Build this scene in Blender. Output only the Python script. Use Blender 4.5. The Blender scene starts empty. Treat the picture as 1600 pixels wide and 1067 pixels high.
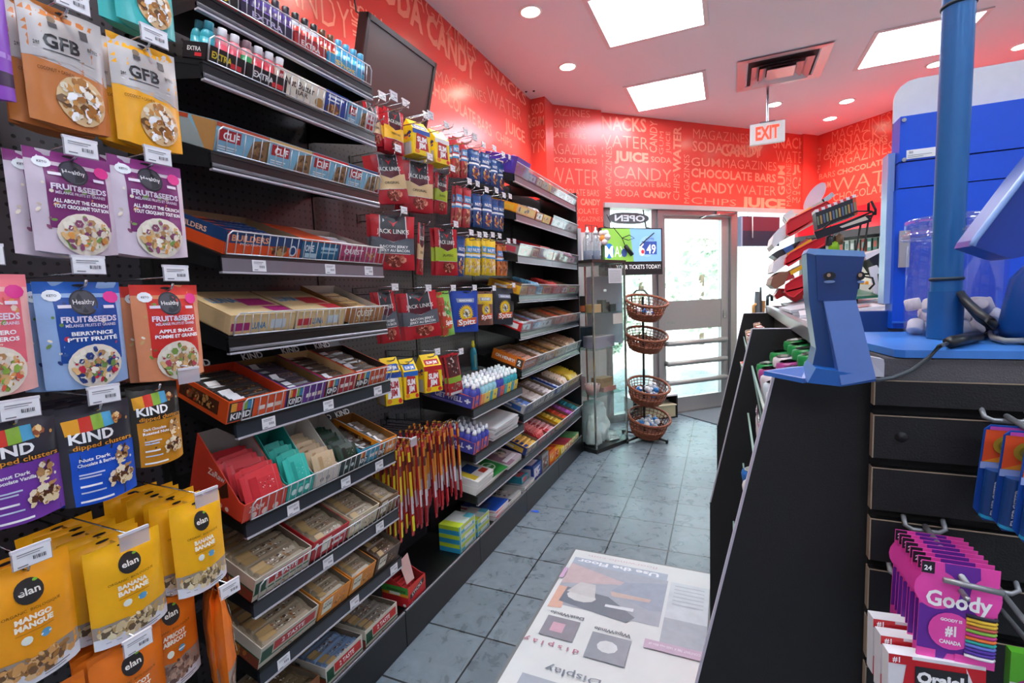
import bpy, math, random
from mathutils import Vector, Matrix, noise
R_ = random.Random(7)
V = Vector
SC = bpy.context.scene
COL = SC.collection
# ------------------------------------------------------------------ camera
F = 759.9
YAW, PITCH, ROLL = -0.4224728, 0.09381754, -0.03898753
EYE = V((0, 0, 1.3563))
def cam_axes():
    cy, sy = math.cos(YAW), math.sin(YAW)
    f = V((sy * math.cos(PITCH), cy * math.cos(PITCH), -math.sin(PITCH)))
    r = V((cy, -sy, 0)); u = r.cross(f)
    return math.cos(ROLL) * r + math.sin(ROLL) * u, -math.sin(ROLL) * r + math.cos(ROLL) * u, f
CR, CU, CF = cam_axes()
cd = bpy.data.cameras.new('camera'); cam = bpy.data.objects.new('camera', cd); COL.objects.link(cam)
cd.sensor_width = 36; cd.lens = F / 1600 * 36; cd.clip_start = 0.02; cd.clip_end = 200
cam.matrix_world = Matrix(((CR.x, CU.x, -CF.x, EYE.x), (CR.y, CU.y, -CF.y, EYE.y), (CR.z, CU.z, -CF.z, EYE.z), (0, 0, 0, 1)))
SC.camera = cam
# ------------------------------------------------------------------ view, world
SC.view_settings.view_transform = 'Standard'; SC.view_settings.look = 'None'
SC.view_settings.gamma = 1; SC.view_settings.use_curve_mapping = False
SC.view_settings.exposure = 0.93
w = bpy.data.worlds.new('sky'); SC.world = w; w.use_nodes = True
nt = w.node_tree; bg = nt.nodes['Background']
sky = nt.nodes.new('ShaderNodeTexSky'); sky.sky_type = 'HOSEK_WILKIE'; sky.turbidity = 6; sky.ground_albedo = .5
sky.sun_direction = V((.3, -.5, .8)).normalized()
mx = nt.nodes.new('ShaderNodeMixRGB'); mx.inputs[0].default_value = .75; mx.inputs[2].default_value = (.86, .93, 1, 1)
nt.links.new(sky.outputs[0], mx.inputs[1]); nt.links.new(mx.outputs[0], bg.inputs[0]); bg.inputs[1].default_value = 5.0
try:
    SC.cycles.max_bounces = 8; SC.cycles.transparent_max_bounces = 24
except Exception: pass
sl = bpy.data.lights.new('sun', 'SUN'); sl.energy = 7; sl.angle = .02; sl.color = (1, .97, .92)
so = bpy.data.objects.new('sun', sl); COL.objects.link(so); so.rotation_euler = V((-.5, .5, -1)).to_track_quat('-Z', 'Y').to_euler(); so['kind'] = 'structure'
LAMP = 10.5      # emission of the ceiling panels
SPOT = 18.0     # emission of the downlights
# ------------------------------------------------------------------ pixel -> place
def ray(px, py): return CR * ((px - 800) / F) + CU * (-(py - 533.5) / F) + CF
def onx(px, py, x): d = ray(px, py); return EYE + d * ((x - EYE.x) / d.x)
def ony(px, py, y): d = ray(px, py); return EYE + d * ((y - EYE.y) / d.y)
def onz(px, py, z): d = ray(px, py); return EYE + d * ((z - EYE.z) / d.z)
def onp(px, py, p, n): d = ray(px, py); return EYE + d * (n.dot(p - EYE) / n.dot(d))
# ------------------------------------------------------------------ materials
MC = {}
def lin(h):
    h = h.lstrip('#'); c = [int(h[i:i + 2], 16) / 255 for i in (0, 2, 4)]
    return [x / 12.92 if x <= .04045 else ((x + .055) / 1.055) ** 2.4 for x in c] + [1]
def K(h, r=.45, m=0, var=.06, sc=60, name=None, spec=.5, bump=0):
    k = (h, r, m, var, sc, bump, spec)
    if k in MC: return MC[k]
    mt = bpy.data.materials.new(name or 'paint_' + h.strip('#')); mt.use_nodes = True
    n = mt.node_tree; b = n.nodes['Principled BSDF']; c = lin(h)
    b.inputs['Roughness'].default_value = r; b.inputs['Metallic'].default_value = m
    b.inputs['Specular IOR Level'].default_value = spec
    t = n.nodes.new('ShaderNodeTexNoise'); t.inputs['Scale'].default_value = sc; t.inputs['Detail'].default_value = 2
    tc = n.nodes.new('ShaderNodeTexCoord'); n.links.new(tc.outputs['Object'], t.inputs['Vector'])
    mxn = n.nodes.new('ShaderNodeMixRGB')
    mxn.inputs[1].default_value = [x * (1 - var) for x in c[:3]] + [1]
    mxn.inputs[2].default_value = [min(1, x * (1 + var)) for x in c[:3]] + [1]
    n.links.new(t.outputs['Fac'], mxn.inputs[0]); n.links.new(mxn.outputs[0], b.inputs['Base Color'])
    if bump:
        bp = n.nodes.new('ShaderNodeBump'); bp.inputs['Strength'].default_value = bump; bp.inputs['Distance'].default_value = .002
        n.links.new(t.outputs['Fac'], bp.inputs['Height']); n.links.new(bp.outputs[0], b.inputs['Normal'])
    MC[k] = mt; return mt
def EM(h, s, name):
    if name in MC: return MC[name]
    mt = bpy.data.materials.new(name); mt.use_nodes = True; b = mt.node_tree.nodes['Principled BSDF']
    b.inputs['Base Color'].default_value = lin(h); b.inputs['Emission Color'].default_value = lin(h); b.inputs['Emission Strength'].default_value = s
    MC[name] = mt; return mt
def GL(name='clear_glass', tint='#eaf4f2', gloss=.1, rough=.02, dens=0, dif='#cfd8dc'):
    if name in MC: return MC[name]
    mt = bpy.data.materials.new(name); mt.use_nodes = True; n = mt.node_tree; n.nodes.clear()
    o = n.nodes.new('ShaderNodeOutputMaterial'); t = n.nodes.new('ShaderNodeBsdfTransparent'); t.inputs[0].default_value = lin(tint)
    g = n.nodes.new('ShaderNodeBsdfGlossy'); g.inputs['Roughness'].default_value = rough
    a = n.nodes.new('ShaderNodeMixShader'); a.inputs[0].default_value = gloss
    n.links.new(t.outputs[0], a.inputs[1]); n.links.new(g.outputs[0], a.inputs[2]); last = a
    if dens:
        d = n.nodes.new('ShaderNodeBsdfDiffuse'); d.inputs[0].default_value = lin(dif)
        b = n.nodes.new('ShaderNodeMixShader'); b.inputs[0].default_value = dens
        n.links.new(a.outputs[0], b.inputs[1]); n.links.new(d.outputs[0], b.inputs[2]); last = b
    n.links.new(last.outputs[0], o.inputs[0]); MC[name] = mt; return mt
def node_mat(name, fn):
    mt = bpy.data.materials.new(name); mt.use_nodes = True; fn(mt.node_tree, mt.node_tree.nodes['Principled BSDF']); return mt
GA = -.0150665
def tiles(n, b):
    tc = n.nodes.new('ShaderNodeTexCoord'); mp = n.nodes.new('ShaderNodeMapping')
    # tile lattice: intersection at camera-relative (c-2.823, r+11.296) * .305 in a frame turned by GA
    mp.vector_type = 'TEXTURE'; mp.inputs['Location'].default_value = TILE0; mp.inputs['Rotation'].default_value = (0, 0, -GA)
    n.links.new(tc.outputs['Object'], mp.inputs[0])
    br = n.nodes.new('ShaderNodeTexBrick'); br.offset = 0; br.squash = 1
    br.inputs['Scale'].default_value = 1; br.inputs['Brick Width'].default_value = .305; br.inputs['Row Height'].default_value = .305
    br.inputs['Mortar Size'].default_value = .0042; br.inputs['Mortar Smooth'].default_value = .2
    br.inputs['Color1'].default_value = lin('#65737e'); br.inputs['Color2'].default_value = lin('#74828d'); br.inputs['Mortar'].default_value = lin('#24282b')
    n.links.new(mp.outputs[0], br.inputs['Vector'])
    nz = n.nodes.new('ShaderNodeTexNoise'); nz.inputs['Scale'].default_value = 14; nz.inputs['Detail'].default_value = 7; nz.inputs['Distortion'].default_value = .9
    nz.inputs['Roughness'].default_value = .6
    n.links.new(tc.outputs['Object'], nz.inputs['Vector'])
    mr = n.nodes.new('ShaderNodeMapRange'); mr.inputs[1].default_value = .3; mr.inputs[2].default_value = .75; mr.inputs[3].default_value = .72; mr.inputs[4].default_value = 1.2
    n.links.new(nz.outputs['Fac'], mr.inputs[0])
    ml = n.nodes.new('ShaderNodeVectorMath'); ml.operation = 'MULTIPLY'
    n.links.new(br.outputs['Color'], ml.inputs[0]); n.links.new(mr.outputs[0], ml.inputs[1]); n.links.new(ml.outputs[0], b.inputs['Base Color'])
    mr2 = n.nodes.new('ShaderNodeMapRange'); mr2.inputs[3].default_value = .2; mr2.inputs[4].default_value = .38
    n.links.new(nz.outputs['Fac'], mr2.inputs[0]); n.links.new(mr2.outputs[0], b.inputs['Roughness'])
    sb = n.nodes.new('ShaderNodeMath'); sb.operation = 'MULTIPLY_ADD'; sb.inputs[1].default_value = -1.2
    n.links.new(br.outputs['Fac'], sb.inputs[0]); n.links.new(nz.outputs['Fac'], sb.inputs[2])
    bp = n.nodes.new('ShaderNodeBump'); bp.inputs['Strength'].default_value = .2; bp.inputs['Distance'].default_value = .003
    n.links.new(sb.outputs[0], bp.inputs['Height']); n.links.new(bp.outputs[0], b.inputs['Normal'])
def t2w(c, r):
    x, y = (c - 2.82309556) * .305, (r + 11.29578932) * .305; g = .0150665
    return V((x * math.cos(g) - y * math.sin(g), x * math.sin(g) + y * math.cos(g), 0))
TILE0 = t2w(0, 0)
def pegs(n, b):
    tc = n.nodes.new('ShaderNodeTexCoord'); sp = n.nodes.new('ShaderNodeSeparateXYZ'); n.links.new(tc.outputs['Object'], sp.inputs[0])
    ds = []
    for o, s in ((1, .0254), (2, .0254)):
        a = n.nodes.new('ShaderNodeMath'); a.operation = 'PINGPONG'; a.inputs[1].default_value = s / 2; n.links.new(sp.outputs[o], a.inputs[0])
        p = n.nodes.new('ShaderNodeMath'); p.operation = 'POWER'; p.inputs[1].default_value = 2; n.links.new(a.outputs[0], p.inputs[0]); ds.append(p)
    a = n.nodes.new('ShaderNodeMath'); a.operation = 'ADD'; n.links.new(ds[0].outputs[0], a.inputs[0]); n.links.new(ds[1].outputs[0], a.inputs[1])
    l = n.nodes.new('ShaderNodeMath'); l.operation = 'LESS_THAN'; l.inputs[1].default_value = .0044 ** 2; n.links.new(a.outputs[0], l.inputs[0])
    m = n.nodes.new('ShaderNodeMixRGB'); m.inputs[1].default_value = lin('#38353a'); m.inputs[2].default_value = (.001, .001, .001, 1)
    n.links.new(l.outputs[0], m.inputs[0]); n.links.new(m.outputs[0], b.inputs['Base Color'])
    bp = n.nodes.new('ShaderNodeBump'); bp.invert = True; bp.inputs['Strength'].default_value = .8; bp.inputs['Distance'].default_value = .002
    n.links.new(l.outputs[0], bp.inputs['Height']); n.links.new(bp.outputs[0], b.inputs['Normal']); b.inputs['Roughness'].default_value = .33
TILES = node_mat('slate_tile', tiles); PEG = node_mat('perforated_steel', pegs)
BLK = K('#161617', .35); BLKM = K('#0e0e0f', .6); STEEL = K('#b9bcc0', .25, 1); CHROME = K('#c9ccd0', .16, 1); WHITE = K('#eeeeec', .5)
REDW = K('#e1453b', .25, var=.03, sc=2, name='red_wallpaper'); LET = K('#f28a70', .3, var=.02, sc=2, name='wallpaper_lettering'); CEIL = K('#ebe8f0', .8, var=.015, sc=3, name='ceiling_paint')
WALLP = K('#ddd8d6', .7, name='wall_paint'); ALU = K('#a7a4a4', .35, .75, name='anodised_aluminium'); GLASS = GL()
# ------------------------------------------------------------------ text
TX = {}
def txt(s, bold=0):
    k = (s, bold)
    if k in TX: return TX[k]
    c = bpy.data.curves.new('t', 'FONT'); c.body = s; c.resolution_u = 2; c.offset = bold; c.size = 1
    o = bpy.data.objects.new('t', c); COL.objects.link(o)
    me = bpy.data.meshes.new_from_object(o.evaluated_get(bpy.context.evaluated_depsgraph_get()))
    vs = [(v.co.x, v.co.y) for v in me.vertices]; fs = [tuple(p.vertices) for p in me.polygons]
    bpy.data.objects.remove(o); bpy.data.curves.remove(c); bpy.data.meshes.remove(me)
    if not vs: vs = [(0, 0)]
    x0 = min(v[0] for v in vs); x1 = max(v[0] for v in vs); cap = .729
    TX[k] = ([((x - x0) / cap, y / cap) for x, y in vs], fs, (x1 - x0) / cap)
    return TX[k]
# ------------------------------------------------------------------ mesh builder
class MB:
    def __init__(s): s.v = []; s.f = []; s.m = []; s.mats = []; s.sm = []
    def sl(s, m):
        if m not in s.mats: s.mats.append(m)
        return s.mats.index(m)
    def add(s, vs, fs, m, T=None, smooth=False):
        b = len(s.v); i = s.sl(m)
        s.v += [(T @ V(p)) if T is not None else V(p) for p in vs]
        for f in fs: s.f.append([b + k for k in f]); s.m.append(i); s.sm.append(smooth)
        return s
    def quad(s, a, b, c, d, m): return s.add([a, b, c, d], [(0, 1, 2, 3)], m)
    def box(s, lo, hi, m, T=None):
        x0, y0, z0 = lo; x1, y1, z1 = hi
        return s.add([(x0, y0, z0), (x1, y0, z0), (x1, y1, z0), (x0, y1, z0), (x0, y0, z1), (x1, y0, z1), (x1, y1, z1), (x0, y1, z1)],
              [(0, 3, 2, 1), (4, 5, 6, 7), (0, 1, 5, 4), (1, 2, 6, 5), (2, 3, 7, 6), (3, 0, 4, 7)], m, T)
    def cyl(s, p0, p1, r, m, n=12, r1=None, cap=True):
        p0, p1 = V(p0), V(p1); r1 = r if r1 is None else r1; a = (p1 - p0).normalized()
        q = a.orthogonal().normalized(); w = a.cross(q); vs = []; fs = []
        for p, rr in ((p0, r), (p1, r1)):
            for i in range(n):
                t = 2 * math.pi * i / n; vs.append(p + q * math.cos(t) * rr + w * math.sin(t) * rr)
        fs = [(i, (i + 1) % n, n + (i + 1) % n, n + i) for i in range(n)]
        s.add(vs, fs, m, smooth=n > 6)
        if cap: s.add(vs, [tuple(range(n))[::-1], tuple(range(n, 2 * n))], m)
        return s
    def tube(s, pts, r, m, n=6):
        pts = [V(p) for p in pts]; vs = []; fs = []; q = None
        for i, p in enumerate(pts):
            a = (pts[min(i + 1, len(pts) - 1)] - pts[max(i - 1, 0)]).normalized()
            if q is None: q = a.orthogonal().normalized()
            q = (q - a * q.dot(a)).normalized(); w = a.cross(q)
            for k in range(n):
                t = 2 * math.pi * k / n; vs.append(p + q * math.cos(t) * r + w * math.sin(t) * r)
        for i in range(len(pts) - 1):
            for k in range(n): fs.append((i * n + k, i * n + (k + 1) % n, (i + 1) * n + (k + 1) % n, (i + 1) * n + k))
        fs += [tuple(range(n))[::-1], tuple(range((len(pts) - 1) * n, len(pts) * n))]
        return s.add(vs, fs, m, smooth=True)
    def lathe(s, prof, m, n=20, c=(0, 0, 0), T=None, sq=1):
        vs = []; fs = []; c = V(c)
        for r, z in prof:
            for k in range(n):
                t = 2 * math.pi * k / n; vs.append(c + V((r * math.cos(t), r * math.sin(t) * sq, z)))
        for i in range(len(prof) - 1):
            for k in range(n): fs.append((i * n + k, i * n + (k + 1) % n, (i + 1) * n + (k + 1) % n, (i + 1) * n + k))
        if prof[0][0] > 1e-6: fs.append(tuple(range(n))[::-1])
        if prof[-1][0] > 1e-6: fs.append(tuple(range((len(prof) - 1) * n, len(prof) * n)))
        return s.add(vs, fs, m, T, smooth=True)
    def prism(s, poly, d, m, side=None):
        a = [V(p) for p in poly]; b = [p + V(d) for p in a]; n = len(a)
        s.add(a + b, [tuple(range(n))[::-1], tuple(range(n, 2 * n))], m)
        return s.add(a + b, [(i, (i + 1) % n, n + (i + 1) % n, n + i) for i in range(n)], side or m)
    def text(s, t, P, X, Y, h, m, wfit=None, bold=0, al='L', e=V((0, 0, 0))):
        """cap height h along unit Y, letters run along unit X from P"""
        vs, fs, w = txt(t, bold); sx = (wfit / w) if wfit else h; W = w * sx
        o = {'L': 0, 'C': -W / 2, 'R': -W}[al]
        return s.add([V(P) + V(X) * (o + x * sx) + V(Y) * (y * h) + V(e) for x, y in vs], fs, m)
    def build(s, name, parent=None, org=None):
        if parent is not None: off = ORG[parent.name]
        else:
            if org is None:
                xs = [p.x for p in s.v]; ys = [p.y for p in s.v]; zs = [p.z for p in s.v]
                org = V(((min(xs) + max(xs)) / 2, (min(ys) + max(ys)) / 2, min(zs)))
            off = V(org)
        me = bpy.data.meshes.new(name); me.from_pydata([p - off for p in s.v], [], s.f)
        for m in s.mats: me.materials.append(m)
        me.polygons.foreach_set('material_index', s.m); me.polygons.foreach_set('use_smooth', s.sm); me.update()
        o = bpy.data.objects.new(name, me); COL.objects.link(o); ORG[o.name] = off
        if parent is not None: o.parent = parent
        else: o.location = off
        return o
ORG = {}
def tag(o, label=None, cat=None, group=None, kind=None):
    for k, v in (('label', label), ('category', cat), ('group', group), ('kind', kind)):
        if v: o[k] = v
    return o
def thing(name, loc, label, cat, group=None):
    o = bpy.data.objects.new(name, None); COL.objects.link(o); o.location = loc; o.empty_display_size = .03; ORG[o.name] = V(loc)
    return tag(o, label, cat, group)
def struct(b, name): o = b.build(name, org=(0, 0, 0)); o['kind'] = 'structure'; return o
def kids(o): return [c for c in COL.objects if c.parent == o]
KID = {}
def dup(o, loc=None, rot=None, label=None, group=None, scale=None):
    if o.name not in KID:
        def tree(x): return [(c, tree(c)) for c in kids(x)]
        KID[o.name] = tree(o)
    def cp(x, sub, par):
        c = x.copy(); COL.objects.link(c)
        if par is not None: c.parent = par
        for y, ss in sub: cp(y, ss, c)
        return c
    r = cp(o, KID[o.name], None)
    if loc is not None: r.location = loc
    if rot is not None: r.rotation_euler = rot
    if scale is not None: r.scale = scale
    if label: r['label'] = label
    if group: r['group'] = group
    return r
# ------------------------------------------------------------------ printed artwork on a surface S(x,y,e)
def flat(o, X, Y, N):
    o, X, Y, N = V(o), V(X), V(Y), V(N)
    return lambda x, y, e: o + X * x + Y * y + N * e
def col(c): return K(c, .4) if isinstance(c, str) else c
def art(mb, S, W, H, ops, tess=1, mk=None):
    """ops in fractions of W, H; r rect, e ellipse, t text (centre u, baseline v, cap height), b speckles, g polygon"""
    mk = mk or col; L = 0
    for op in ops:
        k = op[0]; L += 1; e = .00018 * L + .00025
        if k == 'r':
            _, u0, v0, u1, v1, c = op; n = max(1, int(round(tess * 12 * abs(u1 - u0)))); q = max(1, int(round(tess * 16 * abs(v1 - v0))))
            vs = [S(W * (u0 + (u1 - u0) * i / n), H * (v0 + (v1 - v0) * j / q), e) for j in range(q + 1) for i in range(n + 1)]
            mb.add(vs, [(j * (n + 1) + i, j * (n + 1) + i + 1, (j + 1) * (n + 1) + i + 1, (j + 1) * (n + 1) + i) for j in range(q) for i in range(n)], mk(c), smooth=tess > 0)
        elif k == 'e':
            _, cu, cv, ru, rv, c = op; n = 20 if max(ru, rv) > .12 else 10; rg = 4 if tess and max(ru, rv) > .15 else 1
            vs = [S(W * cu, H * cv, e)]
            for g in range(1, rg + 1): vs += [S(W * (cu + ru * g / rg * math.cos(2 * math.pi * i / n)), H * (cv + rv * g / rg * math.sin(2 * math.pi * i / n)), e) for i in range(n)]
            fs = [(0, 1 + i, 1 + (i + 1) % n) for i in range(n)]
            for g in range(rg - 1): fs += [(1 + g * n + i, 1 + (g + 1) * n + i, 1 + (g + 1) * n + (i + 1) % n, 1 + g * n + (i + 1) % n) for i in range(n)]
            mb.add(vs, fs, mk(c), smooth=tess > 0)
        elif k == 't':
            _, t, cu, v, h, c = op[:6]; wf = op[6] if len(op) > 6 else None; bo = op[7] if len(op) > 7 else 0; rot = op[8] if len(op) > 8 else 0
            vs, fs, w = txt(t, bo)
            if not fs: continue
            sy = h * H; sx = (wf * W / w) if wf else sy * .9
            ca, sa = math.cos(rot), math.sin(rot); e += .0004 * (tess > 0)
            P = [((x - w / 2) * sx, y * sy) for x, y in vs]
            mb.add([S(W * cu + x * ca - y * sa, H * v + x * sa + y * ca, e) for x, y in P], fs, mk(c))
        elif k == 'b':
            _, cu, cv, ru, rv, cs, n, sz = op; rr = random.Random(len(ops) * 31 + n)
            for i in range(n):
                a = rr.random() * 6.283; q = rr.random() ** .5 * .9; x = W * (cu + ru * q * math.cos(a)); y = H * (cv + rv * q * math.sin(a))
                s1 = sz * W * (.5 + rr.random()); s2 = s1 * (.4 + .6 * rr.random()); th = rr.random() * 3.14; cc = mk(rr.choice(cs))
                mb.add([S(x + s1 * math.cos(t) * math.cos(th) - s2 * math.sin(t) * math.sin(th), y + s1 * math.cos(t) * math.sin(th) + s2 * math.sin(t) * math.cos(th), e + .00002 * i) for t in [j * 1.0472 for j in range(6)]], [(0, 1, 2, 3, 4, 5)], cc)
        elif k == 'g':
            _, pts, c = op
            if not tess: mb.add([S(W * a, H * b, e) for a, b in pts], [tuple(range(len(pts)))], mk(c)); continue
            ca = sum(p[0] for p in pts) / len(pts); cb = sum(p[1] for p in pts) / len(pts); q = 5
            for i in range(len(pts)):
                p1, p2 = pts[i], pts[(i + 1) % len(pts)]; vs = []; ix = {}
                for j in range(q + 1):
                    for k2 in range(q + 1 - j):
                        s1, s2 = j / q, k2 / q; ix[(j, k2)] = len(vs); vs.append(S(W * (ca + (p1[0] - ca) * s1 + (p2[0] - ca) * s2), H * (cb + (p1[1] - cb) * s1 + (p2[1] - cb) * s2), e))
                fs = []
                for j in range(q):
                    for k2 in range(q - j):
                        fs.append((ix[(j, k2)], ix[(j + 1, k2)], ix[(j, k2 + 1)]))
                        if k2 < q - j - 1: fs.append((ix[(j + 1, k2)], ix[(j + 1, k2 + 1)], ix[(j, k2 + 1)]))
                mb.add(vs, fs, mk(c), smooth=True)
# ================================================================== THE SETTING
CZ = 3.1
b = MB(); b.box((-1.75, -3.2, -.08), (4.8, 8.6, 0), TILES); struct(b, 'floor')
E45 = V((.70710678, .70710678, 0)); N45 = V((.70710678, -.70710678, 0)); A0 = V((-1.12, 4.91, 0)); UP = V((0, 0, 1))
def W(t, o, z): return A0 + E45 * t + N45 * o + UP * z
def wbox(b, t0, t1, o0, o1, z0, z1, m):
    T = Matrix(((E45.x, N45.x, 0, A0.x), (E45.y, N45.y, 0, A0.y), (0, 0, 1, 0), (0, 0, 0, 1)))
    return b.box((t0, o0, z0), (t1, o1, z1), m, T)
b = MB(); b.prism([(-1.75, -3.2, CZ), (4.8, -3.2, CZ), (4.8, 3.3, CZ), (1.06, 7.1, CZ), (.9, 6.95, CZ), (-1.2, 4.87, CZ), (-1.58, 4.5, CZ), (-1.75, 4.5, CZ)], (0, 0, .1), CEIL); struct(b, 'ceiling')
def wtext(b, t, BL, BR, TL, P, n, bold=0, m=LET):
    a = onp(*BL, P, n); c = onp(*BR, P, n); d = onp(*TL, P, n); X = c - a; wd = X.length; X.normalize(); Y = n.cross(X)
    if Y.z < 0: Y = -Y
    h = abs((d - a).dot(Y)); b.text(t, a + n * .0015, X, Y, h, m, wfit=wd, bold=bold)
def vtext(b, t, BOT, TOP, wpx, P, n, bold=0):      # word running upwards, its letters turned a quarter left
    a = onp(*BOT, P, n); c = onp(*TOP, P, n); X = (c - a); wd = X.length; X.normalize(); Y = n.cross(X)
    d = onp(BOT[0] - wpx, BOT[1], P, n); h = abs((d - a).dot(Y)); b.text(t, a + n * .0015, X, Y, h, LET, wfit=wd, bold=bold)
# left wall (wallpaper above, the racks stand before it)
XL = -1.637
b = MB(); b.box((XL - .1, -3.2, 1.9), (XL, 4.35, CZ), REDW); b.box((XL - .1, -3.2, 0), (XL, 4.35, 1.9), WALLP)
P, n = V((XL, 0, 0)), V((1, 0, 0))
for a in [('SODA CANDY', (578, -22), (742, 128), (585, -66), .035), ('MAGAZINES', (628, -12), (744, 99), (634, -38), -.012), ('SNACKS', (757, 113), (822, 166), (757, 92), .012),
          ('CANDY', (405, -28), (548, 66), (415, -85), -.01), ('WATER', (762, 160), (815, 192), (763, 134), -.012), ('MAGAZINES', (682, 128), (760, 162), (682, 107), -.015),
          ('CHOCOLATE BARS', (668, 142), (768, 214), (668, 118), .01), ('JUICE', (789, 203), (820, 224), (789, 183), .015),           ('GUM', (826, 199), (834, 203), (826, 178), .02), ('CHIPS', (775, 218), (800, 232), (775, 203), 0), ('GUM', (560, 40), (600, 62), (560, 5), -.01)]:
    wtext(b, a[0], a[1], a[2], a[3], P, n, a[4])
vtext(b, 'JUICE', (566, 66), (560, 10), 14, P, n, .02)
for i, (t, y, z, h, bo) in enumerate([('WATER', -2.6, 2.35, .16, -.01), ('CHOCOLATE BARS', -2.6, 2.62, .1, .02), ('SNACKS', -2.6, 2.8, .18, 0), ('CANDY', -1.2, 2.4, .2, .02), ('MAGAZINES', -1.2, 2.7, .13, -.01), ('SODA', -.3, 2.35, .22, -.01), ('JUICE', -.2, 2.85, .12, .02), ('GUM', .6, 2.4, .2, .01), ('CHIPS', .5, 2.8, .14, -.01)]):
    b.text(t, (XL + .0015, y, z), V((0, 1, 0)), UP, h, LET, bold=bo)
struct(b, 'wall_left')
b = MB(); b.box((XL - .05, 4.245, 0), (-1.50, 4.50, CZ), REDW)      # pillar in the corner
P, n = V((0, 4.245, 0)), V((0, -1, 0))
for a in [('SOD', (831, 180), (850, 176), (831, 162), 0), ('GUM', (830, 198), (850, 195), (830, 183), .02), ('CHO', (830, 218), (851, 216), (830, 203), -.01), ('YN', (829, 240), (852, 237), (829, 220), -.01)]:
    wtext(b, a[0], a[1], a[2], a[3], P, n, a[4])
struct(b, 'trim_1')
# first diagonal wall behind the showcase
B0 = V((-1.50, 4.453, 0)); B1 = V((-1.135, 4.83, 0)); eb = (B1 - B0).normalized(); nb = V((eb.y, -eb.x, 0))
b = MB(); b.prism([B0, B1, B1 - nb * .1, B0 - nb * .1], (0, 0, 1.2), WALLP)
b.prism([B0 + UP * 1.94, B1 + UP * 1.94, B1 - nb * .1 + UP * 1.94, B0 - nb * .1 + UP * 1.94], (0, 0, CZ - 1.94), REDW)
b.prism([B0 + UP * 1.2, B1 + UP * 1.2, B1 - nb * .1 + UP * 1.2, B0 - nb * .1 + UP * 1.2], (0, 0, .74), K('#c9c2c2', .5))
for a in [('AZINES', (866, 180), (922, 184), (866, 168), -.012), ('SNACKS', (866, 199), (915, 203), (866, 185), -.01), ('LATE BARS', (862, 214), (915, 217), (862, 206), .02), ('MAGAZINES', (848, 240), (932, 243), (850, 222), -.012),
          ('CHOCOLATE BARS', (840, 252), (933, 256), (840, 244), .015), ('WATER', (858, 286), (936, 291), (858, 258), -.015), ('CHOCOLATE BARS', (862, 304), (936, 307), (862, 293), 0), ('CANDY', (907, 320), (938, 321), (907, 310), .03),
          ('CHOCOLATE', (872, 334), (935, 334), (872, 325), 0), ('MAGAZINES', (896, 346), (942, 346), (896, 338), -.01)]:
    wtext(b, a[0], a[1], a[2], a[3], B0, nb, a[4])
struct(b, 'wall_corner')
# wall with the entrance
b = MB(); wbox(b, -.05, 2.80, -.14, 0, 2.23, CZ, REDW); wbox(b, -.05, .0, -.14, .0, 0, 2.23, WALLP); wbox(b, 2.70, 2.86, -.14, 0, 0, 2.23, WALLP); wbox(b, 2.66, 2.90, -.1, .03, 2.23, CZ, REDW)
P, n = A0, N45
for a in [('SNACKS', (930, 202), (1010, 206), (930, 180), .02), ('WATER', (930, 228), (1013, 234), (931, 207), -.012), ('JUICE', (960, 250), (1013, 254), (960, 235), .045), ('SODA', (1017, 253), (1049, 255), (1017, 244), .015), ('CANDY', (959, 278), (1049, 284), (959, 257), -.008),
          ('CHOCOLATE BARS', (960, 290), (1048, 293), (960, 282), .005), ('SODA', (962, 306), (999, 308), (962, 295), 0), ('CANDY', (1005, 308), (1049, 310), (1005, 298), .035), ('MAGAZINES', (1083, 216), (1170, 224), (1083, 200), -.014), ('SODA CANDY', (1082, 236), (1192, 244), (1082, 219), .012),
          ('GUM', (1080, 259), (1125, 261), (1080, 245), .002), ('MAGAZINES', (1129, 262), (1213, 267), (1129, 247), -.008), ('CHOCOLATE BARS', (1080, 276), (1212, 285), (1080, 262), .025), ('CANDY', (1080, 300), (1147, 303), (1080, 283), .012), ('WATER', (1150, 303), (1212, 306), (1150, 287), -.012), ('CHIPS', (1080, 318), (1150, 322), (1080, 307), -.008),
          ('JUICE', (1158, 322), (1227, 326), (1158, 307), .05), ('SNACKS', (1208, 231), (1264, 233), (1208, 213), .015), ('WATER', (1212, 253), (1262, 256), (1212, 233), -.012), ('JUI', (1238, 269), (1262, 270), (1238, 257), .03), ('CAN', (1238, 295), (1262, 296), (1238, 275), -.01), ('CHOC', (1238, 304), (1262, 305), (1238, 298), .01), ('MAG', (1238, 317), (1262, 318), (1238, 307), -.01),
          ('CANDY', (1127, 243), (1190, 246), (1127, 224), .03)]:
    wtext(b, a[0], a[1], a[2], a[3], P, n, a[4])
for a in [('GUM', (942, 281), (942, 230), 9, .01), ('MAGAZINES', (955, 310), (956, 229), 10, -.008), ('CANDY', (1026, 239), (1027, 190), 12, .008), ('WATER', (1063, 270), (1064, 198), 12, .03), ('GUM', (1036, 242), (1037, 206), 7, -.008), ('JUICE', (1047, 240), (1047, 206), 7, 0), ('CHIPS', (1061, 313), (1062, 272), 10, -.005), ('MAGAZINES', (1077, 318), (1077, 242), 9, -.005),
          ('GUM', (1226, 305), (1226, 259), 11, .02), ('MAGAZINES', (1236, 322), (1236, 250), 8, -.012)]:
    vtext(b, a[0], a[1], a[2], a[3], P, n, a[4])
struct(b, 'wall_door')
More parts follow.
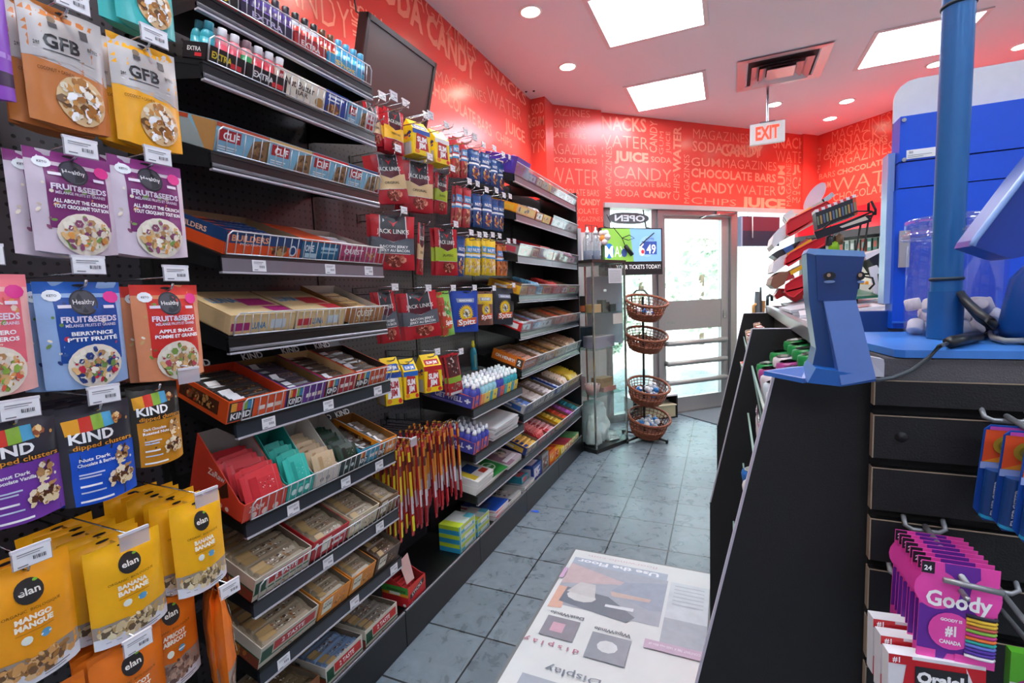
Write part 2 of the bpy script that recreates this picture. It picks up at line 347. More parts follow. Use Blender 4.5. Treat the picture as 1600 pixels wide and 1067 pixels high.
# right diagonal wall
C0 = A0 + E45 * 2.90 + N45 * .03
b = MB(); b.prism([C0 + UP * 2.0, C0 + N45 * 5.3 + UP * 2.0, C0 + N45 * 5.3 + E45 * .1 + UP * 2.0, C0 + E45 * .1 + UP * 2.0], (0, 0, CZ - 2.0), REDW); b.prism([C0, C0 + N45 * 5.3, C0 + N45 * 5.3 + E45 * .1, C0 + E45 * .1], (0, 0, 2.0), WALLP)
P, n = C0, -E45
for a in [('MAGAZINES', (1300, 222), (1392, 192), (1300, 205), -.012), ('GUM', (1291, 241), (1306, 237), (1291, 226), .02), ('SNACKS', (1309, 236), (1385, 212), (1309, 218), -.008), ('CHOCOLATE BARS', (1287, 251), (1387, 221), (1287, 242), .025), ('MAGAZINES', (1297, 263), (1395, 238), (1297, 246), -.01),
          ('CHOCOLATE BARS', (1308, 274), (1420, 247), (1308, 266), .03), ('BARS', (1280, 281), (1305, 275), (1280, 272), .0), ('WATER', (1300, 301), (1430, 280), (1297, 279), -.012), ('GUM', (1284, 295), (1298, 292), (1284, 286), .03), ('CHOCOLATE BARS', (1302, 315), (1430, 290), (1302, 303), .005), ('CANDY', (1375, 311), (1430, 302), (1375, 305), .02), ('JUICE', (1266, 269), (1279, 270), (1266, 257), .03), ('WATER', (1264, 255), (1282, 252), (1264, 233), -.01)]:
    wtext(b, a[0], a[1], a[2], a[3], P, n, a[4])
for i, (t, s, z, h, bo) in enumerate([('WATER', 2.2, 2.3, .24, -.01), ('CANDY', 2.2, 2.65, .2, .02), ('CHOCOLATE BARS', 3.4, 2.4, .16, .02), ('MAGAZINES', 3.3, 2.7, .2, -.01)]):
    b.text(t, C0 + N45 * s - E45 * .0015 + UP * z, N45, UP, h, LET, bold=bo)
struct(b, 'wall_right')
b = MB(); b.box((4.6, -3.2, 0), (4.75, 3.6, CZ), WALLP); struct(b, 'wall_side')
b = MB(); b.box((-1.75, -3.3, 0), (4.8, -3.15, CZ), WALLP); struct(b, 'wall_back')
# storefront: frames, panes, door
b = MB(); wbox(b, -.05, 2.74, -.1, .05, 2.185, 2.232, K('#b7b3b2', .4, .3)); wbox(b, -.05, .04, -.09, .0, 0, 2.19, ALU); wbox(b, .535, .60, -.09, .0, 0, 2.19, ALU); wbox(b, .60, .665, -.10, .02, 0, 2.19, ALU)
wbox(b, 1.585, 1.675, -.10, .02, 0, 2.19, ALU); wbox(b, .665, 1.585, -.10, .02, 2.135, 2.19, ALU); wbox(b, 2.66, 2.72, -.09, .0, 0, 2.19, ALU)
wbox(b, .0, .60, -.09, .0, 0, .08, ALU); wbox(b, 1.67, 2.70, -.09, .0, 0, .08, ALU); struct(b, 'trim_2')
b = MB(); wbox(b, .04, .535, -.05, -.043, .08, 2.185, GLASS); o = struct(b, 'window_1')
b = MB(); wbox(b, 1.675, 2.66, -.05, -.043, .08, 2.185, GLASS); o = struct(b, 'window_2')
FR = K('#a3a09f', .4, .5, name='door_aluminium')
b = MB(); wbox(b, .67, .712, -.06, -.01, .012, 2.13, FR); wbox(b, 1.475, 1.58, -.06, -.01, .012, 2.13, FR); wbox(b, .712, 1.475, -.06, -.01, 2.10, 2.13, FR)
wbox(b, .712, 1.475, -.055, -.015, .917, 1.232, FR); wbox(b, .712, 1.475, -.06, -.01, .012, .17, FR)
door = b.build('door_1', org=W(.67, 0, 0)); door['kind'] = 'structure'
for z in (.777, .562, .352):
    b = MB(); b.tube([W(.70, -.005, z), W(.70, .04, z), W(1.50, .04, z), W(1.50, -.005, z)], .029, K('#8f8c8a', .4, .3), 8); b.build('push_bar', door)
b = MB(); wbox(b, .712, 1.475, -.04, -.034, 1.232, 2.10, GLASS); wbox(b, .712, 1.475, -.04, -.034, .17, .917, GLASS); b.build('door_glass', door)
b = MB(); b.tube([W(1.17, .0, 2.115), W(1.17, .10, 2.12), W(1.62, .05, 2.165)], .009, STEEL); wbox(b, 1.35, 1.60, .0, .05, 2.14, 2.18, STEEL); b.build('door_closer', door)
b = MB(); b.text('PUSH', W(.735, -.008, .985), E45, UP, .03, K('#7f9a8c', .5)); b.build('lettering', door)
b = MB(); wbox(b, 1.50, 1.53, -.01, .0, 1.02, 1.10, STEEL); b.build('lock_plate', door)
b = MB(); wbox(b, .60, 1.675, -.14, .04, 0, .011, STEEL); struct(b, 'trim_3')
# ------------------------------------------------------------------ outside
b = MB(); b.prism([W(-4, -.14, -.02), W(9, -.14, -.02), W(30, -40, -.02), W(-25, -40, -.02)], (0, 0, -.1), K('#e8e2d8', .9, var=.05, sc=3, name='concrete_walk')); struct(b, 'ground')
def bush(label, t, o, s, hs, seed):
    r = random.Random(seed); b = MB(); m = K('#b4c0b2', .8, var=.2, sc=8); m2 = K('#ccd4c6', .8)  # leaf colours paled to paint the overexposed daylight on them
    for i in range(420):
        a = r.random() * 6.283; z = r.random(); q = s * (.55 + .45 * math.sin(z * 3)) * r.random() ** .4
        c = W(t + q * math.cos(a), o + q * math.sin(a) * .6, .3 + z * hs); d = V((r.uniform(-1, 1), r.uniform(-1, 1), r.uniform(-1, 1))).normalized(); e = d.orthogonal().normalized(); f = d.cross(e); k = .10 + .1 * r.random()
        b.add([c + e * k, c + f * k * .5, c - e * k, c - f * k * .5], [(0, 1, 2, 3)], m if i % 3 else m2)
    b.cyl(W(t, o, -.02), W(t, o, .3 + hs * .6), .06, K('#6a5a4c', .8), 8)
    tag(b.build('bush'), label, 'bush', None)
bush('leafy bush outside, coloured pale as if overexposed, seen through the lower right of the door glass', 1.95, -3.2, .42, 1.15, 1)
bush('leafy shrub outside behind the window right of the door frame', 4.0, -5.0, .8, 2.3, 2)
bush('tall leafy shrub outside at the far right end of the shop window', 5.9, -5.2, .8, 2.3, 3)
b = MB(); wbox(b, .2, .78, -1.7, -1.3, -.02, .86, K('#83808c', .9, var=.5, sc=30, bump=1, name='rough_stone')); tag(b.build('stone_pier'), 'low rough grey stone pier outside, seen through the lower door glass', 'pillar')
b = MB(); wbox(b, .95, 1.55, -4.6, -4.5, .95, 1.5, K('#b59a7f', .7)); b.cyl(W(1.05, -4.55, -.02), W(1.05, -4.55, .95), .03, STEEL); b.cyl(W(1.45, -4.55, -.02), W(1.45, -4.55, .95), .03, STEEL); tag(b.build('notice_board'), 'tan board on two posts outside, seen through the upper door glass', 'sign')
# ------------------------------------------------------------------ ceiling fittings
DIF = EM('#e6f0ff', LAMP, 'light_diffuser'); SPT = EM('#fff4e0', SPOT, 'downlight_lens')
def panel(x0, y0, x1, y1, label, group=None, m=DIF):
    t = thing('ceiling_light', ((x0 + x1) / 2, (y0 + y1) / 2, CZ), label, 'ceiling light', group); f = MB()
    for a in ((x0 - .03, y0 - .03, x1 + .03, y0), (x0 - .03, y1, x1 + .03, y1 + .03), (x0 - .03, y0, x0, y1), (x1, y0, x1 + .03, y1)): f.box((a[0], a[1], CZ - .008), (a[2], a[3], CZ), K('#e4d7da', .5))
    f.build('frame', t); f = MB(); f.box((x0, y0, CZ - .005), (x1, y1, CZ - .001), m); f.build('diffuser', t); return t
panel(-.78, 3.04, -.16, 3.65, 'large square ceiling light panel cut by the top of the photo')
panel(-.81, 4.42, -.21, 5.03, 'square ceiling light panel above the wallpapered door wall')
panel(.955, 4.38, 1.535, 5.0, 'square ceiling light panel on the right, partly behind the blue pole')
for x in (-.47, 1.2, 2.9):
    for y in (-2.0, .4): panel(x - .3, y - .3, x + .3, y + .3, 'unseen ceiling light panel added over the shop floor behind the camera', 'added ceiling light panels out of view')  # panels added out of view to brighten the near part of the shop
panel(2.3, 2.3, 2.9, 2.9, 'square ceiling light panel over the shop floor behind the counter')
p0 = None
for (x, y), l in zip([(-1.129, 2.985), (-1.147, 3.801), (.39, 5.539), (1.027, 5.814), (.97, 6.311), (1.532, 5.233), (2.032, 5.181), (-1.12, 2.1), (-1.12, 1.2), (-1.12, .3), (-1.12, -.7)],
        ['round downlight nearest the camera beside the large light panel', 'round downlight near the left wall, beyond the large light panel', 'round downlight above the exit sign', 'larger round downlight on the right, over the corner', 'smallest round downlight in front of the wallpapered corner', 'round downlight half hidden behind the blue pole', 'round downlight at the right edge of the photo'] + ['round downlight over the left rack, above the frame'] * 4):
    t = thing('downlight', (x, y, CZ), l, 'downlight', 'downlights above the frame' if 'above the frame' in l else None)
    b = MB(); b.lathe([(.058, -.001), (.058, -.006), (.072, -.004), (.074, 0)], K('#f4f0ee', .4), 24, (x, y, CZ)); b.build('trim_ring', t)
    b = MB(); b.lathe([(.0, -.004), (.056, -.004)], SPT, 24, (x, y, CZ)); b.build('lens', t)
for i, (x, y) in enumerate([(-1.129, 2.985), (-1.147, 3.801), (-1.12, 2.1), (-1.12, 1.2), (-1.12, .3), (.39, 5.539), (1.027, 5.814), (.97, 6.311), (1.532, 5.233), (2.032, 5.181)]):
    ld = bpy.data.lights.new('downlight_beam', 'SPOT'); ld.energy = 26; ld.spot_size = 2.2; ld.spot_blend = .7; ld.shadow_soft_size = .05; ld.color = (1, .93, .82)
    lo = bpy.data.objects.new('downlight_beam', ld); COL.objects.link(lo); lo.location = (x, y, CZ - .02); lo['kind'] = 'structure'
# vent
t = thing('ceiling_vent', (.37, 4.68, CZ), 'square stepped metal air vent in the ceiling', 'vent')
b = MB(); MT = K('#c9bdc2', .3, .5)
def ring(b, c, a, bb, z0, z1, m):
    x, y = c; A = [(x - a, y - a, z0), (x + a, y - a, z0), (x + a, y + a, z0), (x - a, y + a, z0)]; B = [(x - bb, y - bb, z1), (x + bb, y - bb, z1), (x + bb, y + bb, z1), (x - bb, y + bb, z1)]
    b.add(A + B, [(i, (i + 1) % 4, 4 + (i + 1) % 4, 4 + i) for i in range(4)], m)
ring(b, (.37, 4.68), .32, .25, CZ - .012, CZ - .006, MT); ring(b, (.37, 4.68), .25, .25, CZ - .006, CZ - .001, MT); b.build('frame', t)
b = MB(); b.box((.13, 4.44, CZ - .003), (.61, 4.92, CZ - .001), K('#3a3033', .8)); b.build('duct', t)
for a, bb in ((.215, .16), (.155, .105)): b = MB(); ring(b, (.37, 4.68), a, bb, CZ - .035, CZ - .008, MT); b.build('cone', t)
b = MB(); b.box((.27, 4.58, CZ - .036), (.47, 4.78, CZ - .03), MT); b.build('centre_plate', t)
# exit sign
t = thing('exit_sign', (.27, 5.0, CZ), 'white hanging sign reading EXIT in red letters', 'sign')
Y0 = 5.0; a = ony(1172, 196, Y0); c = ony(1227, 186, Y0); d = ony(1226, 219, Y0)
x0, x1, z0, z1 = a.x, c.x, ony(1200, 223, Y0).z, ony(1200, 191, Y0).z
b = MB(); b.box((x0, Y0, z0), (x1, Y0 + .05, z1), K('#dfe2dc', .4)); b.build('housing', t)
b = MB(); b.text('EXIT', (x0 + .045, Y0 - .002, z0 + .035), V((1, 0, 0)), UP, z1 - z0 - .06, EM('#ff3a24', 1.2, 'exit_red'), wfit=x1 - x0 - .09, bold=.03); b.build('lettering', t)
b = MB(); b.cyl(((x0 + x1) / 2, Y0 + .025, z1), ((x0 + x1) / 2, Y0 + .025, CZ), .012, STEEL); b.box(((x0 + x1) / 2 - .06, Y0, z1), ((x0 + x1) / 2 + .06, Y0 + .05, z1 + .012), STEEL); b.build('stem', t)
for i, (px, py) in enumerate([(822, 143), (834, 142)]):
    p = onz(px, py, CZ); b = MB(); b.lathe([(.011, 0), (.008, -.006), (0, -.007)], BLKM, 12, p); tag(b.build('ceiling_sensor'), ['left', 'right'][i] + ' one of two tiny dark sensors on the ceiling over the wall corner', 'sensor')
# floor sticker
t = thing('floor_poster', (-.4, 1.8, 0), 'large scuffed advertising poster stuck to the grey floor tiles', 'floor poster')
b = MB(); b.box((-.755, 1.25, 0), (-.066, 2.385, .0016), K('#6d7276', .4)); b.build('border', t)
b = MB(); b.box((-.742, 1.26, .0016), (-.078, 2.372, .0026), K('#c9cfd4', .35, var=.08, sc=9)); S = flat((-.078, 2.372, .0026), (-1, 0, 0), (0, -1, 0), (0, 0, 1)); Wd, Hd = .664, 1.112
art(b, S, Wd, Hd, [('t', 'floorwindo.com', .62, .025, .02, '#c4989f', .52), ('r', .28, .065, .97, .115, '#8d9db3'), ('t', 'Use the Floor', .64, .075, .028, '#f2f4f6', .6, .03), ('r', .27, .115, .97, .42, '#8e94a2'), ('g', [(.97, .3), (.97, .45), (.88, .44), (.9, .3)], '#d99c7f'), ('g', [(.97, .12), (.5, .2), (.97, .28)], '#b99b9c'),
  ('g', [(.27, .14), (.55, .19), (.62, .27), (.35, .34), (.27, .33)], '#7f8ba0'), ('g', [(.35, .27), (.62, .27), (.6, .3), (.36, .29)], '#c4a192'), ('g', [(.91, .3), (.62, .31), (.42, .40), (.46, .44), (.7, .42), (.92, .4)], '#4c5260'), ('e', .79, .345, .1, .035, '#c9c9c7'), ('g', [(.84, .25), (.9, .33), (.7, .34), (.73, .25)], '#bcbab8'), ('g', [(.44, .35), (.62, .36), (.62, .375), (.44, .37)], '#dfe3ea'),
  ('r', .0, .12, .25, .36, '#bfc7cf')] + [('r', .03, .14 + .025 * i, .22, .147 + .025 * i, '#9aa5b2') for i in range(6)] + [('r', .0, .36, .25, .52, '#9298a6'), ('t', 'DeskWindo', .82, .47, .018, '#3b3f47', .22, .02), ('t', 'WipeWindo', .52, .5, .018, '#3b3f47', .22, .02),
  ('r', .72, .5, .93, .61, '#6c6670'), ('r', .8, .53, .88, .58, '#c58aa0'), ('r', .4, .53, .63, .66, '#707783'), ('e', .52, .59, .06, .03, '#cfd4d8'), ('r', .0, .5, .33, .545, '#b58fae'), ('t', 'CONTENT 780 X 1600 max 80m aff', .165, .513, .012, '#e8e0ea', .28), ('t', 'd i s p l a y', .83, .64, .022, '#a8455f', .34, .01), ('r', .97, .17, 1, .25, '#c48fb7'), ('t', '360 Display', .55, .74, .03, '#4a5568', .5), ('r', .1, .8, .9, .95, '#8f97a6')], 0, lambda c: K('#%02x%02x%02x' % tuple(int(int(c[i:i + 2], 16) * .66 + v * .34) for i, v in ((1, 178), (3, 188), (5, 204))), .3, var=.14, sc=25))
b.build('print', t)
b = MB(); W0 = [onz(1063, 648, 0), onz(1135, 668, 0), W(1.6, .02, 0), W(.75, .02, 0)]; b.prism([p + UP * .0 for p in W0], (0, 0, .009), K('#585c63', .95, var=.2, sc=200, bump=1)); tag(b.build('door_mat'), 'dark grey door mat lying before the entrance', 'mat')
p = onz(839, 801, 0); b = MB(); b.add([p + V((.0, .03, .002)), p + V((-.045, .02, .002)), p + V((-.04, -.0, .002)), p + V((.015, .0, .002))], [(0, 1, 2, 3)], K('#2f5fd0', .5)); tag(b.build('floor_tape'), 'small blue scrap of tape on the floor tiles', 'tape')
# ================================================================== PACKAGE LIBRARY
FOIL = {}
def fo(c): return K(c, .3, spec=.4)
PC = {}
def pouch(style, Wd, Hd, th, base, ops, stand=True, hole=True, seed=1, zig=False):
    """hanging bag: width along Y, hangs down from z=0, printed face towards +X"""
    nu, nv = (14, 18) if Wd > .08 else (8, 16); b = MB(); o = V((seed * 3.1, seed * 1.7, 0))
    def bul(u, v):
        u = min(max(u, 0), 1); v = min(max(v, 0), 1); p = math.sin(math.pi * u) ** .6 if 0 < u < 1 else 0
        q = min(1, (1 - v) / .3) ** .8 * ((.72 + .28 * min(1, v / .3)) if stand else min(1, v / .22) ** .6)
        if v > .93: q *= .15
        return th / 2 * p * q + (.003 * noise.noise(V((u * 3, v * 4, 0)) + o) + .0016 * noise.noise(V((u * 8 + v * 3, v * 5, 3)) + o)) * (1 if 0 < u < 1 else .4)
    def S(x, y, e):
        u, v = x / Wd, y / Hd; k = 1 - (.03 * math.sin(math.pi * v) if not stand else .02 * (1 - v)); 
        return V((bul(u, v) + e, (x - Wd / 2) * k, y - Hd + (.006 * math.sin(math.pi * u) * -(1 - v) ** 3 if stand else 0)))
    G = [[S(Wd * i / nu, Hd * j / nv, 0) for i in range(nu + 1)] for j in range(nv + 1)]
    Bk = [[V((-p.x * .9 - .0006, p.y, p.z)) for p in row] for row in G]
    fl = [(j * (nu + 1) + i, j * (nu + 1) + i + 1, (j + 1) * (nu + 1) + i + 1, (j + 1) * (nu + 1) + i) for j in range(nv) for i in range(nu)]
    b.add([p for r in G for p in r], fl, fo(base), smooth=True); b.add([p for r in Bk for p in r], [f[::-1] for f in fl], fo(base), smooth=True)
    b.add(G[0] + Bk[0], [(i, nu + 1 + i, nu + 2 + i, i + 1) for i in range(nu)], fo(base)); b.add(G[-1] + Bk[-1], [(i, i + 1, nu + 2 + i, nu + 1 + i) for i in range(nu)], fo(base))
    for k in (0, nu): A = [r[k] for r in G]; B = [r[k] for r in Bk]; b.add(A + B, [(j, j + 1, nv + 2 + j, nv + 1 + j) for j in range(nv)], fo(base))
    art(b, S, Wd, Hd, ops + ([('e', .5, .965, .09, .014, '#1b1a1c')] if hole else []), 1, lambda c: fo(c) if isinstance(c, str) else c)
    return b
def carton(b, w, d, h, base, front=(), side=(), inner='#8a6f50', hb=None, fill=None, op=True, top=(), topc=None, rside=()):
    """open display carton: front at x=0 facing +X, depth towards -X, bottom at z=0"""
    hb = hb or h; m = col(base); im = col(inner); t = .0025
    P = lambda x, y, z: V((x, y, z))
    for sgn in (-1, 1):
        y0 = sgn * w / 2; y1 = sgn * (w / 2 - t); mid = -d * .45
        prof = [(0, 0), (-d, 0), (-d, hb), (-.02 if hb > h else -d * .5, h if hb > h else hb), (0, h)]
        b.prism([P(x, y0, z) for x, z in prof], (0, y1 - y0, 0), m)
        b.add([P(x, y1 - sgn * .0004, z) for x, z in prof], [(0, 1, 2, 3, 4)], im)
    b.box((-t, -w / 2 + t, 0), (0, w / 2 - t, h), m); b.add([P(-t - .0004, -w / 2 + t, 0), P(-t - .0004, w / 2 - t, 0), P(-t - .0004, w / 2 - t, h), P(-t - .0004, -w / 2 + t, h)], [(0, 1, 2, 3)], im)
    b.box((-d, -w / 2 + t, 0), (-d + t, w / 2 - t, hb), im); b.box((-d, -w / 2, 0), (0, w / 2, t), m)
    if not op:
        b.box((-d, -w / 2, h - .001), (0, w / 2, h + .0012), topc and col(topc) or m)
        if top: art(b, flat((0, -w / 2, h + .0013), (0, 1, 0), (-1, 0, 0), (0, 0, 1)), w, d, top, 0)
    if front: art(b, flat((0, -w / 2, 0), (0, 1, 0), (0, 0, 1), (1, 0, 0)), w, h, front, 0)
    if side: art(b, flat((-d, -w / 2, 0), (1, 0, 0), (0, 0, 1), (0, -1, 0)), d, min(h, hb), side, 0)
    return b
def barmesh(L, wd, th, c, cs):
    """flow-wrapped bar along Y, centre at origin"""
    b = MB(); h = L / 2; n = 8; vs = []; fs = []; seg = [(-h, .3, .9), (-h + .012, .35, .92), (-h + .018, 1, 1), (h - .018, 1, 1), (h - .012, .35, .92), (h, .3, .9)]
    for y, kz, kx in seg:
        for k in range(n): t = 2 * math.pi * (k + .5) / n; vs.append(V((wd / 2 * kx * math.cos(t) * 1.08, y, th / 2 + th / 2 * kz * math.sin(t))))
    for i in range(len(seg) - 1):
        for k in range(n): fs.append((i * n + k, i * n + (k + 1) % n, (i + 1) * n + (k + 1) % n, (i + 1) * n + k))
    b.add(vs, fs, fo(c)); b.add([vs[k] for k in range(n)] + [vs[(len(seg) - 1) * n + k] for k in range(n)], [tuple(range(n)), tuple(range(n, 2 * n))[::-1]], fo(c))
    S = flat((wd * .32, -h + .02, th + .0002), (0, 1, 0), (-1, 0, 0), (0, 0, 1)); LL = L - .04; WW = wd * .64
    ops = [('r', .0, 0, .3, 1, cs[0])] + [('b', .62, .5, .36, .44, cs[1:] or cs, 22, .022)] + ([('t', 'BAR', .15, .25, .5, cs[-1], .2, .02)] if 0 else [])
    art(b, S, LL, WW, ops, 0, fo); return b
BARC = {}
def bars(T, n, L, wd, th, c, cs, short, x0, dx, z0, lean=0, zstep=0, jit=.1, nm='snack bar'):
    """lay n wrapped bars one behind another in the carton whose frame is T (Matrix)"""
    for i in range(n):
        k = (round(L, 3), wd, th, c, tuple(cs), nm); M = Matrix.Translation((x0 - dx * i + R_.uniform(-.002, .002), R_.uniform(-.003, .003), z0 + zstep * i)) @ Matrix.Rotation(lean + R_.uniform(-jit, jit), 4, 'Y') @ Matrix.Rotation(R_.uniform(-.04, .04), 4, 'Z')
        M = T @ M; lab = 'wrapped ' + nm + ' lying in the ' + short; g = 'bars in the ' + short
        if k not in BARC: BARC[k] = o = tag(barmesh(L, wd, th, c, cs).build(nm.replace(' ', '_'), org=(0, 0, 0)), lab, nm, g)
        else: o = dup(BARC[k], label=lab, group=g)
        o.matrix_world = M; o.location = M.to_translation(); o.rotation_euler = M.to_euler()
XF, XB = -1.15, -1.455
BY = [.2 + .622 * i for i in range(7)]
def frame(y, z, tilt, s=0): return Matrix.Translation((XF, y, z)) @ Matrix.Rotation(tilt, 4, 'Y') @ Matrix.Translation((-s, 0, 0))
def price(b, x, y, z, w=.042, h=.03):   # paper price ticket facing the aisle
    b.box((x, y - w / 2, z - h / 2), (x + .0008, y + w / 2, z + h / 2), K('#e9e9ec', .5)); S = flat((x + .0008, y - w / 2, z - h / 2), (0, 1, 0), (0, 0, 1), (1, 0, 0))
    art(b, S, w, h, [('r', .1, .78, .8, .84, '#8b8b92'), ('r', .1, .66, .7, .71, '#9b9ba2')] + [('r', .5 + .045 * i, .3, .5 + .045 * i + (.02 if i % 3 else .034), .52, '#55565c') for i in range(8)] + [('r', .08, .1, .35, .17, '#77777e')], 0)
LIPD = K('#2b3038', .3); LIPL = K('#b9b6bd', .35)
def shelf(y0, y1, zl, label, tilt=.34, depth=.285, fence='wire', tags=(), style=0, fh=.062, group=None):
    t = thing('shelf', (XF, (y0 + y1) / 2, zl), label, 'shelf', group); zt = zl + .045; T = Matrix.Translation((XF, 0, zt)) @ Matrix.Rotation(tilt, 4, 'Y')
    b = MB(); b.box((-depth, y0 + .003, -.012), (-.004, y1 - .003, 0), BLK, T)
    for y in (y0 + .004, y1 - .006):
        B = V((XF, y, zt)); e = T @ V((-depth, 0, 0)); b.prism([(XF - .004, y, zt - .01), (XF - .004, y, zl + .006), (XB + .02, y, e.z - .07), (XB, y, e.z - .07), (XB, y, e.z + .01), (e.x, y, e.z)], (0, .002, 0), BLK)
    b.build('deck', t)
    b = MB(); b.box((XF - .012, y0, zl + .004), (XF - .002, y1, zt - .004), LIPD if style == 0 else K('#141416', .25)); b.box((XF - .012, y0, zl), (XF + .001, y1, zl + .005), LIPL); b.box((XF - .014, y0, zt - .006), (XF + .0, y1, zt), BLK)
    if style == 1: b.cyl((XF - .003, y0, zl + .013), (XF - .003, y1, zl + .013), .0055, K('#8e8f96', .25, .6), 8)
    if style == 2: b.box((XF - .0015, y0 + .002, zl + .006), (XF - .0005, y1 - .002, zt - .007), K('#6f6a72', .3))
    b.build('price_channel', t)
    for f in tags: b = MB(); price(b, XF, y0 + (y1 - y0) * f, zl + .022); b.build('price_tag', t)
    if fence == 'wire':
        b = MB(); m = K('#d2d4d8', .3, .6, name='bright_wire'); r = .0013; a, c = y0 + .012, y1 - .008; P = lambda y, z: T @ V((.0005, y, z))
        b.tube([P(a, .004), P(a, fh - .01), P(a + .01, fh), P(c - .01, fh), P(c, fh - .01), P(c, .004)], .0021, m, 6); b.tube([P(a, .004), P(c, .004)], .0018, m, 6)
        n = 25
        for i in range(1, n): y = a + (c - a) * i / n; b.tube([P(y, .003), P(y, fh)], r, m, 4)
        b.build('wire_fence', t)
    elif fence == 'clear':
        b = MB(); P = lambda x, y, z: T @ V((x, y, z)); g = GL('clear_acrylic', '#f2f4f5', .12, .05, .12, '#d9d9dc'); a, c = y0 + .006, y1 - .006
        b.box((-.004, a, 0), (-.001, c, fh), g, T); b.box((-.0046, a, fh - .002), (-.0004, c, fh + .0015), K('#e6e8ea', .2), T); b.build('clear_front', t)
    return T
# ------------------------------------------------------------------ rack carcass
rack = thing('display_rack', (-1.3, 2.0, 0), 'long black steel shop rack with perforated back along the left wall', 'shop rack')
for y0, y1, zt in ((-.5, BY[0], 2.3), (BY[0], BY[1], 2.3), (BY[1], BY[2], 2.3), (BY[2], BY[3], 2.13), (BY[3], BY[4], 2.13), (BY[4], BY[5], 2.13), (BY[5], BY[6], 2.13)):
    b = MB(); b.box((XB - .02, y0 + .001, .1), (XB, y1 - .001, zt), PEG); b.build('back_panel', rack)
for i, y in enumerate(BY[:7]):
    b = MB(); b.box((XB - .03, y - .016, 0), (XB + .004, y + .016, 2.15), BLK)
    for k in range(80): b.box((XB + .0035, y - .004, .16 + k * .0254), (XB + .0048, y + .004, .172 + k * .0254), BLKM)
    b.build('upright', rack)
for i in range(-1, 6):
    y0, y1 = (BY[i] if i >= 0 else -.5), BY[i + 1]
    b = MB(); b.box((XB, y0 + .002, .115), (XF - .004, y1 - .002, .128), BLK); b.build('base_deck', rack)
    b = MB(); b.box((XF - .01, y0 + .002, 0), (XF, y1 - .002, .148), BLK); b.cyl((XF - .002, y0 + .004, .146), (XF - .002, y1 - .004, .146), .006, K('#77787d', .3, .6), 8); b.build('kick_plate', rack)
b = MB(); b.prism([(XB, BY[6], 0), (XF + .005, BY[6], 0), (XF + .005, BY[6], 2.17), (XB, BY[6], 2.17)], (0, .02, 0), BLK); b.build('end_panel', rack)
# ------------------------------------------------------------------ bay 1: snack bars
N1 = ['top', 'second', 'third', 'fourth', 'fifth', 'sixth', 'seventh', 'eighth', 'ninth']
SH1 = [(2.06, .15, 'wire', (), 1), (1.90, .3, 'wire', (), 1), (1.69, .34, 'wire', (), 1), (1.44, .34, 'wire', (.17, .58, .87), 2), (1.235, .34, 'wire', (), 1), (1.015, .34, 'wire', (.15, .5, .88), 0), (.747, .34, 'wire', (.24, .58, .85), 0), (.525, .34, 'wire', (.42, .82), 0), (.33, .34, None, (.12, .58, .92), 0)]
T1 = []
for i, (z, tl, fe, tg, st) in enumerate(SH1):
    T1.append((shelf(BY[1], BY[2], z, 'black %s shelf of the snack bar rack, %s' % (N1[i], 'with a wire fence' if fe else 'without a fence'), tl, fence=fe, tags=tg, style=st), tl))
b = MB()
def place(b, name, T, y, s, label, cat='carton', group=None):
    o = b.build(name, org=(0, 0, 0)); tag(o, label, cat, group); M = T @ Matrix.Translation((-s, y, .001)); o.location = M.to_translation(); o.rotation_euler = M.to_euler(); return M
Y1 = BY[1]
# bottles of energy shots
SHOT = {}
def shot(capc, bodc, labc, lab2):
    k = (capc, bodc, labc, lab2)
    if k in SHOT: return dup(SHOT[k])
    t = thing('drink_bottle', (0, 0, 0), 'x', 'bottle')
    b = MB(); b.lathe([(.0, 0), (.0155, 0), (.0165, .004), (.0165, .058), (.014, .068), (.009, .074), (.009, .078)], fo(bodc), 16); b.lathe([(.0167, .008), (.0167, .054)], fo(labc), 16)
    b.lathe([(.01685, .026), (.01685, .040)], fo(lab2), 16); b.build('bottle_body', t)
    b = MB(); b.lathe([(.0105, .073), (.0108, .075), (.0108, .090), (.0095, .092), (0, .092)], K(capc, .3), 14); b.build('cap', t); SHOT[k] = t; return t
def shots(T, items, y0, s, dy, rowname, tilt, back=0):
    for i, (a, l) in enumerate(items):
        for r in range(1 + back):
            o = shot(*a); M = T @ Matrix.Translation((-s - r * .034, y0 + dy * i, .003)); o.location = M.to_translation(); o.rotation_euler = M.to_euler()
            o['label'] = ('small %s drink bottle %s' % (l, rowname)) + (' behind' if r else ''); o['group'] = 'energy drink bottles ' + rowname + ' (' + l + (', back row)' if r else ')')
OR = ('#2a2020', '#c96a2a', '#c8541f', '#2a1c18'); PU = ('#29222f', '#5b4590', '#3c2c5e', '#8a6fc0'); BW = ('#1c1b1e', '#cfd2da', '#b92f2c', '#1f1f22'); RO = ('#5e3a1e', '#b32727', '#a11c1f', '#d8a64a'); BL = ('#4aa0c8', '#3c9fd0', '#4fb2dc', '#2b6f9c')
RD = ('#d9d4d8', '#e2606c', '#d9434f', '#2a2224'); TE = ('#2a7f8e', '#2f97a6', '#2f97a6', '#1b4e58'); PK = ('#e9e5e8', '#f08a92', '#e6596a', '#f2d04a')
T, tl = T1[0]
shots(T, [(OR, 'black and orange')] * 2 + [(('#26222a', '#d0b030', '#38304e', '#e0c832'), 'black and yellow')] + [(PU, 'purple')] * 5 + [(BW, 'clear and red')] * 3 + [(RO, 'red and gold')] * 2 + [(BL, 'sky blue')] * 4, Y1 + .035, .028, .0345, 'on the top shelf', tl, 1)
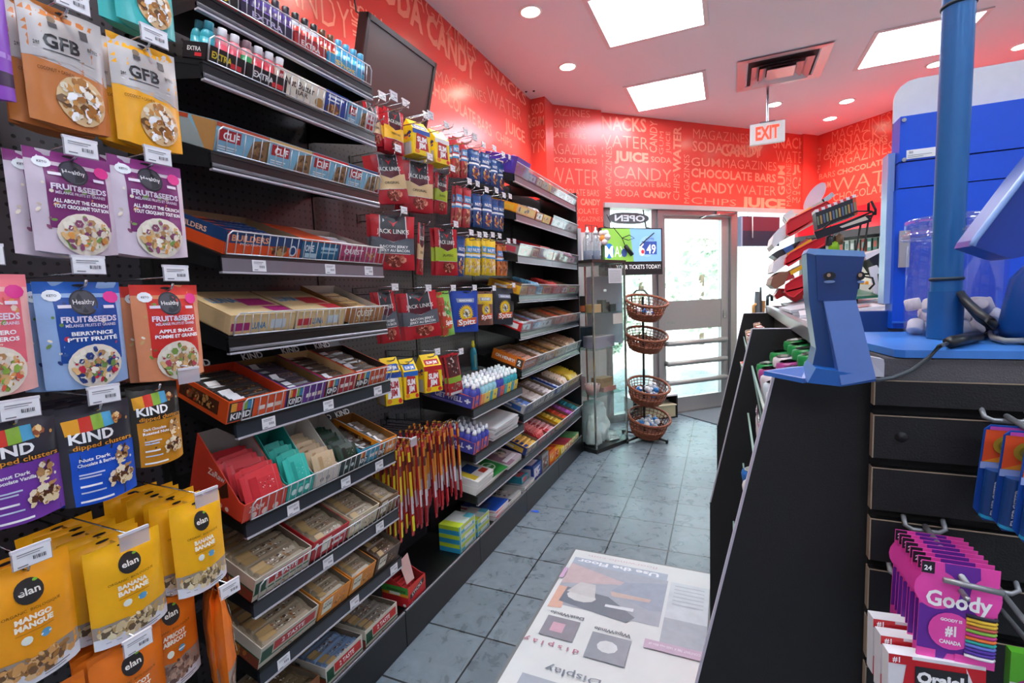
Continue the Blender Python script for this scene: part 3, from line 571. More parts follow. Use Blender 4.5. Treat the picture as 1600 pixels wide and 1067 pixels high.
for i, (y, w, c, tx, tc, l) in enumerate([(Y1 + .06, .10, '#1d1a1c', 'EXTRA', '#e2c33a', 'black and yellow'), (Y1 + .2, .16, '#2c2340', 'EXTRA', '#cfc4e4', 'dark purple'), (Y1 + .35, .12, '#a82225', 'EXTRA', '#f0e6e2', 'dark red'), (Y1 + .495, .15, '#2f9ac8', 'Shot', '#f4d14a', 'sky blue')]):
    b = MB(); carton(b, w, .08, .035, c, [('t', tx, .5, .3, .4, tc, .6, .02), ('r', 0, 0, 1, .1, '#c22c2a')], [('t', tx, .5, .3, .4, tc, .6, .02)]); place(b, 'display_carton', T, y, .004, 'low %s carton holding bottles on the top shelf' % l)
T, tl = T1[1]
shots(T, [(TE, 'teal')] + [(PK, 'pink and white')] * 2 + [(('#8b6b72', '#f2a7a6', '#3a9a5c', '#f0c52e'), 'pink and green')] + [(RD, 'red and clear')] * 3, Y1 + .03, .035, .034, 'at the left of the second shelf', tl, 1)
for y, w, tx, tc, l in [(Y1 + .06, .105, 'EXTRA', '#e6c832', 'left'), (Y1 + .18, .125, 'EXTRA', '#e8e4e6', 'right')]:
    b = MB(); carton(b, w, .085, .04, '#1e1a1d', [('t', tx, .4, .35, .38, tc, .5, .03), ('r', .62, .2, .9, .5, '#d9343c')], [('t', 'EXTRA', .5, .5, .25, '#eeeeee', .6, .02), ('r', .55, .2, .85, .4, '#d9343c')]); place(b, 'display_carton', T, y, .004, 'low black carton with red badge on the second shelf, the %s one' % l)
b = MB(); carton(b, .175, .2, .066, '#e9dfcd', [('r', .03, .25, .1, .9, '#b3262c'), ('t', 'CLIF', .065, .3, .5, '#ffffff', .5 * .1, .02), ('t', 'Nut Butter', .45, .5, .3, '#3b2a20', .6, .015), ('t', 'BAR', .5, .25, .2, '#4a3728', .25, .01), ('e', .88, .3, .1, .2, '#b98a4e')], op=False, top=[('r', .1, .1, .9, .4, '#d8c9ad')]); place(b, 'snack_box', T, Y1 + .30, .008, 'closed cream box reading Nut Butter on the second shelf')
b = MB(); carton(b, .095, .2, .068, '#23489c', [('b', .4, .25, .35, .2, ['#6b4326', '#c99a5a', '#8a5a30'], 24, .09), ('r', .1, .75, .8, .85, '#e8ecf6'), ('r', .1, .6, .6, .66, '#e8ecf6')], op=False); place(b, 'snack_box', T, Y1 + .437, .008, 'closed dark blue box printed with biscuits on the second shelf')
CL = lambda c: [('r', 0, .86, 1, 1, c), ('g', [(.6, 0), (1, 0), (1, .85), (.7, .7)], '#8b6a48'), ('b', .82, .35, .15, .3, ['#6b4a2c', '#a57c4c', '#55391f'], 20, .03), ('r', .06, .42, .46, .82, '#b3242c'), ('t', 'CLIF', .28, .48, .26, '#ffffff', .3, .03), ('r', .06, .2, .4, .25, '#e8f0f4'), ('r', .06, .12, .36, .16, '#e8f0f4')]
b = MB(); carton(b, .09, .2, .066, '#7db4cf', CL('#7db4cf'), op=False); place(b, 'snack_box', T, Y1 + .532, .008, 'light blue bar box with a red logo on the second shelf')
b = MB(); carton(b, .04, .2, .062, '#d8d8dc', [('r', .1, .1, .9, .35, '#b9262d'), ('r', .2, .45, .8, .6, '#b9262d'), ('t', 'FDI', .5, .7, .15, '#b9262d', .6, .03)], op=False); place(b, 'snack_box', T, Y1 + .598, .008, 'narrow white and red box at the right end of the second shelf')
T, tl = T1[2]
for i, (c, nm) in enumerate([('#b94a2c', 'rust-red'), ('#c9a468', 'tan'), ('#c4262c', 'bright red'), ('#2d3f74', 'navy')]):
    b = MB(); carton(b, .145, .22, .07, '#86bcd6', CL(c), [('g', [(0, .0), (.6, 0), (.9, 0), (.5, .9), (.0, .8)], '#9aa7ac'), ('g', [(.55, 1), (1, 1), (1, 0), (.85, 0)], '#b98a52'), ('r', 0, .85, .5, 1, '#b94a2c')], op=False, top=[('r', 0, 0, 1, .3, c)])
    place(b, 'snack_box', T, Y1 + .084 + .15 * i, .008, 'light blue bar box with a %s top edge on the third shelf' % nm)
T, tl = T1[3]
b = MB(); carton(b, .235, .24, .062, '#1f3f70', [('r', 0, 0, 1, .48, '#e4521f'), ('t', 'BUILDERS', .3, .58, .26, '#f2a47c', .46, .03), ('t', 'PROTEIN', .3, .42, .1, '#e9eef6', .25), ('r', .02, .5, .05, .95, '#c2262c'), ('b', .68, .3, .14, .25, ['#7a5230', '#c69a62', '#4a2e1a'], 26, .03), ('e', .88, .35, .055, .25, '#dfe4ee'), ('e', .88, .35, .04, .18, '#1f3f70')],
  [('r', 0, 0, 1, .5, '#e4521f'), ('t', 'BUILDERS', .45, .6, .22, '#f2c4a8', .5, .02), ('e', .15, .35, .07, .2, '#dfe4ee'), ('e', .15, .35, .05, .14, '#1f3f70'), ('r', .08, .6, .12, .95, '#c2262c')])
M = place(b, 'display_carton', T, Y1 + .128, .006, 'navy and orange open carton on the fourth shelf')
bars(M, 5, .2, .04, .02, '#26467a', ['#e4521f', '#e9e9ee', '#e4521f'], 'navy and orange carton on the fourth shelf', -.03, .044, .03)
b = MB(); carton(b, .15, .22, .055, '#1d5f86', [('t', 'ONE', .2, .45, .35, '#dfe9ef', .22, .03), ('r', .5, .6, .95, .75, '#9dc4d8'), ('r', .5, .4, .9, .5, '#9dc4d8'), ('r', .1, .1, .4, .35, '#b9d4e0')], op=False, topc='#e2572b', top=[('g', [(.2, 0), (1, 0), (1, .5)], '#e2572b')]); place(b, 'snack_box', T, Y1 + .325, .008, 'teal box with an orange lid on the fourth shelf')
b = MB(); carton(b, .18, .23, .055, '#b8406c', [('t', 'QUEST', .35, .5, .3, '#f4e9ee', .5, .02), ('r', .05, .15, .6, .35, '#8f2450'), ('b', .8, .5, .15, .35, ['#e8b088', '#d88a5c', '#8a5a3a'], 18, .03)], op=True, inner='#b9a89c'); M = place(b, 'display_carton', T, Y1 + .495, .008, 'raspberry pink open carton at the right of the fourth shelf')
bars(M, 4, .16, .038, .016, '#d8d4da', ['#c22f78', '#e9dfe4', '#b02f60'], 'raspberry pink carton on the fourth shelf', -.04, .045, .03)
T, tl = T1[4]
for i, (y, c2, l, w) in enumerate([(Y1 + .105, '#a3246c', 'magenta', .20), (Y1 + .31, '#c22f3c', 'red', .19)]):
    b = MB(); carton(b, w, .2, .052, '#dcbf8c', [('r', .02, .2, .28, .6, c2), ('t', 'LUNA', .42, .25, .35, '#4f7fa8', .22, .03), ('r', .6, .2, .85, .7, '#c9d2d8')], [('r', .1, .1, .9, .9, '#d2b888')], op=False, top=[('t', 'LUNA', .3, .5, .2, '#4d86b4', .4, .04), ('g', [(.5, .35), (.95, .35), (.9, .65), (.5, .65)], c2), ('g', [(.7, .1), (1, .1), (1, .3), (.66, .3)], c2)])
    place(b, 'snack_box', T, y, .008, 'closed cream box with %s patches on the fifth shelf' % l)
b = MB(); b.prism([(-.0, -.11, 0), (-.0, .09, 0), (-.05, .09, .03), (-.05, -.11, .03)], (.001, 0, .0012), col('#d8ba84')); art(b, flat((0, -.11, .0016), (0, 1, 0), (-.857, 0, .514), (.514, 0, .857)), .2, .058, [('r', .2, .2, .35, .7, '#7f9fb8'), ('r', .42, .2, .7, .8, '#c22f3c')], 0); place(b, 'box_lid', T, Y1 + .32, .215, 'raised cream box flap behind the red-patched box, fifth shelf', 'box flap')
b = MB(); carton(b, .16, .24, .052, '#a9713f', [('t', 'QUEST', .4, .5, .4, '#f0ead8', .5, .03), ('b', .5, .3, .45, .2, ['#c99a5a', '#7a4a24', '#e0c08a'], 30, .02)], op=True, inner='#cfc6bc', hb=.06); M = place(b, 'display_carton', T, Y1 + .515, .006, 'brown open carton with a grey inside, right end of the fifth shelf')
bars(M, 5, .14, .038, .014, '#c9a368', ['#8a5a2c', '#e8d8b8', '#6b4522'], 'brown carton on the fifth shelf', -.03, .043, .028)
def kindc(c, w, T, y, l, inner, barc, short, sd=None, cap='KIND', n=6, s=.004):
    b = MB(); carton(b, w, .22, .062, c, [('r', .02, .05, .42, .92, '#1f1c1f'), ('r', .05, .5, .14, .88, '#e8a02c'), ('r', .14, .5, .23, .88, '#d4302c'), ('r', .23, .5, .31, .88, '#8cb43a'), ('r', .31, .5, .4, .88, '#3f8fc4'), ('t', cap, .22, .16, .28, '#ffffff', .33, .03), ('r', .5, .3, .62, .5, '#f2e6e0'), ('r', .65, .3, .77, .5, '#f2e6e0'), ('r', .8, .3, .92, .5, '#e8c8b4'), ('r', .5, .6, .95, .7, c)],
      [('r', .0, .0, 1, 1, c), ('r', .15, .2, .85, .8, '#5a2f1c'), ('b', .5, .5, .3, .25, ['#8a5a30', '#d9a25c', '#3a1f14', '#c04028'], 34, .03)], inner=inner)
    b.prism([(-.22, -w / 2, .05), (-.22, w / 2, .05), (-.26, w / 2, .085), (-.26, -w / 2, .085)], (.0015, 0, 0), col('#1f1c1f')); b.text(cap, (-.225, -w * .3, .058), V((0, 1, 0)), V((-.75, 0, .66)), .022, col('#f2f2f2'), bold=.03, e=V((.002, 0, .002)))
    M = place(b, 'display_carton', T, y, s, l); bars(M, n + 1, w - .024, .034, .018, barc, ['#e9e9ea', '#b9772e', '#3a2a22'], short, -.024, .029, .03, jit=.3); return M
T, tl = T1[5]
kindc('#e8571f', .175, T, Y1 + .06, 'bright orange open carton with a rainbow striped panel, left end of the sixth shelf', '#c23a1a', '#3b3534', 'orange carton on the left of the sixth shelf')
kindc('#6a3590', .145, T, Y1 + .222, 'purple open carton with a rainbow striped panel on the sixth shelf', '#7a5a30', '#47404a', 'purple carton on the sixth shelf')
kindc('#b52a30', .13, T, Y1 + .365, 'dark red open carton on the sixth shelf', '#d8b07a', '#54443a', 'dark red carton on the sixth shelf', s=.008)
kindc('#d8561f', .16, T, Y1 + .515, 'burnt orange open carton at the right of the sixth shelf', '#3a2a26', '#4a4038', 'burnt orange carton on the sixth shelf', s=.008)
T, tl = T1[6]
b = MB(); carton(b, .135, .21, .055, '#d9432e', [('t', 'ZaRaw', .3, .45, .35, '#f4ded6', .35, .02), ('e', .25, .2, .07, .18, '#f0d4cc'), ('e', .5, .2, .07, .18, '#f0d4cc'), ('e', .75, .2, .07, .18, '#f0d4cc')], [('t', 'ZaRaw', .45, 1.45, .32, '#f4e4de', .32, .02), ('g', [(.5, .9), (.65, 1.6), (.72, .9), (.6, .6)], '#4a241a'), ('e', .6, .25, .035, .12, '#f0d4cc'), ('e', .72, .25, .035, .12, '#f0d4cc')], inner='#b9b0aa', hb=.17)
M = place(b, 'display_carton', T, Y1 + .057, .004, 'tall red display carton with slanted sides, left end of the seventh shelf')
bars(M, 6, .115, .085, .014, '#d23a40', ['#c02c34', '#f0d8d4', '#8a1c22'], 'tall red display carton', -.03, .026, .075, lean=.95)
b = MB(); carton(b, .095, .21, .055, '#2fae9e', [('e', .25, .4, .09, .18, '#dff4ee'), ('e', .5, .4, .09, .18, '#dff4ee'), ('e', .75, .4, .09, .18, '#dff4ee')], [('t', 'Raw', .4, 1.2, .4, '#eaf8f4', .3, .02)], inner='#2a9f92', hb=.18); M = place(b, 'display_carton', T, Y1 + .178, .006, 'tall turquoise display carton on the seventh shelf')
bars(M, 4, .08, .09, .014, '#39b8a6', ['#2a9a8c', '#e9f4f0', '#22806f'], 'tall turquoise display carton', -.03, .03, .07, lean=.95)
b = MB(); carton(b, .10, .21, .05, '#d6cdc2', [('e', .3, .4, .08, .15, '#8a8078'), ('e', .55, .4, .08, .15, '#8a8078')], (), inner='#d9d2c8', hb=.17); M = place(b, 'display_carton', T, Y1 + .28, .006, 'tall off-white display carton of beige bars on the seventh shelf')
bars(M, 6, .088, .06, .014, '#c9b08c', ['#b0946c', '#e8e0d0', '#8f7550'], 'tall off-white display carton', -.03, .026, .06, lean=.9)
b = MB(); carton(b, .10, .21, .05, '#1c2f27', [('e', .3, .5, .07, .14, '#c9d4cc'), ('e', .6, .5, .07, .14, '#c9d4cc')], (), inner='#c4bcb2', hb=.13); M = place(b, 'display_carton', T, Y1 + .383, .006, 'black-green open carton in the middle of the seventh shelf')
bars(M, 6, .088, .06, .014, '#1f3a2c', ['#14241c', '#d0d8cc', '#3d6a50'], 'black-green carton on the seventh shelf', -.03, .026, .055, lean=.8)
kindc('#3596b4', .10, T, Y1 + .478, 'blue open carton with a small striped panel on the seventh shelf', '#7a5a38', '#4a443e', 'blue carton on the seventh shelf', n=5, s=.008)
kindc('#ee8f1f', .10, T, Y1 + .572, 'amber orange open carton at the right end of the seventh shelf', '#8a5a2a', '#6a5c50', 'amber orange carton on the seventh shelf', n=5, s=.008)
def nature(c, w, T, y, l, short, s=.01, band='#c2332e', h=.07, txtc='#f4efe2', kind=0, n=6, barc='#9a8a72', z=.034, x0=-.024, d=.22, hb=None):
    if kind == 0: fr = [('r', .22, .42, .95, .84, band), ('t', '2 TASTE', .55, .52, .22, '#ffffff', .4, .02), ('r', .02, .3, .2, .8, '#1f4a33'), ('r', 0, .26, 1, .33, '#2c5a3c'), ('b', .6, .12, .35, .1, ['#b9772e', '#7a4a24', '#e0b070'], 20, .012)]
    elif kind == 1: fr = [('r', .1, .2, .42, .88, '#efe6cf'), ('t', 'TASTE OF', .26, .68, .09, '#4a4436', .24, .02), ('t', 'NATURE', .26, .48, .14, '#3a3a2c', .27, .03), ('b', .68, .45, .2, .3, ['#c98f4a', '#8a5a2c', '#f0d8a4'], 24, .02)]
    else: fr = [('e', .1, .7, .05, .16, '#eaf0e4'), ('r', .25, .2, .5, .85, '#efe9da'), ('t', 'TASTE', .37, .6, .12, '#3a5a3c', .2, .02), ('r', .55, .55, .95, .75, '#f2dcd8'), ('r', .55, .25, .85, .4, '#f0e6e0')]
    b = MB(); carton(b, w, d, h, c, fr, [('r', 0, .0, 1, .45, '#8a3f2c' if kind != 1 else c), ('r', 0, .45, 1, .52, '#2c5a3c' if kind != 1 else c), ('b', .6, .22, .3, .18, ['#b9772e', '#7a4a24', '#e0b070', '#c24a30'], 30, .03), ('r', .1, .65, .3, .8, '#9a7a68'), ('r', .4, .65, .5, .8, '#6f6a62')], inner='#6f6252', hb=hb)
    M = place(b, 'display_carton', T, y, s, l); bars(M, n + 2, w - .012, .036, .02, barc, ['#b89a68', '#8a5a2c', '#4a3828', '#e8e2d4'], short, x0, .0265, z + .006, jit=.4); return M
T, tl = T1[7]
nature('#cdc3b0', .19, T, Y1 + .093, 'beige open carton with a red panel behind the wire, left end of the eighth shelf', 'beige carton on the left of the eighth shelf', s=.006)
nature('#c0272d', .15, T, Y1 + .275, 'red open carton on the eighth shelf', 'red carton on the eighth shelf', s=.01, kind=2)
nature('#d9cba8', .14, T, Y1 + .43, 'cream open carton with honey patches on the eighth shelf', 'cream carton on the eighth shelf', s=.01, kind=1)
nature('#8a6a48', .10, T, Y1 + .56, 'brown open carton with a white label at the right end of the eighth shelf', 'brown carton on the eighth shelf', s=.01, kind=1)
T, tl = T1[8]
nature('#c9c0ad', .20, T, Y1 + .10, 'beige open carton with a red band, left end of the ninth shelf', 'beige carton on the ninth shelf', s=.01)
nature('#dd8a2e', .13, T, Y1 + .273, 'orange open carton with a cream label on the ninth shelf, the left of two', 'left orange carton on the ninth shelf', kind=1)
nature('#dd8a2e', .12, T, Y1 + .405, 'orange open carton on the ninth shelf, the right of two', 'right orange carton on the ninth shelf', kind=1)
nature('#5a4030', .13, T, Y1 + .54, 'dark brown open carton with a white label on the ninth shelf', 'dark brown carton on the ninth shelf', kind=1, barc='#5f4c3a')
TB = Matrix.Translation((XF - .02, 0, .128))
nature('#7a4f2e', .20, TB, Y1 + .11, 'brown open carton with a cream label on the rack base', 'brown carton on the rack base', kind=1, barc='#77654a', s=0)
nature('#cdc8ba', .17, TB, Y1 + .32, 'beige and blue open carton on the rack base', 'beige and blue carton on the rack base', barc='#7f98b8', s=0)
nature('#cfc9b8', .18, TB, Y1 + .51, 'beige open carton with a red band on the rack base', 'beige carton on the rack base', barc='#8a8378', s=0)
# ------------------------------------------------------------------ hanging bags
NUT = ['#8a5a30', '#c9975a', '#5b3a22', '#e8cfa4', '#a8703c']
def healthy(bg, dk, t1, t2, t3, fruit, top=None):
    return [('r', 0, .89, 1, 1, top or dk)] + [('b', .5, .5, .5, .5, fruit, 26, .035)] + [('r', .17, .24, .9, .85, dk), ('e', .5, .8, .17, .125, '#33333a'), ('e', .5, .8, .15, .11, '#4a4a52'), ('t', 'Healthy', .5, .785, .045, '#f4f4f4', .26, .01), ('e', .17, .87, .1, .055, '#eceef0'), ('t', 'KETO', .17, .86, .022, '#55555c', .1, .02),
      ('e', .85, .85, .1, .06, '#e23a8e'), ('t', t1, .54, .615, .055, '#e9dfee', .66, .035), ('t', 'MÉLANGE FRUITS ET GRAINES', .55, .57, .028, '#e4d8ea', .6, .02), ('t', t2, .55, .49, .036, '#ffffff', min(.66, .05 * len(t2)), .035), ('t', t3, .55, .435, .036, '#ffffff', min(.66, .05 * len(t3)), .035),
      ('r', .2, .75, .34, .78, '#e6dcea'), ('r', .72, .74, .86, .77, '#e6dcea'), ('e', .55, .2, .33, .2, '#e6dccb'), ('b', .55, .2, .3, .185, fruit[:4] + ['#d9b27a', '#efe6d4', '#b0875a', '#f2ead8'], 130, .038)]
def gfb(lo):
    return [('r', 0, .52, 1, 1, '#b9b4b2'), ('g', [(0, .52), (1, .44), (1, .56), (0, .6)], '#b9b4b2'), ('t', 'GFB', .42, .62, .115, '#2e2c2e', .42, .03), ('t', 'THE', .17, .63, .04, '#3a383a', .05, .02, 1.57), ('r', .2, .585, .62, .595, '#4a484a'), ('e', .35, .87, .05, .03, '#8a7a68'), ('r', .3, .8, .4, .84, '#5a5658'), ('r', .66, .78, .76, .86, '#5a5658'), ('t', 'BITES', .8, .69, .03, '#4a484a', .14, .02),
      ('t', 'COCONUT + CASHEW', .32, .42, .028, '#5a3510', .4, .01), ('e', .6, .24, .31, .2, '#d9b98a'), ('b', .6, .24, .3, .19, ['#f2ece0', '#c98f4a', '#e8dcc4', '#6b4a2c', '#ffffff', '#a86f34'], 90, .05)]
def kind(lo, t1, t2, cs=('#e9d2a8', '#b98a56', '#5a3320', '#f0e2c4')):
    return [('r', .1, 0, 1, .56, lo), ('g', [(.1, .55), (1, .55), (1, .62), (.1, .58)], '#2c2b30'), ('g', [(.08, .72), (.26, .73), (.26, .88), (.06, .87)], '#e8a32a'), ('g', [(.26, .73), (.42, .74), (.42, .89), (.26, .88)], '#d43a2c'), ('g', [(.42, .74), (.57, .75), (.57, .9), (.42, .89)], '#8fb93e'), ('g', [(.57, .75), (.72, .76), (.7, .9), (.57, .9)], '#55a9d0'),
      ('t', 'KIND', .4, .635, .105, '#ffffff', .58, .03), ('t', 'dipped clusters', .55, .565, .05, '#f0a030', .82, .012), ('t', t1, .4, .44, .034, '#ffffff', .42, .03), ('t', t2, .42, .39, .034, '#ffffff', .5, .03), ('r', .18, .3, .5, .315, '#c9d4e8'), ('r', .18, .27, .45, .285, '#c9d4e8'), ('r', .18, .18, .45, .2, '#ffffff'), ('r', .18, .12, .5, .135, '#c9d4e8'), ('r', .16, .03, .6, .05, '#ffffff'),
      ('b', .8, .38, .12, .16, list(cs), 34, .04), ('b', .72, .2, .2, .1, list(cs), 40, .045), ('b', .82, .82, .12, .06, ['#c98f4a', '#8a4a24', '#e8c890'], 7, .04)]
def elan(c, t1, t2, bits, lo=.24):
    return [('r', 0, 0, 1, lo, '#a3968a'), ('g', [(0, lo), (0, lo + .06), (.5, lo - .03), (1, lo + .06), (1, lo)], c), ('b', .5, lo * .62, .5, lo * .36, bits, 80, .055), ('r', 0, 0, 1, .11, '#e4e4ea'), ('r', .12, .05, .3, .055, '#77777c'), ('r', .55, .045, .85, .055, '#77777c'), ('r', .55, .025, .8, .032, '#77777c'), ('e', .5, .77, .15, .105, '#33302f'), ('t', 'elan', .5, .745, .06, '#f4efe4', .22, .02),
      ('e', .58, .845, .03, .012, '#7fb43a'), ('t', 'ORGANIC  BIOLOGIQUE', .5, .61, .024, '#5a3a14', .6, 0), ('t', t1, .5, .535, .045, '#fff4dc', .38, .05), ('t', t2, .5, .475, .045, '#fff4dc', .4, .05), ('r', .3, .44, .7, .448, '#c98520'), ('e', .4, .385, .06, .035, '#dfe6d8'), ('e', .6, .385, .06, .035, '#5fa0c4'), ('r', .54, .375, .66, .39, '#e8f0f4')]
def jack(mid, tc, t1, t2='', low='#b01c28'):
    return [('r', 0, .62, .0 + 1, 1, '#c4242e'), ('g', [(.2, 1), (.8, 1), (.83, .6), (.5, .5), (.17, .6)], '#d8d4d6'), ('g', [(.22, 1), (.78, 1), (.8, .6), (.5, .515), (.2, .6)], '#38373b'), ('r', 0, .3, 1, .5, mid), ('g', [(0, .5), (.17, .58), (0, .6)], mid), ('g', [(1, .5), (.83, .58), (1, .6)], mid), ('g', [(0, .3), (1, .3), (1, .52), (.83, .6), (.5, .5), (.17, .6), (0, .52)], mid), ('g', [(.2, .66), (.8, .66), (.8, .58), (.5, .51), (.2, .58)], '#5a1f2a'),
      ('t', 'JACK LINK\'S', .5, .66, .085, '#f2efe8', .74, .0), ('g', [(.38, .9), (.48, .86), (.5, .82), (.52, .86), (.62, .9), (.54, .84), (.5, .78), (.46, .84)], '#c4242e'), ('t', t1, .52, .4, .05, tc, min(.7, .06 * len(t1)), .02), ('t', t2, .52, .33, .05, tc, min(.72, .055 * max(1, len(t2))), .02),
      ('r', .1, .29, .9, .3, '#c9c4c0'), ('r', 0, 0, 1, .27, low), ('b', .5, .17, .26, .1, ['#8a3a2c', '#b5604a', '#6b2a22', '#d8907a'], 34, .06)]
def spitz(c, c2='#f2c92c'):
    return [('g', [(.18, .72), (.82, .72), (.85, .82), (.15, .82)], '#8f97b0'), ('t', 'SEASONED', .5, .745, .05, '#f0f0f4', .5, .02)] + [('g', [(.5 + .3 * math.cos(a), .46 + .22 * math.sin(a)), (.5 + .19 * math.cos(a + .2), .46 + .14 * math.sin(a + .2)), (.5 + .19 * math.cos(a - .2), .46 + .14 * math.sin(a - .2))], c2) for a in [i * .262 for i in range(24)]] + [('e', .5, .46, .2, .15, c2), ('e', .5, .46, .15, .11, '#9a9088'), ('b', .5, .46, .14, .1, ['#d8d4cc', '#5a5450', '#efece6'], 60, .03),
      ('g', [(.16, .14), (.9, .2), (.9, .36), (.16, .3)], '#e2673a'), ('t', 'Spitz', .53, .19, .13, '#ffffff', .66, .03, .06)]
def nut(c, c2, bits, t='NUTS'):
    return [('r', .05, .6, .95, .78, c2), ('t', t, .5, .63, .09, '#f4f4f4', .7, .03), ('b', .5, .25, .42, .22, bits, 44, .09), ('r', 0, .5, 1, .56, '#e8eaf0'), ('r', 0, .45, 1, .5, c2)]
STY = {
 'fruit': ('#d2c3cf', healthy('', '#7a2c6a', 'FRUIT&SEEDS', 'ALL ABOUT THE CRUNCH', 'TOUT CROQUANT TOUT BON', ['#d9964a', '#7fa052', '#efe2cf', '#8a4a6a', '#c9b8a4'], '#8a3578'), .135, .178, .03, True),
 'berry': ('#92aed6', healthy('', '#1d4c9c', 'FRUIT&SEEDS', 'BERRY NICE', "P'TIT FRUITÉ", ['#c02c44', '#3d5a9a', '#6b8a4a', '#2d3f78', '#e8dcc4'], '#2459a8'), .135, .19, .035, True),
 'hero': ('#f0b4ac', healthy('', '#ee6f7e', 'FRUIT&SEEDS', 'SUPER HERO', 'SUPER-HEROS', ['#d9604a', '#e8a05a', '#8fb04a', '#f2d8c4'], '#ee7b84'), .135, .19, .035, True),
 'apple': ('#d88a62', healthy('', '#d2332b', 'FRUIT&SEEDS', 'APPLE SNACK', 'POMME ET GRAINES', ['#b8485a', '#8a5a34', '#c9a06a', '#7a9a4a', '#f0e6d4'], '#cf3a30'), .14, .195, .035, True),
 'gfb_brown': ('#c4763a', gfb('#c4763a'), .13, .2, .035, True), 'gfb_yellow': ('#eea81e', gfb('#eea81e'), .125, .2, .035, True), 'gfb_teal': ('#3fb0ae', gfb('#3fb0ae'), .125, .2, .035, True), 'purple': ('#8e4fc0', [('r', 0, .3, 1, .34, '#b48ad8'), ('r', 0, .1, 1, .2, '#3c2a4c'), ('g', [(.2, .9), (.5, .9), (.8, .35), (.5, .35)], '#a86fd4')], .125, .2, .035, True),
 'kind_purple': ('#34323a', kind('#7a3fa4', 'Peanut Dark', 'Chocolate Vanilla'), .13, .168, .028, True), 'kind_blue': ('#34323a', kind('#1f55c4', 'Nuts Dark', 'Chocolate & Berries'), .125, .168, .028, True), 'kind_amber': ('#2e2a26', kind('#c98722', 'Dark Chocolate', 'Roasted Nuts'), .11, .16, .028, True),
 'elan_mango': ('#f3a11c', elan('#f3a11c', 'MANGO', 'MANGUE', ['#d8a060', '#a87840', '#e8c08a', '#77583c']), .135, .2, .04, True), 'elan_banana': ('#f7b51a', elan('#f7b51a', 'BANANA', 'BANANE', ['#d9c49a', '#b59a68', '#ece0bc', '#6b5a44']), .135, .195, .04, True),
 'elan_orange': ('#e2741f', elan('#e2741f', 'APRICOT', 'ABRICOT', ['#8a6a5c', '#a88a78', '#6b5048', '#c9a890'], .3), .13, .2, .04, True),
 'jack_orig': ('#a82430', jack('#d9b88a', '#2c2624', 'ORIGINAL'), .17, .215, .02, False), 'jack_teri': ('#a82430', jack('#eeb52c', '#2c2624', 'TERIYAKI'), .14, .2, .02, False), 'jack_bacon': ('#a82430', jack('#5a6068', '#f2f2f2', 'BACON JERKY', 'JERKY AU BACON'), .17, .22, .02, False), 'jack_jal': ('#a82430', jack('#a9c02e', '#2c2a1c', 'JALAPEÑO'), .13, .2, .02, False),
 'spitz_blue': ('#2a4cb0', spitz('#2a4cb0'), .15, .2, .03, False), 'spitz_yellow': ('#8a5a4c', [('r', 0, .62, 1, .92, '#e8c23c')] + spitz('#8a5a4c'), .13, .2, .03, False), 'spitz_black': ('#3c3c44', spitz('#3c3c44'), .15, .2, .03, False), 'spitz_green': ('#8ac456', [('r', 0, 0, .4, 1, '#c24a3c'), ('e', .55, .3, .3, .15, '#e2673a'), ('b', .5, .6, .4, .2, ['#c24a4a', '#4a9a4a', '#e8dcc4'], 30, .1), ('t', 'Spitz', .55, .26, .1, '#ffffff', .6, .03)], .1, .2, .03, False),
 'nut_blue': ('#24447c', nut('#24447c', '#31589a', ['#d8882c', '#e8b040', '#6b3a7a', '#f0e8d8', '#b5602c']), .07, .19, .025, False), 'nut_red': ('#b5343a', nut('#b5343a', '#3a8ac4', ['#b5704a', '#d89a78', '#8a4a34', '#e8c8b0']), .07, .19, .025, False), 'nut_yellow': ('#f0ca22', nut('#f0ca22', '#3a92cc', ['#e8d8a8', '#d8b87c', '#c9a060', '#f2ecd4']), .07, .17, .025, False),
 'nut_orange': ('#d8762c', nut('#d8762c', '#3a8acc', ['#c9602c', '#a84a24', '#e0a070', '#8a3a24']), .06, .165, .025, False), 'stick_bag': ('#b52c34', [('r', .1, .45, .9, .95, '#5c3030'), ('b', .5, .7, .35, .22, ['#c9c0b8', '#8a4a44', '#3c2a2c'], 40, .06), ('r', .05, .3, .95, .44, '#8fb43c'), ('b', .5, .2, .35, .1, ['#8a5a4c', '#c9a090'], 20, .07), ('r', .1, .0, .9, .07, '#e6e6e6')], .1, .2, .02, False),
}
BAGP = {}
def bag(style, loc, wd, hd, rz=0, tilt=0, label='', group=None, lean=0):
    base, ops, w0, h0, th, st = STY[style]
    if style not in BAGP:
        o = pouch(style, w0, h0, th, base, ops, st, seed=len(BAGP) + 1).build('snack_bag', org=(0, 0, 0)); BAGP[style] = o
    else: o = dup(BAGP[style])
    o.location = loc; o.rotation_euler = (lean, tilt, rz); k = (1, wd / w0, hd / h0); o.scale = k
    if 'group' in o: del o['group']
    tag(o, label, 'snack bag', group); return o
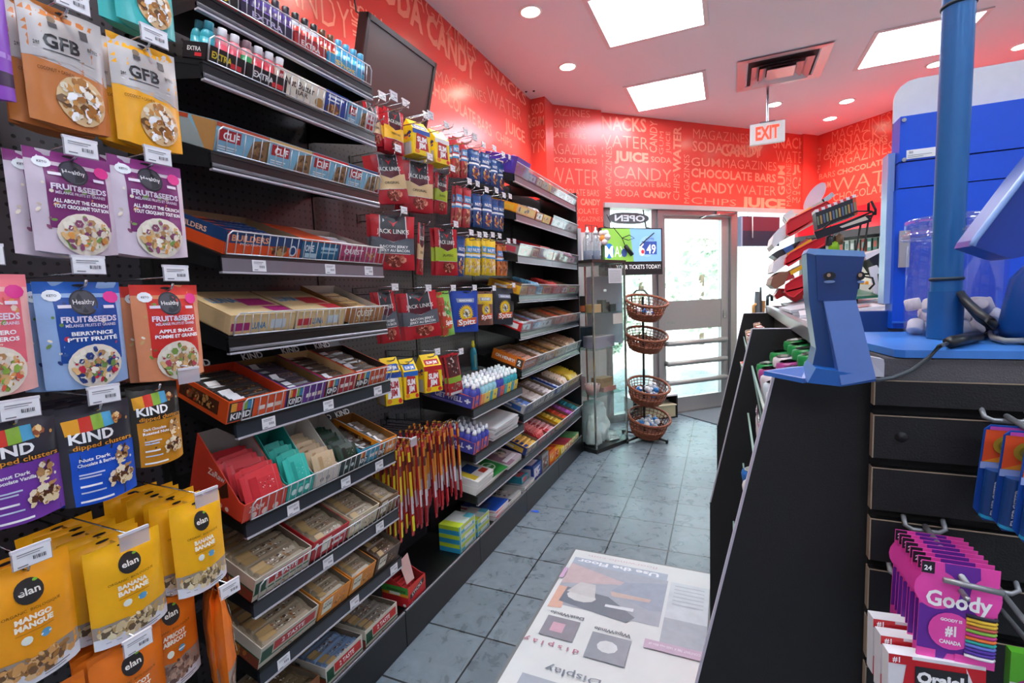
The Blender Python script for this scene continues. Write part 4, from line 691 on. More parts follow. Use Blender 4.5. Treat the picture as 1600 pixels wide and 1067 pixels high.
def hook(y, z, xe, label, ticket='white', w=.052, zt=.012, h=.033, dz=-.012, x0=XB, ang=0, group=None):
    """wire peg hook from the rack back to xe; a second wire above carries the ticket plate"""
    dy = math.tan(ang) * (xe - x0); t = thing('peg_hook', (x0, y, z), label, 'hook', group); P = lambda x, zz: V((x, y + dy * (x - x0) / (xe - x0), zz))
    b = MB(); b.tube([P(x0 - .001, z), P(xe - .02, z), P(xe - .006, z + .004), P(xe, z + .014)], .0024, CHROME, 6); b.box((x0, y - .012, z - .008), (x0 + .003, y + .012, z + .03), BLK)
    b.build('wire', t)
    if ticket:
        b = MB(); b.tube([P(x0 - .001, z + .028), P(xe + .012, z + .028)], .0017, CHROME, 5); b.build('upper_wire', t)
        q = P(xe + .014, z + .028); b = MB(); g = GL('ticket_plastic', '#f1eef3', .1, .1, .35, '#e6e2ea')
        b.box((q.x - .001, q.y - w / 2, q.z + dz - h / 2), (q.x + .001, q.y + w / 2, q.z + dz + h / 2), g); b.box((q.x - .003, q.y - w / 2, q.z + dz + h / 2 - .004), (q.x + .002, q.y + w / 2, q.z + dz + h / 2 + .001), K('#d9d6dd', .3)); b.build('ticket_holder', t)
        if ticket == 'white': b = MB(); price(b, q.x + .0015, q.y, q.z + dz - .001, w * .94, h * .86); b.build('price_tag', t)
    return t
def hang(style, y, zt, x, wd, hd, nm, n=1, dx=.022, ticket='white', dzk=0, rz=0, tilt=0, jit=.05, tdz=-.012, hz=-.012, tw=.052, hk=True, where=''):
    """n bags one behind another on one hook; the front one at x"""
    for i in range(n):
        g = None if i == 0 else 'hidden-behind copies of the ' + nm
        lb = nm + where if i == 0 else ('next ' + nm if n == 2 else 'further ' + nm) + ' behind the front one'
        bag(style, (x - dx * i, y + R_.uniform(-.004, .004) * (i > 0) - (.012 * (i % 2) if i else 0), zt + R_.uniform(-.004, .004) * (i > 0)), wd, hd, rz + (R_.uniform(-jit, jit) if i else 0), tilt, lb, 'bags behind the ' + nm if i else None, lean=R_.uniform(-.03, .03) * (i > 0))
    if hk: hook(y, zt + hz, x + .03, 'wire peg hook holding the ' + nm, ticket, tw, dz=tdz)
# bay 0, large bags at the left edge of the photo (front faces about x = -1.1)
XA = -1.105
hang('purple', .385, 1.935, XA, .13, .22, 'purple snack bag cut by the top left corner', 2)
hang('gfb_brown', .525, 1.90, XA, .125, .205, 'grey and brown bag with large dark capitals', 3, .03)
hang('gfb_yellow', .66, 1.90, XA, .128, .205, 'grey and yellow bag with large dark capitals', 3, .03)
hang('gfb_teal', .675, 2.135, XA, .115, .2, 'turquoise snack bag at the top edge of the photo', 2, .03, tdz=-.012)
hang('gfb_teal', .535, 2.17, XA - .05, .10, .19, 'turquoise bag left of the top one', 1)
hang('fruit', .512, 1.645, XA, .13, .178, 'purple fruit and seed bag on the left hook', 3, .03)
hang('fruit', .643, 1.662, XA, .14, .192, 'purple fruit and seed bag on the right hook', 2, .03)
hang('hero', .365, 1.425, XA, .13, .195, 'pink fruit and seed bag at the left edge', 2, .03, tdz=.012)
hang('berry', .503, 1.413, XA, .133, .192, 'blue fruit and seed bag with berries', 3, .03, tdz=.012)
hang('apple', .655, 1.408, XA, .137, .198, 'red fruit and seed bag with a glossy front', 4, .025, tdz=.006)
hang('kind_purple', .385, 1.187, XA, .12, .178, 'purple bag with a rainbow stripe at the left edge', 3, .03, tdz=.0)
hang('kind_blue', .503, 1.183, XA, .12, .182, 'black and royal blue bag with a rainbow stripe', 5, .03, tdz=.004)
hang('kind_amber', .612, 1.20, XA - .005, .10, .165, 'black and amber bag with a rainbow stripe', 3, .03, ticket=None)
hook(.66, 1.205, XA + .03, 'wire peg hook with an empty clear ticket plate above the amber bag', 'clear', .045, dz=-.02)
hang('elan_mango', .375, .935, XA, .13, .205, 'amber mango bag at the left edge', 2, .035, tdz=.006)
hang('elan_banana', .525, .903, XA, .135, .193, 'yellow banana chip bag on the left hook', 6, .045, ticket='clear', tdz=-.006)
hang('elan_banana', .672, .925, XA, .115, .205, 'yellow banana chip bag on the right hook', 6, .045, ticket='clear', tdz=-.004)
hang('elan_orange', .51, .70, XA, .13, .2, 'orange bag at the bottom edge of the photo', 3, .03, tdz=-.01)
hang('elan_orange', .61, .735, XA - .04, .125, .22, 'orange bag in the gap between the lower hooks', 2, .03, ticket=None)
for i, (x, r) in enumerate([(-1.09, 1.05), (-1.125, .85), (-1.16, 1.15)]):
    bag('elan_orange', (x, .695 + .012 * i, .70 - .006 * i), .13, .24, r, 0, 'orange dried fruit bag turned edge-on beside the bottom shelves, ' + ['nearest', 'second', 'third'][i], None)
hook(.70, .69, -1.07, 'wire peg hook holding the edge-on orange bags', 'white', .05, dz=-.012)
hang('elan_orange', .375, .69, XA, .13, .2, 'orange bag below the mango bag at the left edge', 1, ticket=None)
# bays 2 and 3, hooks
def hb(style, TL, TR, BR, BL_, nm, X=-1.24, yaw=35, n=2, dx=.02, ticket='white', tz=.0, hk=True):
    cx = sum(p[0] for p in (TL, TR, BR, BL_)) / 4; cy = sum(p[1] for p in (TL, TR, BR, BL_)) / 4
    c = onx(cx, cy, X); a = -math.radians(yaw); nn = V((math.cos(a), math.sin(a), 0)); q = [onp(*p, c, nn) for p in (TL, TR, BR, BL_)]
    wd = ((q[1] - q[0]).length + (q[2] - q[3]).length) / 2; hd = ((q[0] - q[3]).length + (q[1] - q[2]).length) / 2; top = (q[0] + q[1]) / 2; u = ((q[1] + q[2]) / 2 - (q[0] + q[3]) / 2).normalized()
    for i in range(n):
        bag(style, (top.x - dx * i, top.y + R_.uniform(-.003, .003) * i, top.z), wd, hd, a + R_.uniform(-.08, .08) * (i > 0), 0, nm if i == 0 else 'copy behind the ' + nm, 'copies behind the ' + nm if i > 1 or (i and n > 2) else None, lean=math.asin(max(-.12, min(.12, u.z))))
    if hk: hook(top.y, top.z - .01 + tz, top.x + .045, 'hook of the ' + nm, ticket, .042, dz=-.004, h=.028)
    return top, wd, hd
hb('jack_orig', (566, 160), (590, 162), (603, 232), (580, 225), 'tan and red jerky bag behind the second shelf end', X=-1.27, yaw=5, n=1)
hb('jack_teri', (600, 167), (629, 176), (638, 247), (606, 234), 'yellow banded jerky bag in the top row', yaw=15, n=3)
hb('jack_orig', (577, 243), (629, 240), (636, 319), (590, 318), 'tan banded jerky bag in the second row, the left one', X=-1.27, n=3)
hb('jack_orig', (630, 251), (677, 256), (684, 336), (638, 327), 'tan banded jerky bag in the second row, the right one', n=3)
hb('jack_jal', (681, 269), (700, 273), (708, 338), (687, 330), 'lime banded jerky bag in the second row', yaw=25, n=2)
hb('jack_bacon', (578, 334), (647, 339), (650, 423), (581, 420), 'charcoal banded bacon jerky bag in the third row', X=-1.28, yaw=40, n=2)
hb('jack_orig', (653, 345), (664, 352), (670, 431), (662, 428), 'jerky bag seen edge-on left of the lime one in the third row', X=-1.25, yaw=20, n=1, ticket=None)
hb('jack_jal', (678, 356), (713, 358), (719, 431), (684, 429), 'lime banded jerky bag in the third row', yaw=25, n=2)
hb('jack_bacon', (584, 456), (614, 454), (623, 532), (592, 539), 'narrow-looking bacon jerky bag in the fourth row beside the shelves', X=-1.30, yaw=40, n=2)
hb('jack_bacon', (622, 458), (681, 454), (689, 522), (634, 534), 'charcoal banded bacon jerky bag in the fourth row', X=-1.25, yaw=40, n=2)
hb('spitz_green', (683, 455), (700, 456), (707, 520), (689, 530), 'narrow green and red seed bag in the fourth row', yaw=25, n=2)
hb('spitz_blue', (704, 453), (747, 456), (748, 516), (709, 521), 'royal blue sunflower seed bag', yaw=38, n=2)
hb('spitz_yellow', (744, 454), (770, 456), (773, 506), (750, 509), 'yellow topped sunflower seed bag', yaw=35, n=2)
hb('spitz_black', (772, 448), (805, 452), (802, 506), (774, 507), 'dark grey sunflower seed bag', yaw=40, n=2)
for i, (s, TL, TR, BR, BL_, nm) in enumerate([
    ('nut_red', (707, 212), (716, 215), (724, 279), (712, 276), 'red nut bag in the top row, the left one'), ('nut_red', (721, 221), (729, 224), (738, 280), (727, 277), 'red nut bag in the top row, the right one'),
    ('nut_blue', (731, 231), (749, 236), (757, 285), (742, 281), 'dark blue nut bag in the top row, first of four'), ('nut_blue', (750, 236), (765, 241), (770, 289), (757, 285), 'dark blue nut bag in the top row, second of four'), ('nut_blue', (767, 246), (777, 250), (780, 293), (769, 290), 'dark blue nut bag in the top row, third of four'), ('nut_blue', (777, 251), (788, 254), (789, 302), (778, 298), 'dark blue nut bag in the top row, last of four'),
    ('nut_red', (713, 289), (722, 292), (730, 357), (719, 353), 'red nut bag in the second row, the left one'), ('nut_red', (725, 292), (736, 296), (745, 357), (733, 354), 'red nut bag in the second row, the right one'),
    ('nut_blue', (738, 302), (752, 304), (756, 356), (744, 353), 'dark blue nut bag in the second row, first of four'), ('nut_blue', (753, 302), (769, 306), (771, 359), (757, 356), 'dark blue nut bag in the second row, second of four'), ('nut_blue', (768, 310), (778, 312), (780, 360), (769, 358), 'dark blue nut bag in the second row, third of four'), ('nut_blue', (778, 311), (788, 314), (790, 363), (780, 360), 'dark blue nut bag in the second row, last of four'),
    ('nut_blue', (714, 367), (727, 372), (734, 432), (721, 431), 'blue and brown nut bag in the third row'), ('nut_yellow', (729, 371), (738, 374), (744, 430), (734, 428), 'yellow nut bag in the third row, leftmost'), ('nut_yellow', (736, 371), (750, 374), (757, 431), (741, 429), 'yellow nut bag in the third row, second from left'), ('nut_yellow', (752, 372), (758, 373), (762, 428), (757, 428), 'yellow nut bag in the third row, narrow third one'),
    ('nut_yellow', (758, 373), (774, 375), (779, 431), (763, 429), 'yellow nut bag in the third row, rightmost'), ('nut_orange', (776, 381), (785, 382), (788, 431), (780, 430), 'orange nut bag in the third row, the left one'), ('nut_orange', (786, 381), (794, 383), (797, 432), (788, 430), 'orange nut bag in the third row, the right one')]):
    hb(s, TL, TR, BR, BL_, nm, yaw=18, n=2, dx=.022)
# snack-stick cartons with gabled tops hanging on hooks
def gable(w, h, d, wf, wm):
    b = MB(); y = '#f2cf1e'; zt = -h * .3
    b.prism([(-d, -w / 2, -h), (0, -w / 2, -h), (0, -w / 2, zt), (-d / 2, -w / 2, 0), (-d, -w / 2, zt)], (0, w, 0), col(y)); S = flat((0, -w / 2, -h), (0, 1, 0), (0, 0, 1), (1, 0, 0))
    art(b, S, w, h * .7, [('r', 0, .82, 1, 1, wm), ('g', [(.12, .2), (.88, .2), (.8, .8), (.2, .85)], wf), ('t', 'SLIM', .5, .52, .2, '#ffffff' if wf != '#ffffff' else '#b5262c', .55, .05), ('t', 'JIM', .5, .28, .2, '#ffffff' if wf != '#ffffff' else '#b5262c', .4, .05), ('e', .2, .12, .14, .08, '#e8862c'), ('e', .85, .1, .12, .08, '#d4302c')], 0)
    k = math.hypot(d / 2, h * .3); art(b, flat((0, -w / 2, zt), (0, 1, 0), (-d / 2 / k, 0, h * .3 / k), (h * .3 / k, 0, d / 2 / k)), w, k, [('r', .1, .1, .9, .55, wm), ('t', 'SLIM JIM', .5, .2, .22, '#ffffff', .6, .03)], 0)
    art(b, flat((-d, -w / 2, -h), (1, 0, 0), (0, 0, 1), (0, -1, 0)), d, h * .7, [('r', .1, .02, .85, .5, '#b9b6b2'), ('b', .5, .8, .4, .15, ['#3a4a9a', '#8a3a3a', '#e8862c'], 16, .08)], 0)
    return b
for i, (TL, TR, BR, BL_, wf, wm, nm) in enumerate([((644, 190), (671, 200), (678, 246), (645, 238), '#b5262c', '#2f57b0', 'yellow gabled carton of meat sticks in the top row, blue-striped'), ((679, 206), (701, 213), (704, 264), (680, 253), '#b5262c', '#e8e4e4', 'yellow gabled carton of meat sticks in the top row, pale-striped'),
    ((600, 574), (626, 568), (629, 628), (598, 637), '#ffffff', '#2f57b0', 'yellow gabled carton of meat sticks partly behind the sixth shelf'), ((630, 574), (652, 568), (660, 620), (630, 627), '#b5262c', '#2b6cc4', 'yellow gabled carton of meat sticks in the low row with blue stripe'), ((662, 566), (689, 560), (698, 609), (663, 616), '#c4262c', '#c4262c', 'yellow gabled carton of meat sticks in the low row with red stripe')]):
    c = onx((TL[0] + BR[0]) / 2, (TL[1] + BR[1]) / 2, -1.20); yaw = -math.radians(25 if i > 1 else 12); nn = V((math.cos(yaw), math.sin(yaw), 0)); q = [onp(*p, c, nn) for p in (TL, TR, BR, BL_)]
    wd = (q[1] - q[0]).length; hd = (q[0] - q[3]).length; top = (q[0] + q[1]) / 2
    b = gable(wd, hd * 1.18, .075, wf, wm); o = b.build('meat_stick_carton', org=(0, 0, 0)); o.location = (top.x, top.y, top.z + hd * .18); o.rotation_euler = (0, 0, yaw); tag(o, nm, 'carton')
    hook(top.y + .006, top.z + hd * .18 - .012, top.x + .01, 'wire peg hook with the %s yellow meat stick carton' % ['upper left', 'upper right', 'lower left', 'lower middle', 'lower right'][i], 'white' if i in (0, 1, 4) else None, .042, dz=-.004, h=.028)
hb('stick_bag', (692, 555), (716, 552), (720, 611), (700, 621), 'red and green clear-front stick bag in the low row', yaw=25, n=2)
for i, (px, py, X, tk) in enumerate([(610, 150, -1.10, 'white'), (600, 178, -1.16, None), (640, 157, -1.12, None), (668, 180, -1.12, 'white'), (708, 192, -1.1, None), (727, 206, -1.1, None), (738, 214, -1.1, 'white'), (755, 222, -1.1, None), (640, 562, -1.14, None), (625, 575, -1.16, None), (700, 655, -1.12, None), (660, 665, -1.14, None), (560, 560, -1.2, None)]):
    p = onx(px, py, X); hook(p.y, p.z - .02, X, 'bare wire peg hook, %s of the empty ones on the peg rack' % ['first', 'second', 'third', 'fourth', 'fifth', 'sixth', 'seventh', 'eighth', 'ninth', 'tenth', 'eleventh', 'twelfth', 'thirteenth'][i], tk, .04, h=.03)
# long meat sticks on hooks
def stick(c1, c2, c3):
    b = MB(); h = .36; w = .013; m = fo(c1)
    vs = []; fs = []; n = 6; zs = [(0, .25), (-.012, .25), (-.02, 1), (-h + .02, 1), (-h + .012, .25), (-h, .25)]
    for z, k in zs:
        for j in range(n): t = 2 * math.pi * (j + .5) / n; vs.append(V((w * .5 * k * math.sin(t), w * (.5 if k == 1 else .62) * math.cos(t), z)))
    for i in range(len(zs) - 1):
        for j in range(n): fs.append((i * n + j, i * n + (j + 1) % n, (i + 1) * n + (j + 1) % n, (i + 1) * n + j))
    b.add(vs, fs, m)
    for z0, z1, c in ((-.10, -.06, '#3a2a22'), (-.06, -.022, c2), (-.20, -.10, c2), (-.27, -.20, '#c9c9cc'), (-.34, -.28, c3)): b.box((.0045, -w * .42, z0), (.0062, w * .42, z1), fo(c))
    b.box((-.0005, -.006, -.001), (.0005, .006, .010), fo('#e0a030')); return b
SP = {}
SK = [('#a8262c', '#c9852c', '#8a1c24'), ('#b5302c', '#d8d024', '#e8e02c'), ('#9c1f28', '#e89a2c', '#c42c30')]
for k, (px, py, kind_, nn_, X) in enumerate([(628, 704, 1, 5, -1.13), (642, 696, 1, 5, -1.13), (655, 690, 0, 6, -1.13), (665, 688, 0, 6, -1.13), (676, 678, 0, 6, -1.14), (689, 672, 2, 6, -1.14), (696, 668, 2, 6, -1.14), (707, 662, 0, 5, -1.15), (718, 661, 2, 5, -1.15), (612, 720, 0, 4, -1.2), (603, 730, 1, 4, -1.22)]):
    p = onx(px, py, X); g = ['dark red', 'red and yellow', 'red and orange'][kind_]; od = ['first', 'second', 'third', 'fourth', 'fifth', 'sixth', 'seventh', 'eighth', 'ninth', 'tenth', 'eleventh'][k]
    for i in range(nn_):
        nm = 'long %s meat stick hanging in the %s row from the snack shelves' % (g, od)
        if kind_ not in SP: SP[kind_] = o = stick(*SK[kind_]).build('meat_stick', org=(0, 0, 0))
        else: o = dup(SP[kind_])
        o.location = (X - .016 - .03 * i, p.y + R_.uniform(-.002, .002), p.z - .005 + R_.uniform(-.003, .003)); o.rotation_euler = (R_.uniform(-.03, .03), R_.uniform(-.03, .03), R_.uniform(-.2, .2)); tag(o, nm, 'meat stick', 'meat sticks in the %s row' % od)
    hook(p.y, p.z, X, 'wire peg hook with the %s row of meat sticks' % od, 'clear' if k == 1 else None, .04)
# television on the wall above the rack
t = thing('television', (-1.45, 1.95, 2.4), 'dark flat television screen tilted down above the jerky bags', 'television')
q = [onx(*p, -1.42) for p in ((578, 18), (680, 97), (668, 188), (558, 160))]
a = onx(574, 18, -1.40); c = onx(681, 97, -1.40); c0 = onx(563, 165, -1.48)
y0, y1, zt = a.y, c.y, a.z; zb = ony(668, 188, y1 - .02).z; H = .40
T = Matrix.Translation((-1.40, (y0 + y1) / 2, zt)) @ Matrix.Rotation(math.radians(15), 4, 'Y'); Wt = (y1 - y0)
b = MB(); b.box((-.045, -Wt / 2, -H), (0, Wt / 2, 0), K('#1b1a1b', .4), T); b.build('casing', t)
b = MB(); 
for z0, z1, a0, a1 in ((-.022, 0, -Wt / 2, Wt / 2), (-H, -H + .022, -Wt / 2, Wt / 2), (-H, 0, -Wt / 2, -Wt / 2 + .018), (-H, 0, Wt / 2 - .018, Wt / 2)): b.box((0, a0, z0), (.007, a1, z1), K('#2c2829', .3), T)
b.build('bezel', t)
b = MB(); b.box((.0, -Wt / 2 + .018, -H + .022), (.001, Wt / 2 - .018, -.022), K('#4a4142', .28, var=.02, sc=2), T); b.build('screen', t)
b = MB(); b.box((-.11, -.06, -.3), (-.045, .06, -.12), BLK, T); b.tube([T @ V((-.09, 0, -.2)), V((XL, (y0 + y1) / 2, zt - .15))], .02, BLK); b.tube([T @ V((-.03, -.12, 0)), V((-1.5, y0 + .05, zt + .05)), V((-1.55, y0 + .05, CZ))], .004, BLK); b.build('wall_mount', t)
# ------------------------------------------------------------------ bay 3 lower shelves
T3 = [shelf(BY[3], BY[4], z, l, .2, fence=None) for z, l in ((.757, 'grey-lipped shelf of hand sanitiser bottles above the magazines'), (.527, 'shelf with grey lip holding sanitiser bottles and grey pads'), (.31, 'shelf with grey lip holding magazines and a green folder'))]
Y3 = BY[3]
SAN = {}
def sanit(c, capc, lab):
    k = (c, capc, lab)
    if k in SAN: return dup(SAN[k])
    t = thing('sanitiser_bottle', (0, 0, 0), 'x', 'bottle'); b = MB(); b.lathe([(0, 0), (.019, 0), (.021, .004), (.021, .07), (.016, .085), (.009, .092), (.009, .095)], K(c, .15), 14, sq=.75); b.box((.0145, -.012, .012), (.0165, .012, .062), K(lab, .4)); b.build('bottle_body', t)
    b = MB(); b.lathe([(.0115, .092), (.0115, .104), (.009, .106), (.007, .118), (0, .119)], K(capc, .35), 12); b.build('cap', t); SAN[k] = t; return t
def sans(T, y0, s0, ny, nx, mix, g, dy=.042, dx=.036, z=.004):
    for j in range(nx):
        for i in range(ny):
            c, cc, lb, nm = mix(i, j); o = sanit(c, cc, lb); M = T @ Matrix.Translation((-s0 - dx * j, y0 + dy * i, z)); o.location = M.to_translation(); o.rotation_euler = M.to_euler(); tag(o, '%s sanitiser bottle with pale cap %s' % (nm, g), None, '%s sanitiser bottles %s' % (nm, g))
PURP = ('#4b4fae', '#e4e6ec', '#6a4fb8', 'violet'); TEAL = ('#3aa8b8', '#e4eef0', '#4fc4cc', 'teal'); PAL = ('#9cd0dc', '#eef0f2', '#c4e8ec', 'pale blue')
def getwell(T, y, w, s, d, l, c1='#46489c', c2='#e2604c'):
    b = MB(); carton(b, w, d, .06, c2, [('r', .0, 0, 1, 1, c2), ('t', '+', .5, .25, .5, '#4a50a8', .3, .06)], [('r', 0, 0, 1, 1, c1), ('t', 'GET WELL', .43, .35, .42, '#e8e6f0', .66, .03), ('t', '+', .88, .3, .5, '#e8e6f0', .14, .06), ('r', .02, .12, .6, .18, '#8a88c8')], inner='#c9a090', hb=.085)
    return place(b, 'display_carton', T, y, s, l)
T = T3[0]
getwell(T, Y3 + .045, .085, .012, .245, 'purple and coral carton with white capitals on the upper bottle shelf')
sans(T, Y3 + .025, .03, 2, 6, lambda i, j: PURP if j < 2 else PAL if j < 5 else PURP, 'in the purple carton, upper shelf')
for i, (c, c2, w, mx_, nm) in enumerate([('#f0d65a', '#f09a5a', .10, PAL, 'peach and yellow'), ('#f2d83a', '#37a3b4', .09, PAL, 'lemon and teal'), ('#e2503c', '#4a50a8', .085, PURP, 'coral and violet'), ('#f2dc3a', '#43b0bc', .085, TEAL, 'lemon'), ('#e9d23a', '#3aa0c0', .085, TEAL, 'yellow and teal')]):
    y = Y3 + .145 + .094 * i; b = MB(); carton(b, w - .004, .2, .055, c, [('r', 0, 0, .35, 1, c2), ('t', '+', .7, .3, .4, '#4a50a8', .2, .05)], [('r', 0, 0, 1, 1, c2)], inner='#d8c9a8', hb=.075); place(b, 'display_carton', T, y, .012, 'small %s carton of sanitiser on the upper bottle shelf' % nm)
    sans(T, y - .021, .034, 2, 4, lambda i2, j, m=mx_: m, 'in the small %s carton' % nm, dy=.041)
o = sanit('#3a9cb0', '#e2d23c', '#e8d23c'); tag(o, 'tall teal and yellow bottle standing at the back of the upper bottle shelf', 'bottle'); p = onx(741, 578, -1.40); o.location = (p.x, p.y, p.z - .0); o.scale = (1, 1, 1.5)
T = T3[1]
getwell(T, Y3 + .03, .07, .012, .24, 'purple and coral carton with white capitals on the lower bottle shelf, front one'); getwell(T, Y3 + .115, .08, .012, .24, 'purple and coral carton on the lower bottle shelf, behind the first')
sans(T, Y3 + .012, .03, 4, 5, lambda i, j: PURP, 'on the lower bottle shelf', dy=.042)
for i in range(6):
    b = MB(); b.box((-.24, -.16, 0), (0, .16, .010), K('#e6e4e0', .6)); b.box((-.241, -.161, .0101), (.001, .161, .0115), K('#8f9294', .5) if i % 2 == 0 else K('#d4d4d2', .5))
    o = b.build('writing_pad', org=(0, 0, 0)); M = T @ Matrix.Translation((-.012 - .004 * (i % 2), Y3 + .385 + .006 * (i % 3), .001 + .0118 * i)) @ Matrix.Rotation(.03 * ((i * 7) % 3 - 1), 4, 'Z'); o.location = M.to_translation(); o.rotation_euler = M.to_euler(); tag(o, 'grey covered writing pad in the pile on the lower bottle shelf, %s' % ['lowest', 'second from below', 'third from below', 'fourth from below', 'fifth from below', 'topmost'][i], 'pad', 'grey writing pads')
def mag(T, y, s, z, w, d, h, c, ops, nm, cat='magazine', name='magazine', rz=0, pages='#e8e6e0', g=None):
    b = MB(); b.box((-d, -w / 2 + .001, 0), (-.001, w / 2 - .001, h), K(pages, .6)); b.box((-d - .001, -w / 2, h), (0, w / 2, h + .0008), K(c, .3)); art(b, flat((-0.0, -w / 2, h + .0009), (0, 1, 0), (-1, 0, 0), (0, 0, 1)), w, d, ops, 0)
    o = b.build(name, org=(0, 0, 0)); M = T @ Matrix.Translation((-s, y, z)) @ Matrix.Rotation(rz, 4, 'Z'); o.location = M.to_translation(); o.rotation_euler = M.to_euler(); tag(o, nm, cat, g)
T = T3[2]
for i in range(4): mag(T, Y3 + .10, .015, .001 + .019 * i, .19, .24, .018, '#e4e2da', [('r', .3, .3, .8, .6, '#2f57a0'), ('r', .05, .1, .3, .5, '#d8c23a'), ('r', .05, .7, .9, .9, '#c9ccd2'), ('r', .6, .1, .9, .25, '#c2412c')] if i == 3 else [], 'thick white catalogue in the stack at the left of the magazine shelf, %s' % ['lowest', 'second', 'third', 'topmost'][i], 'catalogue', 'catalogue', .03 * (i % 2), g='stacked white catalogues')
mag(T, Y3 + .29, .02, .001, .2, .25, .018, '#e2e2dc', [], 'white pad under the green folder', rz=.05)
mag(T, Y3 + .28, .015, .020, .2, .25, .006, '#2d8a3c', [('e', .62, .35, .22, .16, '#dfe8dc'), ('e', .62, .35, .18, .13, '#2d8a3c'), ('t', 'GREEN', .62, .32, .06, '#f0f4ee', .3, .02)], 'bright green folder with a white oval badge', 'folder', 'folder', rz=-.05)
for i in range(4): mag(T, Y3 + .49, .012, .001 + .008 * i, .2, .26, .007, '#b9a8ae', [('r', .0, .0, .45, 1, '#8f6a78'), ('b', .6, .55, .3, .3, ['#5a7a6a', '#dfe0dc', '#3c4a44', '#c9b0a0'], 30, .08), ('r', .1, .1, .9, .22, '#e6dfe2')] if i == 3 else [], 'glossy puzzle magazine on the magazine shelf, %s of the pile' % ['bottom', 'second', 'third', 'top'][i], rz=.04 * (i % 2), g='puzzle magazines')
TB = Matrix.Translation((XF - .012, 0, .130))
# tissue boxes (five), note books on the base
def tissue(y, s, z, w, nm):
    b = MB(); b.box((-.115, -w / 2, 0), (0, w / 2, .043), K('#cfe0d4', .4)); art(b, flat((-.115, -w / 2, 0), (1, 0, 0), (0, 0, 1), (0, -1, 0)), .115, .043, [('r', 0, 0, 1, .55, '#2f9cc0'), ('r', 0, .55, 1, 1, '#b8d832')], 0)
    art(b, flat((0, -w / 2, 0), (0, 1, 0), (0, 0, 1), (1, 0, 0)), w, .043, [('r', 0, 0, .06, 1, '#3aa8c4'), ('r', .1, .1, .9, .4, '#4fb0c8'), ('r', .1, .5, .95, .9, '#c8dc5a'), ('r', .3, .2, .8, .6, '#e8f0ea')], 0)
    art(b, flat((0, -w / 2, .0432), (0, 1, 0), (-1, 0, 0), (0, 0, 1)), w, .115, [('r', 0, 0, .3, 1, '#c4dc3a'), ('r', .3, .3, .95, .9, '#dfe6e2'), ('r', .7, 0, 1, .4, '#5ab4c8')], 0)
    o = b.build('tissue_box', org=(0, 0, 0)); o.location = (XF - s, y, z); tag(o, nm, 'tissue box')
for i in range(3): tissue(BY[3] - .065, .03, .129 + .044 * i, .16, 'lime and blue tissue box in the front stack on the rack base, %s' % ['lowest', 'middle', 'topmost'][i])
for i in range(2): tissue(BY[3] + .10, .03, .129 + .044 * i, .14, 'lime and blue tissue box in the farther stack on the rack base, %s' % ['lower', 'upper'][i])
for i, (c, nm) in enumerate([('#e9e6e4', 'white'), ('#c22f5a', 'crimson'), ('#e2dfe6', 'pale'), ('#d4304a', 'red'), ('#2a55b8', 'blue')]): mag(TB, BY[3] + .30, .0, .0 + .012 * i, .17, .22, .011, c, [('r', .1, .3, .5, .8, '#3a4a78')] if i == 4 else [], 'spiral notebook with a %s cover in the pile on the rack base' % nm, 'notebook', 'notebook', .06 * (i % 2))
for i in range(3): mag(TB, BY[3] + .48, .0, .0 + .013 * i, .18, .25, .012, '#b8b6b2', [('r', .02, .0, .2, 1, '#2c2c30'), ('b', .6, .5, .35, .4, ['#d8d4cc', '#8a8684', '#5a5654'], 34, .07)], 'grey printed puzzle book on the rack base, %s' % ['lowest', 'middle', 'topmost'][i], 'book', 'book')
for i in range(3): mag(TB, BY[4] + .09, .0, .0 + .013 * i, .17, .25, .012, '#9a9c9e', [('r', .1, .2, .6, .8, '#c4c9cc')], 'grey book beside the blue toothbrush packs, %s' % ['lowest', 'middle', 'topmost'][i], 'book', 'book')
b = MB(); carton(b, .10, .16, .04, '#3a9cb0', [('r', .2, .2, .8, .8, '#c23a48')], [('r', 0, 0, 1, 1, '#3a9cb0')], op=False, top=[('r', .1, .1, .9, .9, '#b8485a'), ('r', .2, .3, .7, .6, '#e6d8d8')]); M = place(b, 'small_box', TB @ Matrix.Translation((0, 0, .04)), BY[4] + .08, .03, 'small red and teal box on the grey books')
# red pepperoni stick carton at the foot of bay 2
b = MB(); carton(b, .12, .13, .085, '#c4262c', [('r', 0, .55, 1, 1, '#d83a2c'), ('g', [(.1, .35), (.9, .65), (.9, .9), (.1, .6)], '#2c2224'), ('t', 'STICKS', .5, .55, .16, '#f0e8e0', .6, .02, .25), ('e', .2, .12, .07, .08, '#e8e0dc')], [('r', 0, .52, 1, .66, '#e89a2c'), ('r', .0, .66, 1, 1, '#3f9a3c'), ('t', 'PEPPERONI', .55, .72, .12, '#2c2a22', .7, .03), ('r', .3, .56, .7, .7, '#e8e4da'), ('e', .85, .12, .06, .07, '#e8e0dc')], inner='#9a2c28', hb=.13)
M = place(b, 'display_carton', TB, BY[2] + .10, .0, 'red pepperoni stick carton standing on the rack base')
bars(M, 5, .1, .018, .018, '#c42c30', ['#e8862c', '#3fa04a', '#2c2222', '#f0e8d8'], 'red pepperoni carton', -.02, .022, .05, lean=-1.2)
b = MB(); b.prism([(0, 0, 0), (0, .05, 0), (-.03, .055, .10), (-.03, -.005, .09)], (-.002, 0, 0), K('#d8b0a8', .5)); o = b.build('carton_flap', org=(0, 0, 0)); o.location = (XF - .03, BY[2] + .06, .128 + .09); tag(o, 'pink torn carton flap standing up in the red pepperoni carton', 'flap')
